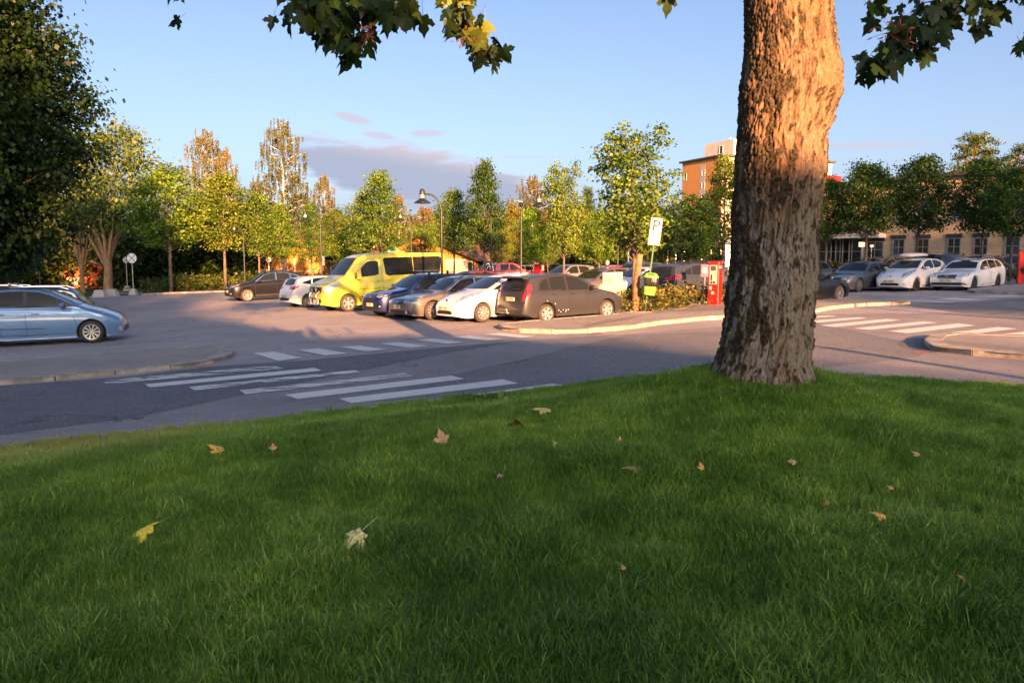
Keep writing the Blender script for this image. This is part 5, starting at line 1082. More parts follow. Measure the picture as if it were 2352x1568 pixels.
        # plates
        if txt:
            h = bvh.ray_cast(Vector((6, 0, sp['pz'][0])), Vector((-1, 0, 0))); plate(t, h[0].x + .02, sp['pz'][0], txt)
        if back_txt:
            h = bvh.ray_cast(Vector((-6, 0, sp['pz'][1])), Vector((1, 0, 0))); plate(t, h[0].x - .02, sp['pz'][1], back_txt, True, (.72, .60, .40) if back_txt.startswith('NV') else (.72, .72, .70))  # warm tone paints sunlight onto the white rear plate
    # mirrors
    ms_, mz = sp['mirror']
    for sg in (1, -1):
        y = (hw(ms_) - .02) * sg; bmv = MB(); bmv.lathe([(.01, -.085), (.06, -.075), (.085, -.02), (.085, .03), (.07, .075), (.01, .08)], 12, 'Y', (0, 0, 0)); v = [(X(ms_) + p[0] * .75, y + sg * (.14) + p[1] * 1.15, mz + .05 + p[2] * .85) for p in bmv.v]
        o = pyd('mirror', v, bmv.f, paint if not sp.get('mirror_black') else M['black'], t, 60); MB().box((X(ms_), y + sg * .03, mz - .01), (.07, .13, .04)).build('mirror_arm', M['black'], o)
    if rails:
        yy = Wd / 2 - sp.get('tumble', .19) - .13; s0, s1 = sp['roof']; 
        for sg in (1, -1):
            pts = [Vector((X(s0 + (s1 - s0) * k / 8), sg * yy, top(s0 + (s1 - s0) * k / 8) + (-.02 if k in (0, 8) else .035))) for k in range(9)]
            MB().tube(pts, .017, 6).build('roof_rail', M['chrome'] if rails == 'silver' else M['black'], t)
    if bars:
        s0, s1 = sp['roof']; yy = Wd / 2 - sp.get('tumble', .19) - .04
        for s in bars:
            z = top(s) + .10; bb_ = MB(); bb_.box((X(s), 0, z), (.075, yy * 2, .028)); o = bb_.build('roof_bar', M['steel'] if bars[0] > 0 else M['black'], t)
            for sg in (1, -1): MB().box((X(s), sg * (yy - .06), z - .07), (.09, .07, .12), taper=.8).build('bar_foot', M['black'], o)
    t['_'] = 0; del t['_']
    return t, bvh, X, top, hw
def SPEC(**k): return k
liana = SPEC(L=4.23, W=1.69, H=1.55, rw=.305, xf=.86, xr=3.34, gc=.20, belt=[(0, .82), (1, .90), (3, .95), (4.23, 1.0)], front=(.8, .58), rear=(.5, .80), tumble=.20,
    top=[(0, .60), (.03, .70), (.12, .78), (.5, .90), (1.0, 1.0), (1.12, 1.03), (1.85, 1.42), (2.1, 1.50), (2.6, 1.55), (3.2, 1.54), (3.75, 1.49), (3.9, 1.44), (4.02, 1.15), (4.12, .98), (4.17, .80), (4.21, .62), (4.23, .5)],
    side_win=[[(1.30, 1.0), (1.52, 1.10), (1.55, 1.0)], [(1.60, .99), (1.62, 1.16), (2.0, 1.38), (2.25, 1.43), (2.43, 1.44), (2.42, 1.0)], [(2.52, 1.0), (2.53, 1.44), (3.02, 1.43), (3.13, 1.40), (3.13, 1.02)], [(3.2, 1.02), (3.2, 1.38), (3.36, 1.34), (3.52, 1.22), (3.56, 1.05), (3.50, 1.02)]],
    trim=[(1.15, .985), (1.6, 1.26), (2.0, 1.44), (2.5, 1.49), (3.1, 1.46), (3.45, 1.36), (3.6, 1.18), (3.62, 1.02), (3.55, .985)], ws=[(.66, 1.06), (.62, 1.2), (.53, 1.42)], rear_win=[(.52, 1.02), (.58, 1.12), (.52, 1.36), (.42, 1.43)], roof=(1.9, 3.7),
    head=[(.04, .52, .62), (.05, .58, .76), (.45, .78, .86), (.42, .80, .76), (.12, .66, .64)], tail=[(.12, .60, .72), (.06, .62, .80), (.18, .68, 1.05), (.30, .66, 1.24), (.36, .74, 1.22), (.28, .80, 1.0), (.22, .82, .76)],
    seams=[[(1.22, 1.0), (1.18, .8), (1.2, .34), (1.25, .28)], [(2.47, 1.0), (2.46, .5), (2.44, .28)], [(3.16, 1.0), (3.12, .75), (2.98, .5), (2.9, .28)], [(.95, .86), (1.15, .97)], [(3.34 + .45, .62), (3.9, .60), (4.1, .78)], [(1.25, .42), (2.9, .40)]], handles=[(2.25, .90), (3.0, .91)],
    sidep=[([(2.5, .30), (2.5, .40), (2.93, .40), (2.97, .30)], 'black')], rearp=[([(-.6, .35), (.6, .35), (.62, .42), (-.62, .42)], 'black'), ([(-.40, .70), (.40, .70), (.42, .86), (-.42, .86)], 'black')], mirror=(1.55, 1.0), pz=(.45, .78))
leaf = SPEC(L=4.45, W=1.77, H=1.55, rw=.316, xf=.95, xr=3.65, gc=.17, belt=[(0, .80), (1.1, .96), (3, 1.0), (4.45, 1.06)], front=(1.05, .56), rear=(.55, .74), tumble=.20,
    top=[(0, .52), (.03, .66), (.15, .76), (.5, .90), (1.0, 1.03), (1.12, 1.06), (2.05, 1.47), (2.4, 1.54), (2.9, 1.55), (3.5, 1.50), (3.95, 1.40), (4.15, 1.15), (4.3, 1.05), (4.40, .8), (4.45, .5)],
    side_win=[[(1.35, 1.04), (1.72, 1.22), (1.74, 1.05)], [(1.80, 1.04), (1.80, 1.25), (2.15, 1.40), (2.5, 1.46), (2.72, 1.46), (2.74, 1.06)], [(2.82, 1.06), (2.8, 1.46), (3.3, 1.42), (3.62, 1.34), (3.66, 1.24), (3.5, 1.14), (3.2, 1.08)]],
    ws=[(.70, 1.08), (.66, 1.2), (.55, 1.43)], rear_win=[(.48, 1.08), (.5, 1.15), (.45, 1.36)], roof=(2.1, 3.6),
    head=[(.10, .46, .68), (.35, .52, .86), (.95, .70, 1.0), (1.05, .80, 1.02), (.8, .80, .93), (.45, .74, .80), (.2, .60, .70)], tail=[(.10, .68, .70), (.30, .72, 1.2), (.45, .76, 1.25), (.30, .80, .9), (.2, .8, .72)],
    seams=[[(1.35, 1.02), (1.30, .8), (1.36, .34), (1.4, .27)], [(2.78, 1.04), (2.8, .5), (2.78, .27)], [(3.62, 1.1), (3.55, .85), (3.36, .6), (3.28, .27)], [(.3, .86), (.9, 1.02), (1.2, 1.05)]], handles=[(2.58, .93), (3.42, .96)],
    frontp=[([(-.42, .30), (.42, .30), (.46, .36), (.36, .42), (-.36, .42), (-.46, .36)], 'black')], fog=[(.62, .38, .05)], sidep=[([(1.42, .22), (3.2, .22), (3.2, .27), (1.42, .27)], 'black')], mirror=(1.62, 1.03), pz=(.50, .78), emblem=.72, bar=True)
passat = SPEC(L=4.77, W=1.82, H=1.50, rw=.325, xf=.93, xr=3.64, gc=.16, belt=[(0, .78), (1, .90), (3, .95), (4.77, 1.0)], front=(.75, .66), rear=(.5, .80), tumble=.20,
    top=[(0, .62), (.03, .72), (.12, .78), (.6, .87), (1.25, .96), (1.38, .99), (2.1, 1.40), (2.4, 1.47), (3.0, 1.49), (3.9, 1.46), (4.25, 1.40), (4.45, 1.12), (4.6, 1.02), (4.70, .8), (4.77, .55)],
    side_win=[[(1.62, .97), (1.72, 1.06), (2.15, 1.32), (2.5, 1.39), (2.70, 1.40), (2.72, .98)], [(2.80, .98), (2.78, 1.40), (3.3, 1.40), (3.55, 1.36), (3.62, 1.02)], [(3.7, 1.02), (3.66, 1.36), (4.0, 1.33), (4.22, 1.22), (4.3, 1.08), (4.2, 1.04)]],
    trim=[(1.5, .945), (1.72, 1.10), (2.15, 1.36), (2.6, 1.43), (3.4, 1.435), (4.05, 1.37), (4.28, 1.25), (4.38, 1.06), (4.3, 1.0), (3, .95)], trimc=1, ws=[(.70, 1.02), (.66, 1.12), (.56, 1.40)], rear_win=[(.58, 1.06), (.55, 1.15), (.5, 1.38)], roof=(2.2, 4.1),
    head=[(.06, .40, .60), (.08, .44, .74), (.50, .74, .84), (.62, .84, .85), (.42, .82, .70), (.15, .66, .62)], tail=[(.06, .55, .72), (.1, .56, .9), (.3, .8, .95), (.3, .84, .75)],
    seams=[[(1.45, .96), (1.40, .7), (1.44, .26)], [(2.76, .96), (2.76, .26)], [(3.66, 1.0), (3.58, .75), (3.35, .55), (3.25, .26)], [(.5, .86), (1.3, .96)]], handles=[(2.5, .84), (3.35, .86)],
    frontp=[([(-.40, .60), (.40, .60), (.44, .74), (-.44, .74)], 'black'), ([(-.78, .25), (.78, .25), (.72, .38), (-.72, .38)], 'black')] + [([(-.42, z), (.42, z), (.42, z + .014), (-.42, z + .014)], 'chrome') for z in (.62, .66, .70)] + [([(-.8, .215), (.8, .215), (.8, .24), (-.8, .24)], 'chrome')], fog=[(.58, .315, .07)], mirror=(1.75, .98), pz=(.49, .8), emblem=.67, mirror_black=1)
yaris = SPEC(L=4.18, W=1.77, H=1.59, rw=.345, xf=.82, xr=3.38, gc=.22, belt=[(0, .88), (1, 1.0), (3, 1.04), (4.18, 1.1)], front=(.75, .68), rear=(.5, .80), tumble=.21, arch=.07,
    top=[(0, .70), (.03, .82), (.12, .90), (.6, 1.0), (1.1, 1.06), (1.2, 1.09), (1.85, 1.48), (2.1, 1.56), (2.7, 1.58), (3.4, 1.52), (3.75, 1.45), (3.95, 1.15), (4.08, 1.05), (4.15, .8), (4.18, .6)],
    side_win=[[(1.42, 1.06), (1.55, 1.16), (1.95, 1.42), (2.2, 1.47), (2.42, 1.47), (2.42, 1.07)], [(2.52, 1.07), (2.5, 1.47), (2.95, 1.45), (3.2, 1.38), (3.26, 1.12)]],
    ws=[(.68, 1.10), (.64, 1.2), (.55, 1.49)], rear_win=[(.5, 1.12), (.48, 1.4)], roof=(1.9, 3.5), head=[(.08, .45, .78), (.1, .5, .86), (.45, .78, .95), (.5, .82, .92), (.3, .76, .80), (.12, .6, .76)], tail=[(.06, .5, .85), (.1, .55, .97), (.35, .82, 1.0), (.3, .84, .88)],
    seams=[[(1.25, 1.0), (1.22, .8), (1.3, .30)], [(2.47, 1.05), (2.46, .30)], [(3.28, 1.08), (3.2, .8), (3.0, .6), (2.95, .3)]], handles=[(2.25, .95), (3.05, .97)],
    frontp=[([(-.42, .58), (.42, .58), (.50, .74), (-.50, .74)], 'black'), ([(-.62, .27), (.62, .27), (.54, .44), (-.54, .44)], 'black')], fog=[(.68, .45, .035)], sidep=[([(1.3, .24), (2.95, .24), (2.95, .36), (1.3, .36)], 'black')], mirror=(1.5, 1.06), pz=(.50, .85), emblem=.80)
auris = SPEC(L=4.28, W=1.76, H=1.48, rw=.31, xf=.85, xr=3.45, gc=.17, belt=[(0, .80), (1, .92), (3, .98), (4.28, 1.06)], front=(.75, .6), rear=(.5, .76), tumble=.2,
    top=[(0, .6), (.03, .7), (.12, .76), (.6, .88), (1.05, .96), (1.2, .99), (1.95, 1.38), (2.2, 1.45), (2.7, 1.47), (3.4, 1.44), (3.85, 1.37), (4.0, 1.12), (4.12, 1.0), (4.22, .82), (4.25, .7), (4.28, .5)],
    side_win=[[(1.42, .98), (1.55, 1.06), (1.95, 1.30), (2.2, 1.36), (2.42, 1.37), (2.42, 1.0)], [(2.50, 1.0), (2.5, 1.37), (3.0, 1.35), (3.15, 1.32), (3.2, 1.05)], [(3.27, 1.06), (3.22, 1.31), (3.6, 1.20), (3.7, 1.14)]],
    ws=[(.68, 1.02), (.55, 1.38)], rear_win=[(.42, 1.06), (.56, 1.10), (.52, 1.32), (.40, 1.36)], roof=(2, 3.5), head=[(.1, .45, .66), (.4, .74, .8), (.4, .78, .7), (.15, .6, .62)], tail=[(.06, .40, .90), (.10, .46, .98), (.42, .80, 1.04), (.40, .84, .98), (.22, .76, .84), (.1, .6, .86)],
    seams=[[(2.46, 1.0), (2.46, .27)], [(3.2, 1.0), (3.1, .7), (3.0, .27)], [(1.25, .95), (1.25, .27)]], handles=[(2.25, .88), (3.0, .9)], rearp=[([(-.45, .34), (.45, .34), (.62, .48), (-.62, .48)], 'black')], mirror=(1.5, .98), pz=(.45, .54))
crv = SPEC(L=4.53, W=1.82, H=1.68, rw=.35, xf=.88, xr=3.50, gc=.23, belt=[(0, .92), (1, 1.02), (3, 1.08), (4.53, 1.14)], front=(.7, .66), rear=(.5, .78), tumble=.22, arch=.06,
    top=[(0, .72), (.03, .84), (.12, .92), (.6, 1.02), (1.1, 1.09), (1.22, 1.13), (1.9, 1.55), (2.2, 1.64), (2.8, 1.67), (3.4, 1.63), (4.0, 1.50), (4.25, 1.25), (4.38, 1.15), (4.48, .85), (4.53, .6)],
    side_win=[[(1.45, 1.12), (1.6, 1.22), (1.95, 1.46), (2.3, 1.54), (2.5, 1.55), (2.5, 1.13)], [(2.58, 1.13), (2.58, 1.55), (3.1, 1.52), (3.3, 1.47), (3.36, 1.16)], [(3.43, 1.17), (3.38, 1.45), (3.7, 1.36), (3.95, 1.22), (3.9, 1.18)]],
    trim=[(1.35, 1.095), (1.6, 1.26), (1.95, 1.50), (2.4, 1.585), (3.1, 1.56), (3.75, 1.39), (4.03, 1.22), (3.98, 1.14), (3, 1.10)], trimc=1, ws=[(.70, 1.15), (.56, 1.55)], rear_win=[(.5, 1.2), (.48, 1.5)], roof=(2, 3.7), head=[(.08, .45, .78), (.1, .5, .90), (.5, .80, 1.0), (.5, .84, .92), (.2, .68, .80)], tail=[(.1, .6, .9), (.3, .7, 1.4), (.45, .75, 1.4), (.35, .84, .95)],
    seams=[[(1.35, 1.05), (1.3, .8), (1.35, .3)], [(2.54, 1.1), (2.54, .3)], [(3.4, 1.1), (3.3, .8), (3.1, .6), (3.05, .3)]], handles=[(2.3, 1.0), (3.15, 1.02)], frontp=[([(-.4, .70), (.4, .70), (.44, .84), (-.44, .84)], 'black'), ([(-.6, .35), (.6, .35), (.55, .5), (-.55, .5)], 'black')], fog=[(.66, .46, .06)], sidep=[([(1.3, .25), (3.05, .25), (3.05, .38), (1.3, .38)], 'black')], mirror=(1.58, 1.12), pz=(.58, .9), emblem=.78)
mpv = SPEC(L=4.10, W=1.77, H=1.60, rw=.315, xf=.80, xr=3.42, gc=.18, belt=[(0, .80), (.9, .96), (3, 1.04), (4.1, 1.1)], front=(.85, .58), rear=(.5, .8), tumble=.20, arch=.05,
    top=[(0, .52), (.03, .66), (.15, .76), (.5, .92), (.85, 1.02), (1.0, 1.07), (1.75, 1.46), (2.05, 1.56), (2.6, 1.60), (3.3, 1.58), (3.7, 1.52), (3.9, 1.2), (4.0, 1.05), (4.07, .8), (4.10, .5)],
    side_win=[[(1.02, 1.03), (1.5, 1.30), (1.55, 1.27), (1.52, 1.05)], [(1.60, 1.05), (1.62, 1.30), (1.85, 1.42), (2.1, 1.48), (2.32, 1.49), (2.32, 1.07)], [(2.42, 1.07), (2.40, 1.49), (3.0, 1.48), (3.16, 1.45), (3.18, 1.10)], [(3.25, 1.1), (3.23, 1.44), (3.55, 1.36), (3.6, 1.12)]],
    trim=[(.92, 1.015), (1.5, 1.345), (1.85, 1.46), (2.2, 1.52), (3.1, 1.51), (3.6, 1.40), (3.68, 1.1), (2.5, 1.045), (1.6, 1.03)], ws=[(.70, 1.09), (.55, 1.47)], rear_win=[(.5, 1.1), (.48, 1.45)], roof=(2, 3.5),
    head=[(.12, .50, .70), (.16, .54, .78), (.50, .70, .93), (.70, .80, .98), (.72, .82, .95), (.45, .80, .82), (.22, .68, .70)], tail=[(.1, .6, .9), (.3, .8, 1.1), (.3, .84, .9)],
    seams=[[(1.18, 1.02), (1.22, .8), (1.14, .5), (1.17, .31)], [(2.37, 1.05), (2.36, .7), (2.35, .31)], [(3.2, 1.05), (3.1, .7), (2.95, .31)], [(1.15, .30), (3.0, .30)], [(.36, .60), (.52, .73), (.62, .80)], [(3.4, .96), (2.3, .915), (1.5, .86)]], handles=[(2.13, .87), (2.95, .90)],
    sidep=[([(1.9, .46), (3.0, .49), (3.0, .51), (1.9, .475)], 'black')], frontp=[([(-.55, .28), (.55, .28), (.5, .42), (-.5, .42)], 'black')], fog=[(.66, .36, .09)], mirror=(1.45, 1.05), pz=(.45, .8))
sedan = SPEC(L=4.85, W=1.85, H=1.46, rw=.335, xf=.90, xr=3.79, gc=.16, belt=[(0, .76), (1, .90), (3, .95), (4.85, 1.0)], front=(.75, .66), rear=(.6, .78), tumble=.22, arch=.04,
    top=[(0, .60), (.03, .70), (.12, .75), (.6, .85), (1.35, .95), (1.5, .98), (2.2, 1.37), (2.5, 1.44), (3.0, 1.46), (3.5, 1.41), (4.15, 1.10), (4.35, 1.05), (4.75, 1.02), (4.82, .85), (4.85, .55)],
    side_win=[[(1.72, .97), (1.85, 1.06), (2.2, 1.28), (2.5, 1.35), (2.78, 1.36), (2.8, .98)], [(2.88, .98), (2.86, 1.36), (3.3, 1.33), (3.6, 1.24), (3.7, 1.0)], [(3.77, 1.0), (3.68, 1.2), (3.95, 1.06), (3.95, 1.02)]],
    ws=[(.72, 1.01), (.56, 1.37)], rear_win=[(.6, 1.08), (.5, 1.36)], roof=(2.3, 3.6), head=[(.08, .42, .60), (.1, .46, .70), (.55, .76, .80), (.66, .84, .80), (.4, .80, .68), (.15, .62, .60)], tail=[(.06, .45, .74), (.08, .5, .88), (.4, .84, .92), (.35, .86, .76)],
    seams=[[(1.5, .95), (1.45, .7), (1.5, .26)], [(2.84, .96), (2.84, .26)], [(3.74, .98), (3.65, .75), (3.45, .55), (3.4, .26)]], handles=[(2.6, .84), (3.5, .86)], frontp=[([(-.42, .56), (-.06, .56), (-.06, .68), (-.36, .69)], 'black'), ([(.42, .56), (.06, .56), (.06, .68), (.36, .69)], 'black'), ([(-.6, .22), (.6, .22), (.55, .36), (-.55, .36)], 'black')], fog=[(.70, .33, .05)], mirror=(1.85, .97), pz=(.46, .8), emblem=.70)
superb = dict(passat, L=4.86, H=1.48, trim=None, trimc=None, mirror_black=0, sidep=[([(1.5, .20), (3.3, .24), (3.3, .26), (1.5, .22)], 'chrome')], xr=3.77,
    top=[(0, .62), (.03, .72), (.12, .78), (.6, .88), (1.3, .97), (1.42, 1.0), (2.15, 1.39), (2.5, 1.46), (3.0, 1.48), (3.9, 1.44), (4.35, 1.36), (4.55, 1.10), (4.7, 1.02), (4.80, .8), (4.86, .55)],
    frontp=[([(-.42, .56), (.42, .56), (.46, .76), (-.46, .76)], 'chrome'), ([(-.38, .585), (.38, .585), (.42, .735), (-.42, .735)], 'black'), ([(-.84, .28), (.84, .28), (.72, .40), (-.72, .40)], 'black'), ([(-.6, .27), (.6, .27), (.6, .285), (-.6, .285)], 'chrome')] + [([(x - .006, .585), (x + .006, .585), (x + .006, .73), (x - .006, .73)], 'chrome') for x in [(-.35 + .07 * k) for k in range(11)]], head=[(.05, .47, .66), (.07, .50, .76), (.50, .80, .82), (.55, .85, .80), (.3, .80, .70), (.1, .62, .66)], fog=[(.66, .36, .04)])
rav = dict(crv, L=4.6, W=1.85, H=1.68, trim=None, trimc=None, top=[(0, .72), (.03, .84), (.12, .92), (.6, 1.02), (1.15, 1.10), (1.25, 1.13), (1.95, 1.55), (2.3, 1.65), (2.9, 1.68), (3.6, 1.64), (4.2, 1.58), (4.35, 1.5), (4.46, 1.12), (4.52, 1.0), (4.58, .8), (4.6, .6)],
    rear_win=[(.56, 1.12), (.6, 1.2), (.52, 1.5)], tail=[(.02, .30, 1.0), (.04, .40, 1.08), (.10, .72, 1.14), (.50, .86, 1.16), (.52, .88, 1.08), (.28, .86, 1.0), (.08, .66, .94)], xr=3.58)
estate = dict(passat, trim=None, trimc=None, rear_win=[(.56, 1.04), (.58, 1.12), (.50, 1.38)], tail=[(.02, .40, .84), (.04, .42, .92), (.34, .84, .95), (.36, .86, .86)], rearp=[([(-.5, .22), (.5, .22), (.55, .3), (-.55, .3)], 'black')], mirror_black=0)
sprinter = SPEC(L=5.9, W=1.99, H=2.42, rw=.36, xf=1.0, xr=4.67, gc=.24, belt=[(0, 1.05), (.9, 1.2), (1.3, 1.24), (5.9, 1.30)], front=(.55, .78), rear=(.2, .93), tumble=.17, arch=.05, sg=4,
    top=[(0, 1.04), (.03, 1.12), (.10, 1.20), (.5, 1.36), (.80, 1.46), (.92, 1.51), (1.55, 2.22), (1.85, 2.36), (2.3, 2.41), (4, 2.42), (5.75, 2.40), (5.85, 2.3), (5.88, 2.0), (5.9, 1.3)],
    side_win=[[(1.32, 1.34), (1.60, 1.70), (1.60, 1.40)], [(1.66, 1.42), (1.66, 1.78), (1.9, 2.0), (2.02, 2.06), (2.42, 2.08), (2.50, 2.02), (2.48, 1.52), (2.30, 1.46)], [(2.80, 1.50), (2.74, 2.14), (2.82, 2.20), (4.15, 2.22), (4.15, 1.46), (2.92, 1.44)], [(4.18, 1.46), (4.18, 2.22), (5.52, 2.22), (5.62, 2.16), (5.50, 1.52), (5.42, 1.46)]],
    ws=[(.80, 1.52), (.78, 1.6), (.66, 2.22)], rear_win=[(.7, 1.4), (.7, 2.1)], roof=(2, 5.5), head=[(.10, .62, .82), (.12, .64, .98), (.42, .88, 1.20), (.62, .95, 1.26), (.50, .96, 1.06), (.28, .88, .86)], tail=[(.02, .85, .8), (.02, .85, 1.3), (.15, .96, 1.3), (.15, .96, .8)],
    seams=[[(1.28, 1.36), (1.24, 1.0), (1.30, .84), (1.52, .6), (1.56, .36)], [(2.62, 2.25), (2.62, .40)], [(1.28, 1.36), (1.66, 1.86), (2.0, 2.16), (2.6, 2.2)], [(4.17, 2.30), (4.17, 1.46)], [(1.4, .92), (5.8, .92)], [(.70, .72), (.78, .80), (1.35, .80)]], handles=[(2.45, 1.25), (2.85, 1.26)],
    frontp=[([(-.58, .82), (.58, .82), (.66, 1.05), (-.66, 1.05)], 'black'), ([(-.5, .40), (.5, .40), (.5, .56), (-.5, .56)], 'black')] + [([(-.6, z), (.6, z), (.6, z + .03), (-.6, z + .03)], 'chrome') for z in (.88, .97)], fog=[(.78, .58, .04)], sidep=[([(.62, .62), (.95, .62), (.95, .65), (.62, .65)], 'black')], mirror=(1.50, 1.35), pz=(.42, .9))
c_dark = carpaint('grey_car_paint', (.050, .052, .060), .45, .33); c_white = carpaint('pearl_white_paint', (.72, .69, .66), 0, .3); c_bronze = carpaint('grey_beige_paint', (.20, .18, .165), .6, .33); c_navy = carpaint('dark_blue_paint', (.006, .018, .085), .35, .3)
c_yel = carpaint('ambulance_yellow_paint', (.62, .55, .045), 0, .35); c_blk = carpaint('black_paint', (.008, .009, .012), .0, .25); c_blue = carpaint('light_blue_paint', (.12, .24, .43), .35, .35); c_sgrey = carpaint('steel_grey_paint', (.10, .11, .12), .6, .32)
c_red = carpaint('red_paint', (.50, .02, .03), .1, .3); c_mar = carpaint('maroon_paint', (.20, .015, .04), .3, .3); c_silv = carpaint('silver_paint', (.36, .37, .39), .7, .33); c_bgrey = carpaint('blue_grey_paint', (.045, .055, .075), .4, .3); c_wht2 = carpaint('plain_white_paint', (.70, .70, .70), 0, .3); c_brn = carpaint('brown_grey_paint', (.17, .14, .145), .6, .32)
for k_ in (c_blk, c_bgrey, c_dark): 
    for l_ in list(k_.node_tree.nodes['Principled BSDF'].inputs['Coat Weight'].links): k_.node_tree.links.remove(l_)
    k_.node_tree.nodes['Principled BSDF'].inputs['Coat Weight'].default_value = .3; k_.node_tree.nodes['Principled BSDF'].inputs['Specular IOR Level'].default_value = .25
gR = 'row of cars parked across the middle of the lot'; gF = 'cars parked in the far rows'; gQ = 'cars parked by the brick building'; gL = 'cars parked at the left edge'
TH = 216
grey, gb, gX, gtop, ghw = car('parked_car', liana, c_dark, 'dark grey tall hatchback with tail spoiler, nearest car beside the pavement kerb', gp(1257, 742.5), 'RR', 34, gR, rims=(6, False, False), back_txt='NV 59446')
ant = MB().tube([(gX(3.55), -.35, 1.50), (gX(3.85), -.35, 1.74)], .008, 5); ant.build('aerial', M['black'], grey)
spo = MB(); spo.box((gX(3.98), 0, 1.465), (.26, 1.14, .035), Matrix.Rotation(R(-6), 3, 'Y')); spo.box((gX(3.95), .57, 1.44), (.2, .04, .10)); spo.box((gX(3.95), -.57, 1.44), (.2, .04, .10)); spo.build('spoiler', c_dark, grey)
wp = MB().tube([(gX(4.12), .08, 1.04), (gX(4.09), -.12, 1.09), (gX(4.06), -.38, 1.10)], .014, 5); wp.build('rear_wiper', M['black'], grey)
th_ = MB().tube([(gX(4.1), 0, .34), (gX(4.3), 0, .34), (gX(4.33), 0, .44)], .022, 6); th_.lathe([(.001, .42), (.03, .44), (.03, .47), (.001, .49)], 10, 'Z', (gX(4.33), 0, 0)); th_.build('tow_hook', M['steel'], grey)
rv_ = MB(); [rv_.box((gX(s), -(.845), z), (.022, .02, .022)) for s, z in ((2.52, .385), (2.62, .335), (2.72, .385), (2.82, .335), (2.9, .385), (2.6, .385), (3.03, .60), (3.34, .70))]; rv_.build('rivets', M['white'], grey)
car('parked_car', leaf, c_white, 'pearl white rounded electric hatchback between the dark grey hatchback and the grey-beige estate', gp(1111, 741), 'FL', TH, gR, rims=(9, False, False), txt='EK 13423')
car('parked_car', passat, c_bronze, 'grey-beige estate car with chrome grille bars and black roof bar, sunlit front corner', gp(996.5, 735.5), 'FL', TH, gR, rims=(10, False, False), txt='NF 30926', rails='black')
car('parked_car', yaris, c_navy, 'dark blue small crossover with silver roof bars beside the yellow van', gp(922, 730), 'FL', TH, gR, rims=(5, True, False), txt='EV 78731', bars=(2.2, 3.0))
van, vb, vX, vtop, vhw = car('minibus_van', sprinter, c_yel, 'bright yellow minibus van with black windows and chrome bull bar', gp(801.7, 716), 'FL', TH, gR, 'van', rims=(6, False, False), txt='', fine=1.4)
bb_ = MB()
for sg in (1, -1): bb_.tube([(vX(.12), sg * .34, .30), (vX(-.12), sg * .36, .36), (vX(-.16), sg * .36, .72), (vX(-.02), sg * .34, .88), (vX(.1), sg * .34, .86)], .036, 8)
bb_.tube([(vX(-.13), -.6, .36), (vX(-.13), .6, .36)], .036, 8); bb_.tube([(vX(-.16), -.36, .66), (vX(-.16), .36, .66)], .03, 8); bb_.build('bull_bar', M['chrome'], van, 60)
for sg in (1, -1):
    sl = MB().lathe([(.02, -.05), (.11, -.03), (.12, .03), (.10, .04), (.001, .045)], 16, 'X', (vX(-.06), sg * .22, .95)); o = sl.build('spotlight', M['black'], van, 50); MB().lathe([(.10, .042), (.09, .052), (.001, .056)], 16, 'X', (vX(-.06), sg * .22, .95)).build('lens', M['lamp_glass'], o, 50)
mf = MB().box((vX(1.62), .93, .40), (.03, .28, .42)); mf.build('mud_flap', M['black'], van); MB().box((vX(3.9), 0, 2.45), (.5, .4, .07), taper=.8).build('roof_vent', c_yel, van); MB().tube([(vX(1.9), .35, 2.38), (vX(2.15), .35, 2.52)], .012, 5).build('aerial', M['black'], van)
for sg in (1, -1): MB().box((vX(.70), sg * .38, 1.395), (.14, .34, .02), Matrix.Rotation(R(18), 3, 'Y')).build('bonnet_vent', M['black'], van)
for sg in (1, -1): MB().box((vX(1.45), sg * 1.13, 1.50), (.13, .20, .34), taper=.8).build('mirror', c_yel, van)
np_ = MB().box((vX(-.03), 0, .47), (.02, .5, .12)); np_.build('licence_plate', mat('plate_white'), van)
car('parked_car', auris, c_wht2, 'white compact hatchback seen from behind with red wedge tail lights, left of the yellow van', gp(710.5, 706.5), 'RR', 38, gR, rims=(10, False, False), back_txt='EL 48210')
car('parked_car', crv, c_blk, 'black SUV with silver window trim and roof bars, furthest left of the middle row', gp(569.5, 692.5), 'FL', 213, gR, rims=(5, False, True), txt='DP 57103', bars=(2.1, 2.9))
# left edge
car('parked_car', mpv, c_blue, 'light blue metallic compact people carrier cut by the left edge', gp(212, 788), 'FR', 20, gL, rims=(10, False, True))
car('parked_car', dict(estate, trim=passat['trim'], trimc=1), c_bgrey, 'dark navy estate with red tail light behind the blue people carrier', Vector((-14.9, 25.4, 0)), 'RL', 200, gL, rims=(5, True, False), rails='silver')
car('parked_car', superb, c_silv, 'silver estate with roof bars, only its roof showing behind the navy estate', Vector((-18.6, 29.5, 0)), 'RL', 200, gL, rims=(5, True, False), rails='silver', bars=(2.6, 3.5), detail=False)
# far rows, centre
car('parked_car', auris, c_wht2, 'white car with sunlit bonnet behind the rose shrubs and the green bin', Vector((5.55, 36.3, 0)), 'FL', 214, gF, detail=False)
car('parked_car', rav, c_bgrey, 'blue-grey SUV with black roof rails and red tail lamps behind the green bin', Vector((7.6, 33.4, 0)), 'RR', 36, gF, rims=(5, True, False), rails='black', bars=(-1, 2.4, 3.3))
car('parked_car', estate, c_sgrey, 'grey estate seen from behind beside the red pay machine, white number plate', Vector((9.75, 34.2, 0)), 'RR', 36, gF, rims=(5, True, False), back_txt='NF 04929')
car('parked_car', crv, c_bgrey, 'dark blue car with pale windscreen between the billboard and the white car', Vector((6.2, 41.5, 0)), 'FL', 214, gF, detail=False)
car('parked_car', mpv, c_silv, 'pale silver car high behind the blue-grey SUV, only windscreen and roof showing', Vector((10.5, 45, 0)), 'FL', 214, gF, detail=False)
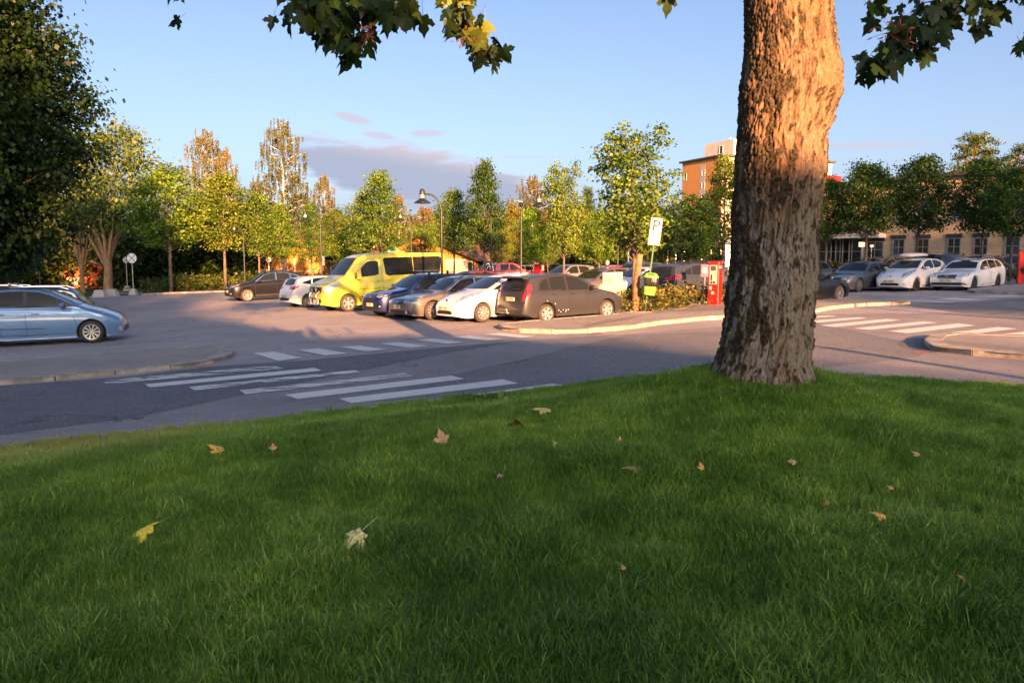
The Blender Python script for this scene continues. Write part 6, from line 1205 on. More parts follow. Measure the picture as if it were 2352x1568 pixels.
car('parked_car', superb, c_brn, 'brown-grey estate behind the dark grey hatchback, side windows facing the billboard', Vector((3.6, 36.6, 0)), 'FL', 216, gF, detail=True, rims=(5, False, False))
car('parked_car', auris, c_red, 'red hatchback roof behind the brown-grey estate', Vector((5.8, 46, 0)), 'RR', 30, gF, detail=False)
car('parked_car', yaris, c_silv, 'silver car with pale bonnet between the red hatchback and the small white car', Vector((2.6, 45, 0)), 'FL', 212, gF, detail=False)
car('parked_car', auris, c_wht2, 'small white car furthest back beside the small red machine', Vector((-.3, 60, 0)), 'FL', 210, gF, detail=False)
car('parked_car', sedan, c_mar, 'maroon car roof showing between the blue crossover bars and the red pickup', Vector((-3.0, 39.5, 0)), 'FL', 216, gF, detail=False)
car('parked_car', yaris, c_blk, 'black car behind the walking grey-haired person', Vector((8.2, 56, 0)), 'FL', 212, gF, detail=False)
car('parked_car', auris, c_wht2, 'white car right of the red pay machine, mostly hidden by the big trunk', Vector((11.6, 36.8, 0)), 'FL', 214, gF, detail=False)
# by the brick building
car('parked_car', sedan, c_blk, 'black saloon with silver wheel, nose pointing right out from behind the big trunk', gp(1929, 692.5), 'FR', 34, gQ, rims=(5, False, True))
car('parked_car', sedan, c_sgrey, 'dark grey saloon with clear headlights between the black saloon and the white hatchback', gp(1974, 671), 'FL', TH, gQ, rims=(5, False, True))
wl, wlb, wX, wtop, whw = car('parked_car', leaf, c_wht2, 'white rounded electric hatchback carrying a white roof box, beside the white estate', gp(2106, 669), 'FL', TH + 2, gQ, rims=(9, True, False), txt='EK 44220')
car('parked_car', superb, c_wht2, 'white estate with chrome grille, rightmost of the near row by the brick building', gp(2238, 667), 'FL', TH + 3, gQ, rims=(10, True, False), txt='NF 99848', rails='silver')
car('parked_car', estate, c_sgrey, 'dark grey estate with roof carriers behind the grey saloon', Vector((14.9, 41.5, 0)), 'FL', 216, gQ, rims=(5, False, False), rails='silver', bars=(2.3, 3.2))
car('parked_car', rav, c_navy, 'dark blue estate with silver roof rails behind the two white cars', Vector((23.6, 44.5, 0)), 'FL', 212, gQ, detail=False, rails='silver')
car('parked_car', estate, c_bgrey, 'grey estate with silver roof rails behind the white estate', Vector((26.8, 45.5, 0)), 'FL', 212, gQ, detail=False, rails='silver')
car('parked_car', sedan, c_blk, 'black car at the far right behind the shrubs', Vector((30.3, 47, 0)), 'FL', 210, gQ, detail=False)
# roof box
rb = MB().lathe([(.01, -.95), (.28, -.92), (.40, -.7), (.43, 0), (.41, .7), (.26, .98), (.01, 1.02)], 16, 'X', (0, 0, 0)); pv = [(p[0], p[1], p[2] * (.34 if p[2] > 0 else .16)) for p in rb.v]
rbo = pyd('roof_box', pv, rb.f, c_wht2, None, 60); c_ = wl.matrix_world @ Vector((wX(2.9), -.25, 1.66)); rbo.matrix_world = Matrix.Translation(c_) @ wl.matrix_world.to_3x3().to_4x4(); tag(rbo, 'long white roof box on top of the white electric hatchback', 'roof box')
# red pickup with roll bar
pick = SPEC(L=5.2, W=1.82, H=1.75, rw=.37, xf=.95, xr=4.0, gc=.30, belt=[(0, .95), (1.2, 1.08), (5.2, 1.10)], front=(.6, .68), rear=(.2, .9), tumble=.2, top=[(0, .8), (.1, .95), (.6, 1.05), (1.25, 1.12), (1.35, 1.16), (1.95, 1.62), (2.2, 1.72), (3.2, 1.75), (3.45, 1.68), (3.52, 1.14), (5.15, 1.13), (5.18, .9), (5.2, .6)],
    side_win=[[(1.62, 1.16), (2.0, 1.5), (2.3, 1.6), (2.45, 1.6), (2.45, 1.17)], [(2.55, 1.17), (2.55, 1.6), (3.1, 1.6), (3.15, 1.17)]], ws=[(.68, 1.2), (.55, 1.62)], rear_win=[(.5, 1.25), (.48, 1.55)], roof=(2.2, 3.2), head=[(.1, .5, .75), (.1, .55, .95), (.4, .8, .98), (.4, .84, .8)], tail=[(.02, .8, .8), (.02, .8, 1.05), (.1, .88, 1.05), (.1, .88, .8)], mirror=(1.7, 1.15), pz=(.5, .8))
pk_, _, pX, _, _ = car('pickup_truck', pick, c_red, 'red pickup truck with chrome roll bar in the far row', Vector((-1.6, 55.5, 0)), 'RR', 12, gF, 'pickup', detail=False)
rbm = MB()
for sg in (1, -1): rbm.tube([(pX(3.6), sg * .62, 1.1), (pX(3.68), sg * .6, 1.72), (pX(3.9), sg * .6, 1.72), (pX(4.7), sg * .66, 1.14)], .04, 8); rbm.tube([(pX(4.2), sg * .64, 1.1), (pX(3.85), sg * .6, 1.7)], .035, 8)
rbm.tube([(pX(3.68), -.6, 1.72), (pX(3.68), .6, 1.72)], .04, 8); rbm.build('roll_bar', M['chrome'], pk_, 60)

# ---------------------------------------------------------------- street furniture
def lamp_post(u_pole, u_head, v_top, Y, label, base=None):
    x = at(u_pole, 600, Y).x; z0 = GZ(x); H = at(u_pole, v_top, Y).z - z0; s_ = (u_head - u_pole) / F * Y
    t = thing('street_lamp', label, 'street lamp', (x, Y, z0), 0, 'dark green curved street lamps of the car park'); h = H - .15; a = abs(s_); sg = 1 if s_ > 0 else -1
    MB().tube([(0, 0, -.1), (0, 0, 1.0)], .075, 10).tube([(0, 0, 1.0), (0, 0, h - .75)], [.055, .045], 10).build('pole', M['pole'], t, 60)
    arm = [(0, 0, h - .75)] + [(sg * a * .72 * (1 - math.cos(k * math.pi / 2 / 8)), 0, h - .75 + .70 * math.sin(k * math.pi / 2 / 8)) for k in range(1, 9)] + [(sg * a * .93, 0, h - .05)]
    MB().tube(arm, .036, 8).build('arm', M['pole'], t, 60); hx = s_
    MB().lathe([(.001, h + .16), (.06, h + .145), (.10, h + .08), (.105, h - .02), (.12, h - .03), (.12, h - .06), (.05, h - .06)], 20, 'Z', (hx, 0, 0)).build('cap', M['pole'], t, 40)
    lg = MB().lathe([(.085, h - .06), (.085, h - .22)], 16, 'Z', (hx, 0, 0), cap=False).build('lantern', mat('lamp_diffuser', (.62, .60, .52), .4), t, 40)
    for k in range(3): MB().lathe([(.085, h - .085 - k * .055), (.13, h - .09 - k * .055), (.13, h - .10 - k * .055), (.085, h - .10 - k * .055)], 16, 'Z', (hx, 0, 0), cap=False).build('louvre', M['pole'], t)
    MB().lathe([(.085, h - .22), (.14, h - .25), (.33, h - .38), (.335, h - .40), (.12, h - .33), (.11, h - .42), (.001, h - .43)], 24, 'Z', (hx, 0, 0), cap=False).build('lamp_shade', M['pole'], t, 40)
lamp_post(1015, 972, 434, 31, 'tallest curved dark lamp, head to the left, above the rear of the yellow van')
lamp_post(1197, 1237, 445, 35, 'curved dark lamp with head to the right, before the golden weeping birch')
lamp_post(738, 704, 484, 43, 'curved dark lamp with head to the left, behind the white hatchback')
lamp_post(945, 921, 487, 50, 'curved lamp whose head shows against the thin brownish birch')
lamp_post(561, 541, 517, 62, 'distant curved lamp before the golden-green maple')
lamp_post(1087, 1066, 508, 64, 'small distant lamp right of the tallest lamp')
lamp_post(1565, 1546, 500, 52, 'lamp half hidden by leaves between the parking sign and the tower')
def pole(name, u, v_top, Y, r, m, label, cat='post', zb=None, group=None):
    x = at(u, 600, Y).x; z0 = GZ(x); H = at(u, v_top, Y).z - z0; o = MB().tube([(0, 0, -.2), (0, 0, H)], r, 8).build(name, m, None, 60); o.location = (x, Y, z0); return tag(o, label, cat, group)
pole('post', 89, 598, 55, .06, M['pole'], 'thin dark green post in the shade at the left', 'post'); pole('lamp_pole', 1419, 470, 44, .05, M['pole'], 'plain dark pole left of the young maple by the parking sign'); pole('post', 1443, 560, 70, .06, M['white'], 'pale post before the low yellow-orange building'); pole('post', 1128, 505, 48, .045, M['pole'], 'thin dark pole behind the spired dark maple')
# round no-stopping signs on concrete feet
def round_sign(u, v_disc, u_px, v_base, Yd, rad, label, foot=True, mono=True):
    p = gp(u, v_base) if Yd is None else Vector((at(u, 600, Yd).x, Yd, 0)); Y = p.y; z0 = GZ(p.x); zc = at(u, v_disc, Y).z - z0; t = thing('round_sign', label, 'sign', (p.x, Y, z0), 0)
    MB().tube([(0, 0, 0), (0, 0, zc - rad)], .035, 8).build('post', M['steel'], t, 60)
    MB().lathe([(.001, -.01), (rad, -.01), (rad, .012), (.001, .012)], 32, 'Y', (0, 0, zc)).build('sign_back', M['sign_black'], t); MB().lathe([(rad * .86, -.016), (.001, -.016)], 32, 'Y', (0, 0, zc), cap=False).build('sign_face', mat('sign_white', (.74, .74, .72), .5), t)
    x_ = MB(); [x_.box((0, -.022, zc), (rad * 1.7, .006, rad * .09), Matrix.Rotation(R(a), 3, 'Y')) for a in (45, -45)]; x_.build('cross', M['sign_black'], t)
    if foot: o = MB().box((0, 0, .22), (.55, .55, .46), taper=.5).build('concrete_foot', M['concrete'], t)
round_sign(307, 593, 0, 677, None, .42, 'larger round white sign with black cross on a concrete foot at the left')
round_sign(289.5, 597, 0, 661, 68, .30, 'smaller yellowish round sign with cross, further back on a concrete foot')
round_sign(617, 596.5, 0, 0, 70, .26, 'small round white sign in front of the orange timber building', foot=False)
def block(u, v, label):
    p = gp(u, v); o = MB().box((0, 0, .25), (.95, .6, .52), taper=.62).build('concrete_block', M['concrete'], None); bv = o.modifiers.new('b', 'BEVEL'); bv.width = .03; bv.segments = 2; o.location = (p.x, p.y, GZ(p.x)); return tag(o, label, 'barrier', 'concrete barrier blocks at the left')
block(230, 682, 'concrete barrier block just behind the navy estate'); block(257, 680, 'concrete barrier block nearer to the round sign')
# parking sign, leaning post, bin
def parking_sign():
    p = Vector((4.73, 27.9)); z0 = GZ(p.x); t = thing('parking_sign', 'white parking sign with large black P on a leaning green post', 'sign', (p.x, p.y, z0), 0); lean = R(6.5)
    t.rotation_euler = (0, lean, R(-14)); H = at(1500, 500, 27.9).z - z0; H /= math.cos(lean)
    gp_ = mat('green_post', (.05, .13, .07), .5); MB().tube([(0, 0, -.2), (0, 0, H - .15)], .035, 8).build('post', gp_, t, 60); MB().box((0, -.02, H - 1.13), (.22, .03, .03)).build('bracket', gp_, t)
    yw = mat('sign_cream', (.74, .70, .56), .45); w = .43
    def panel(zc, h): 
        o = MB().box((0, -.05, zc), (w, .02, h)).build('sign_panel', M['red'] if False else mat('dark_border', (.08, .03, .025), .5), t); MB().box((0, -.062, zc), (w - .04, .006, h - .04)).build('sign_face', yw, o); return o
    a = panel(H - .32, .64); b = panel(H - .80, .36); fx = lambda x, z: frame_mtx((x, -.067, z), (1, 0, 0), (0, 0, 1))
    text('P', .56, fx(0.0, H - .31), a, M['sign_black']); text('00 - 24', .10, fx(.02, H - .70), b, mat('sign_brown', (.25, .04, .02), .6)); text('Mot avgift', .085, fx(.02, H - .81), b, mat('sign_brown')); text('Gjelder også', .055, fx(-.03, H - .91), b, mat('sign_brown'))
    wc = MB().lathe([(.022, -.068), (.017, -.068)], 12, 'Y', (.175, 0, H - .915), cap=False); wc.tube([(.172, -.068, H - .90), (.170, -.068, H - .865)], .004, 4); wc.build('wheelchair_symbol', M['sign_black'], b)
    bt = thing('litter_bin', 'lime green litter bin with black bag hanging on the leaning sign post', 'bin', (0, 0, 0), 0); c = t.matrix_basis @ Vector((0, 0, .0)); loc = at(1493, 649, 27.75); bt.location = (loc.x + .02, 27.75, loc.z); bt.rotation_euler = (0, R(5), R(-10)); bt.scale = (.86, .86, .92)
    lime = mat('lime_plastic', (.13, .42, .05), .4, coat=.3, var=.05); bag = mat('bin_bag', (.014, .013, .013), .25, bump=1, bscale=9)
    def rr(w1, d1, z): return [(w1 * math.copysign(abs(math.cos(a)) ** .5, math.cos(a)), d1 * math.copysign(abs(math.sin(a)) ** .5, math.sin(a)), z) for a in [2 * math.pi * k / 24 for k in range(24)]]
    def loft(rings, nm, m_):
        v = [p_ for r_ in rings for p_ in r_]; n = 24; f = [(i * n + k, i * n + (k + 1) % n, (i + 1) * n + (k + 1) % n, (i + 1) * n + k) for i in range(len(rings) - 1) for k in range(n)] + [tuple(range(n))[::-1], tuple((len(rings) - 1) * n + k for k in range(n))]; return pyd(nm, v, f, m_, bt, 50)
    loft([rr(.19, .15, -.48), rr(.23, .18, -.47), rr(.26, .21, -.12), rr(.265, .215, -.10)], 'bucket', lime)
    rb_ = random.Random(2); loft([[(x * (1 + rb_.uniform(-.04, .05)), y * (1 + rb_.uniform(-.04, .05)), z) for x, y, z in rr(w_, d_, z_)] for w_, d_, z_ in ((.272, .222, -.14), (.30, .25, -.08), (.315, .26, .02), (.30, .25, .12), (.285, .235, .2))], 'bag', bag)
    loft([rr(.30, .25, .19), rr(.31, .26, .21), rr(.30, .25, .25), rr(.25, .20, .33), rr(.17, .13, .38)], 'lid', lime); MB().box((-.0, -.20, .30), (.26, .05, .09)).build('opening', M['black'], bt)
parking_sign()
# tree support pole: weathered stake beside the sign
st_ = thing('wooden_stake', 'tall weathered timber pole in the rose bed left of the parking sign', 'post', (4.45, 28.3, GZ(4.5)), 0); a_ = at(1464, 545, 28.3); MB().tube([(0, 0, -.2), (.03, 0, 1.0), (.14, 0, a_.z - .12 - .6)], [.13, .125, .115], 10).build('pole', mat('stake_wood', (.33, .17, .08), .85, col2=(.07, .045, .03), vscale=2.2, stretch=(1, 1, 1.6)), st_, 60)
# billboard
def billboard():
    Y = 28.2; a = at(1386, 690, Y); b = at(1429, 690, Y + .8); zt = at(1386, 626, Y).z; zb = at(1386, 700, Y).z; t = thing('billboard', 'cream and pale green information board with bold text behind the bonnet of the grey hatchback', 'sign', (a.x, a.y, 0), math.atan2(b.y - a.y, b.x - a.x)); w = (Vector((b.x - a.x, b.y - a.y))).length
    fr = MB().box((w / 2, .02, (zt + zb) / 2), (w, .05, zt - zb)).build('frame', mat('pale_frame', (.6, .55, .45), .5), t); MB().box((w / 2, -.01, (zt + zb) / 2), (w - .06, .01, zt - zb - .06)).build('panel', mat('board_cream', (.55, .52, .34), .5), fr)
    MB().add([(w - .27, -.017, zb + .03), (w - .03, -.017, zb + .03), (w - .03, -.017, zt - .03), (w - .20, -.017, zt - .03)], [(0, 1, 2, 3)]).build('green_stripe', mat('board_green', (.25, .42, .33), .5), fr)
    ink = M['sign_black']; fx = lambda x, z: frame_mtx((x, -.020, z), (1, 0, 0), (0, 0, 1)); text('00 easy', .06, fx(.12, zt - .10), fr, ink, align='LEFT' if False else 'CENTER')
    for k, s_ in enumerate(('Kamera leser', 'kjennemerket', 'automatisk.')): text(s_, .085, fx(.16, zt - .20 - .085 * k), fr, ink, align='CENTER').location.x += .13
    cg = MB(); cg.lathe([(.09, -.018), (.001, -.018)], 16, 'Y', (w - .24, 0, zt - .66), cap=False); cg.box((w - .22, -.02, zt - .70), (.26, .006, .08)); cg.build('printed_car', mat('print_teal', (.12, .26, .28), .5), fr)
    for x in (.05, w - .05): MB().tube([(x, .03, 0.02), (x, .03, zb)], .025, 6).build('leg', M['steel'], t)
billboard()
# red pay machine
def pay_machine(u, v_base, v_top, label, w=.42, name='pay_machine', Y=None, rz=-38, ex=True):
    p = gp(u, v_base) if Y is None else Vector((at(u, 600, Y).x, Y, 0)); H = at(u, v_top, p.y).z - GZ(p.x); t = thing(name, label, 'pay machine', (p.x, p.y, GZ(p.x)), R(rz), 'red parking pay machines')
    d = .34; MB().box((0, 0, H / 2), (w, d, H)).build('cabinet', M['red'], t).modifiers.new('b', 'BEVEL').width = .02
    MB().box((0, -.01, H + .015), (w + .06, d + .05, .035)).build('cap', mat('dark_cap', (.03, .02, .02), .5), t)
    if ex:
        pn = MB().box((0, -d / 2 - .008, H - .50), (w * .72, .02, .72)).build('control_panel', mat('steel_panel', (.50, .48, .43), .4, .4), t)
        MB().box((0, -d / 2 - .022, H - .26), (w * .46, .012, .17)).build('screen', mat('dark_screen', (.05, .06, .05), .15), pn); MB().box((-.07, -d / 2 - .022, H - .60), (.05, .012, .22)).build('card_slot', M['black'], pn); k_ = MB(); [k_.box((-.06 + .1 * i, -d / 2 - .02, H - .79), (.07, .012, .08)) for i in range(2)]; k_.build('coin_slot', M['black'], pn); k2 = MB(); [k2.box((.05, -d / 2 - .02, H - .42 - .03 * i), (.02, .01, .012)) for i in range(2)]; k2.build('button', M['black'], pn)
        MB().box((-.10, -d / 2 - .008, H - 1.0), (.10, .008, .13)).build('notice', mat('pink_notice', (.65, .35, .36), .5), t); MB().box((-.02, -d / 2 - .008, H - 1.18), (.09, .006, .09)).build('sticker', M['white'], t); MB().box((w / 2 + .006, -.05, H - .22), (.008, .12, .08)).build('logo_sticker', M['white'], t)
    return t
pay_machine(1641, 706.5, 600, 'tall red parking pay machine standing on the pavement left of the big trunk')
pb = thing('notice_board', 'small pink notice board just left of the tall red pay machine', 'sign', (7.75, 31.6, GZ(7.7)), R(-20)); MB().box((0, 0, 1.36), (.30, .04, .48)).build('panel', mat('pink_board', (.60, .12, .20), .5), pb); MB().box((0, -.025, 1.36), (.16, .006, .2)).build('symbol', M['white'], pb); MB().tube([(0, .03, 0), (0, .03, 1.2)], .025, 6).build('post', M['steel'], pb)
pay_machine(1238, 660, 608, 'small distant red pay machine above the roof of the white electric car', .5, Y=45, rz=-35, ex=False); nb = thing('notice', 'white notice on the distant red pay machine', 'sign', (at(1246, 613, 44.6).x, 44.55, at(1246, 615, 44.6).z), R(-30)); MB().box((0, 0, 0), (.14, .02, .30)).build('panel', M['white'], nb)
pay_machine(2353, 660, 577, 'red pay machine cut by the right edge of the picture', .6, Y=42, rz=-20, ex=False)
# far signs
def flat_sign(u0, v0, u1, v1, Y, m, label, name='sign', post=True):
    a = at(u0, v0, Y); b = at(u1, v1, Y); t = thing(name, label, 'sign', ((a.x + b.x) / 2, Y, GZ(a.x)), 0); z0 = GZ(a.x); w = b.x - a.x; h = a.z - b.z; pn = MB().box((0, -.05, (a.z + b.z) / 2 - z0), (w, .04, h)).build('panel', m, t)
    if post: MB().tube([(0, 0, 0), (0, 0, b.z - z0 + .1)], .035, 6).build('post', M['steel'], t)
    return t, pn, w, h, (a.z + b.z) / 2 - z0
flat_sign(1225, 588, 1238, 609, 46, mat('grey_sign_back', (.22, .21, .21), .6), 'grey back of a rectangular sign above the distant red machine'); flat_sign(1666, 562, 1682, 612, 33, M['white'], 'tall narrow white information pylon beside the trunk', 'pylon', True)
flat_sign(1972, 556, 1991, 567, 66, M['white'], 'white rectangular sign in front of the brick building'); flat_sign(738, 588, 746, 609, 43.2, mat('grey_sign_back'), 'narrow grey sign mounted on the lamp behind the white hatchback', post=False); flat_sign(1998, 562, 2006, 568, 66, M['white'], 'small white sign right beside the larger white one')
t_, pn_, w_, h_, zc_ = flat_sign(891, 571.5, 914, 580, 40, mat('sign_green', (.01, .25, .06), .45), 'green direction sign with arrow tip above the yellow van', 'direction_sign')
MB().add([(w_ / 2, -.07, zc_ + h_ / 2), (w_ / 2 + .12, -.07, zc_), (w_ / 2, -.07, zc_ - h_ / 2), (w_ / 2, -.03, zc_ + h_ / 2), (w_ / 2 + .12, -.03, zc_), (w_ / 2, -.03, zc_ - h_ / 2)], [(0, 2, 1), (0, 1, 4, 3), (1, 2, 5, 4)]).build('arrow_tip', mat('sign_green'), pn_)
ar = MB(); ar.lathe([(.06, -.075), (.001, -.075)], 16, 'Y', (-w_ / 2 + .08, 0, zc_), cap=False); ar.tube([(w_ / 2 - .02, -.078, zc_ + .06), (w_ / 2 + .05, -.078, zc_), (w_ / 2 - .02, -.078, zc_ - .06)], .01, 4); ar.build('symbol', M['white'], pn_); text('Bilnr nr.', .07, frame_mtx((.02, -.073, zc_ + .04), (1, 0, 0), (0, 0, 1)), pn_, M['white']) if False else None
# small orange and white markers near the canopy
cn = thing('flag_marker', 'orange striped pole in front of the canopy', 'marker', (at(1572, 590, 80).x, 80, .4), 0); MB().tube([(0, 0, 0), (-.25, 0, 2.1)], [.14, .05], 8).build('pole', mat('orange_cone', (.6, .13, .04), .6), cn)

# ---------------------------------------------------------------- walking person, seen above the car roofs
def person():
    p = Vector((at(1395, 600, 40).x, 40, 0)); z0 = GZ(p.x); t = thing('person', 'grey-haired person in dark jacket walking between the parked cars', 'person', (p.x, p.y, z0), R(200))
    V = [(0, 0, .95), (0, .01, 1.2), (0, 0, 1.42), (0, .0, 1.52), (0, -.02, 1.62), (-.19, 0, 1.40), (-.27, .03, 1.14), (-.26, -.08, .90), (.19, 0, 1.40), (.27, 0, 1.14), (.26, -.12, .92), (-.10, 0, .90), (-.11, -.06, .50), (-.11, .10, .08), (-.11, -.06, .04), (.10, 0, .90), (.11, -.12, .52), (.11, -.10, .08), (.11, -.26, .04)]
    E = [(0, 1), (1, 2), (2, 3), (3, 4), (2, 5), (5, 6), (6, 7), (2, 8), (8, 9), (9, 10), (0, 11), (11, 12), (12, 13), (13, 14), (0, 15), (15, 16), (16, 17), (17, 18)]
    Rr = [.16, .15, .15, .06, .085, .075, .052, .035, .075, .052, .035, .10, .065, .045, .04, .10, .065, .045, .04]
    me = bpy.data.meshes.new('clothing'); me.from_pydata(V, E, []); o = bpy.data.objects.new('body', me); C.objects.link(o); o.parent = t; sk = o.modifiers.new('s', 'SKIN'); 
    for i, r_ in enumerate(Rr): me.skin_vertices[0].data[i].radius = (r_ * 1.0, r_ * .85)
    me.skin_vertices[0].data[0].use_root = True; o.modifiers.new('d', 'SUBSURF').levels = 2; me.materials.append(mat('dark_cloth', (.02, .02, .024), .85))
    sk_ = mat('skin', (.52, .30, .22), .6); hb = MB(); prof = [(.001, -.13), (.05, -.12), (.075, -.06), (.08, .0), (.085, .06), (.07, .11), (.03, .135), (.001, .14)]; hb.lathe(prof, 16, 'Z', (0, -.02, 1.66)); h = pyd('head', [(x, y * 1.15, z) for x, y, z in hb.v], hb.f, sk_, t, 60)
    MB().box((0, -.125, 1.655), (.025, .03, .035), taper=.6).build('nose', sk_, h); [MB().box((sx * .083, -.01, 1.655), (.015, .03, .05)).build('ear', sk_, h) for sx in (1, -1)]; e_ = MB(); [e_.box((sx * .03, -.108, 1.68), (.018, .01, .008)) for sx in (1, -1)]; e_.box((0, -.108, 1.60), (.04, .01, .007)); e_.build('face', M['sign_black'], h)
    hr = MB(); hr.lathe([(.088, .0), (.094, .05), (.08, .115), (.035, .148), (.001, .152)], 16, 'Z', (0, 0, 1.665), cap=False); pyd('hair', [(x, y * 1.1 + .012, z) for x, y, z in hr.v], hr.f, mat('grey_hair', (.42, .40, .38), .9, var=.2, vscale=40), h, 60)
person()

# ---------------------------------------------------------------- fallen leaves on the lawn
def fallen(u, v, wpx, col, label, rz, pitch=0, roll=0, lift=.085, kind=0, stalk_up=False):
    d = ray(u, v); o0 = Vector((0, 0, EYE)); s_ = 1.5
    while s_ < 16:
        p = o0 + d * s_
        if p.z < lawn_z(p.x, p.y) + lift: break
        s_ += .01
    key = 'fallen_' + '_'.join('%d' % (c * 100) for c in col); m_ = mat(key, col, .6, var=.3, vscale=12); me = leaf_mesh('fallen_leaf', .35 + .3 * (kind % 2), .5, 11 + kind, .5); me.materials.append(m_)
    o = bpy.data.objects.new('fallen_leaf', me); C.objects.link(o); sc = wpx / F * p.y * 1.0; o.matrix_world = Matrix.Translation(p + Vector((0, 0, .015))) @ Matrix.Rotation(R(26), 4, 'X') @ Matrix.Rotation(R(rz), 4, 'Z') @ Matrix.Rotation(R(pitch), 4, 'X') @ Matrix.Rotation(R(roll), 4, 'Y') @ Matrix.Scale(sc, 4) @ Matrix.Translation((0, -.4, 0))
    tag(o, label, 'leaf', 'fallen maple leaves on the lawn')
YL = (.80, .64, .04); PY = (.78, .70, .30); OR_ = (.78, .44, .09); TN = (.48, .29, .15); BRN = (.40, .16, .07)
fallen(325, 1219, 72, YL, 'bright yellow fallen leaf lying flat at the lower left of the lawn', 95, -14, 10)
fallen(808, 1240, 66, PY, 'pale cream-yellow fallen leaf with its stalk pointing up to the right', 130, -6, 6, kind=0)
fallen(500, 1030, 38, OR_, 'orange-yellow folded leaf near the crest at the left', 70, 25, 20, kind=2); fallen(1193, 970, 46, BRN, 'reddish-brown upright leaf right of the lawn centre crest', 160, 65, 0, kind=3); fallen(1245, 938, 46, (.55, .48, .14), 'rolled yellow-green leaf highest on the crest', 80, 10, 40, kind=1)
fallen(1016, 1008, 32, TN, 'tan leaf standing just below the middle of the crest', 30, 50, 0, kind=2); fallen(627, 1031, 15, TN, 'small tan leaf right of the orange-yellow one', 10, 50, 0); fallen(1147, 1094, 20, TN, 'tan leaf half sunk in the grass in the middle', 200, 30, 10, kind=1); fallen(1275, 1021, 13, (.30, .26, .08), 'tiny olive leaf below the reddish-brown one', 60, 40, 0)
fallen(1454, 1075, 40, TN, 'broad tan leaf left of the dark mark in the lawn', 100, 20, 20, kind=2); fallen(1613, 1075, 18, OR_, 'small pale orange leaf beside the dark mark', 20, 40, 10, kind=3); fallen(1424, 1012, 11, OR_, 'tiny orange leaf between the tan leaf and the crest', 0, 30, 0); fallen(2022, 1185, 30, OR_, 'orange leaf at the bare patch right of the trunk foot', 80, 20, 0, kind=1)
fallen(1900, 1160, 12, BRN, 'tiny rusty leaf on the bare patch', 30, 20, 0); fallen(2207, 1328, 30, BRN, 'dark red-brown leaf at the lower right', 110, 45, 15, kind=3); fallen(2105, 1045, 16, TN, 'tan leaf far right near the crest', 50, 15, 0); fallen(1820, 1063, 18, TN, 'tan leaf below the trunk foot', 90, 10, 0, kind=2); fallen(2045, 1124, 15, TN, 'pinkish tan leaf between the trunk and the right edge', 140, 15, 0); fallen(1432, 1309, 12, TN, 'pale scrap of leaf low in the middle right', 20, 20, 0)
# broad-leaved weeds along the crest
def weeds():
    mb = MB(); r = random.Random(8)
    for (u, v, h) in [(1150, 915, 20), (1112, 912, 14), (1162, 922, 12), (1740, 968, 10), (1860, 880, 12), (1690, 900, 9), (1655, 905, 9), (1745, 905, 10), (1800, 905, 9), (1935, 960, 10)]:
        d = ray(u, v + 6); s_ = 1.5
        while s_ < 16:
            p = Vector((0, 0, EYE)) + d * s_
            if p.z < lawn_z(p.x, p.y) + .03: break
            s_ += .01
        p.z = lawn_z(p.x, p.y)
        for k in range(4):
            a = r.uniform(0, 6.28); H_ = h / F * p.y * r.uniform(.9, 1.3) + .05; w = H_ * .22; o_ = Vector((math.cos(a), math.sin(a), 0)) * H_ * .4; s2 = Vector((-math.sin(a), math.cos(a), 0)) * w
            mb.add([p, p + o_ * .5 + s2 + Vector((0, 0, H_ * .55)), p + o_ + Vector((0, 0, H_)), p + o_ * .5 - s2 + Vector((0, 0, H_ * .55))], [(0, 1, 2, 3)])
    tag(mb.build('weeds', mat('weed_leaf', (.13, .20, .03), .5, var=.2)), 'bright broad-leaved weeds on the lawn crest and round the trunk', 'weeds', kind='stuff')
weeds()
# the bare, trodden patches

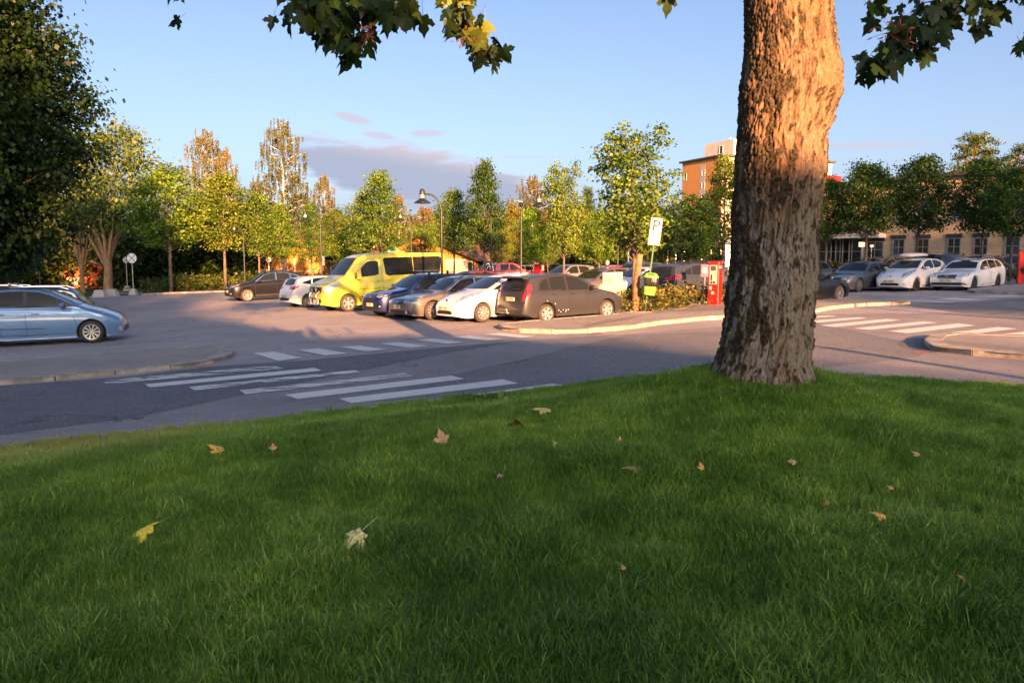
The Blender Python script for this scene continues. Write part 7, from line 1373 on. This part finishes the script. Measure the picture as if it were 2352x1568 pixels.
# ---------------------------------------------------------------- unseen house and trees added behind the viewer to throw the long evening shade
def world_ab(a, t): return (a * .957 - t * .29, a * .290 + t * .957)   # a across the sun, t along the light
def behind():
    t = thing('house', 'unseen house added behind the viewer, roof shaped to cast shade', 'building'); wl_ = mat('pale_boards', (.42, .38, .3), .8, var=.1); D0 = -34; tn = math.tan(SUN_EL)
    # roof outline shaped to the wanted shade edge, in (a, b): b is the height a sunray has when it passes the viewer's line
    prof = [(-9, 4.3), (-2, 3.6), (.3, 2.45), (1.2, 1.98), (4.3, 1.88), (7.2, 1.15), (8.1, .75), (9.6, -.05), (10.2, -.6), (10.3, -6)]
    pr = [(a, b + 2.1 - D0 * tn) for a, b in prof]; f_, k_ = [], []
    for tt in (D0, D0 - 9):
        for a, z in pr: x, y = world_ab(a, tt); f_.append((x, y, max(z, 0) if a < 10.25 else 0))
    n = len(pr); x0, y0 = world_ab(-9, D0); x1, y1 = world_ab(-9, D0 - 9); v = f_ + [(x0, y0, 0), (x1, y1, 0)]
    pyd('roof', v, [(i, i + 1, n + i + 1, n + i) for i in range(n - 1)], TILE, t); pyd('wall', v, [tuple(range(n)) + (2 * n,), tuple(range(n, 2 * n))[::-1] + (2 * n + 1,), (0, 2 * n, 2 * n + 1, n)], wl_, t)
    for i, (a, tt, H, Wd, key) in enumerate([(-12, -62, 27, 16, 'round'), (-24, -66, 28, 19, 'round'), (-38, -64, 28, 20, 'round'), (-6.0, -60, 20, 9, 'mapleA'), (27.5, -58, 25, 13, 'round'), (38, -62, 26, 17, 'round'), (52, -62, 26, 20, 'round'), (67, -62, 26, 20, 'round'), (-54, -60, 27, 20, 'round'), (14, -60, 12.2, 10, 'round'), (21, -61, 12.2, 10, 'round'), (6.5, -50, 11.8, 9, 'round'), (-1, -52, 12.4, 9, 'round')]):  # tall trees added to block the sun, low ones to darken car reflections
        x, y = world_ab(a, tt); tree('maple_tree', key, x, y, H, Wd, (.8, .9, .8), ['tall added tree behind the viewer, left', 'broad added tree behind the viewer, further left', 'third broad added tree behind the viewer', 'slimmer added tree beside the house behind the viewer', 'added tree behind the viewer on the right', 'second right-hand added tree behind the viewer', 'third right-hand added tree behind the viewer', 'farthest right added tree behind the viewer', 'farthest left added tree behind the viewer', 'low added tree in the gap behind the viewer', 'low added tree right of the gap behind the viewer', 'low added tree behind the house roof, right', 'low added tree behind the house roof, left', 'thin added tree rising over the house roof behind the viewer'][i], group='unseen trees added behind the viewer to shape the light')
    for a, tt, r_, lab in ((11.25, -3.5, .13, 'slim bare trunk by the road to the right of the viewer'), (20.0, 4, .11, 'second slim post further right out of view')):
        x, y = world_ab(a, tt)
        o = MB().tube([(0, 0, -.1), (0, 0, 3.2 if a < 15 else 6.4)], [r_, r_ * .8], 8).build('bare_post', M['bark'], None, 60); o.location = (x, y, GZ(x)); tag(o, lab, 'post')
behind()
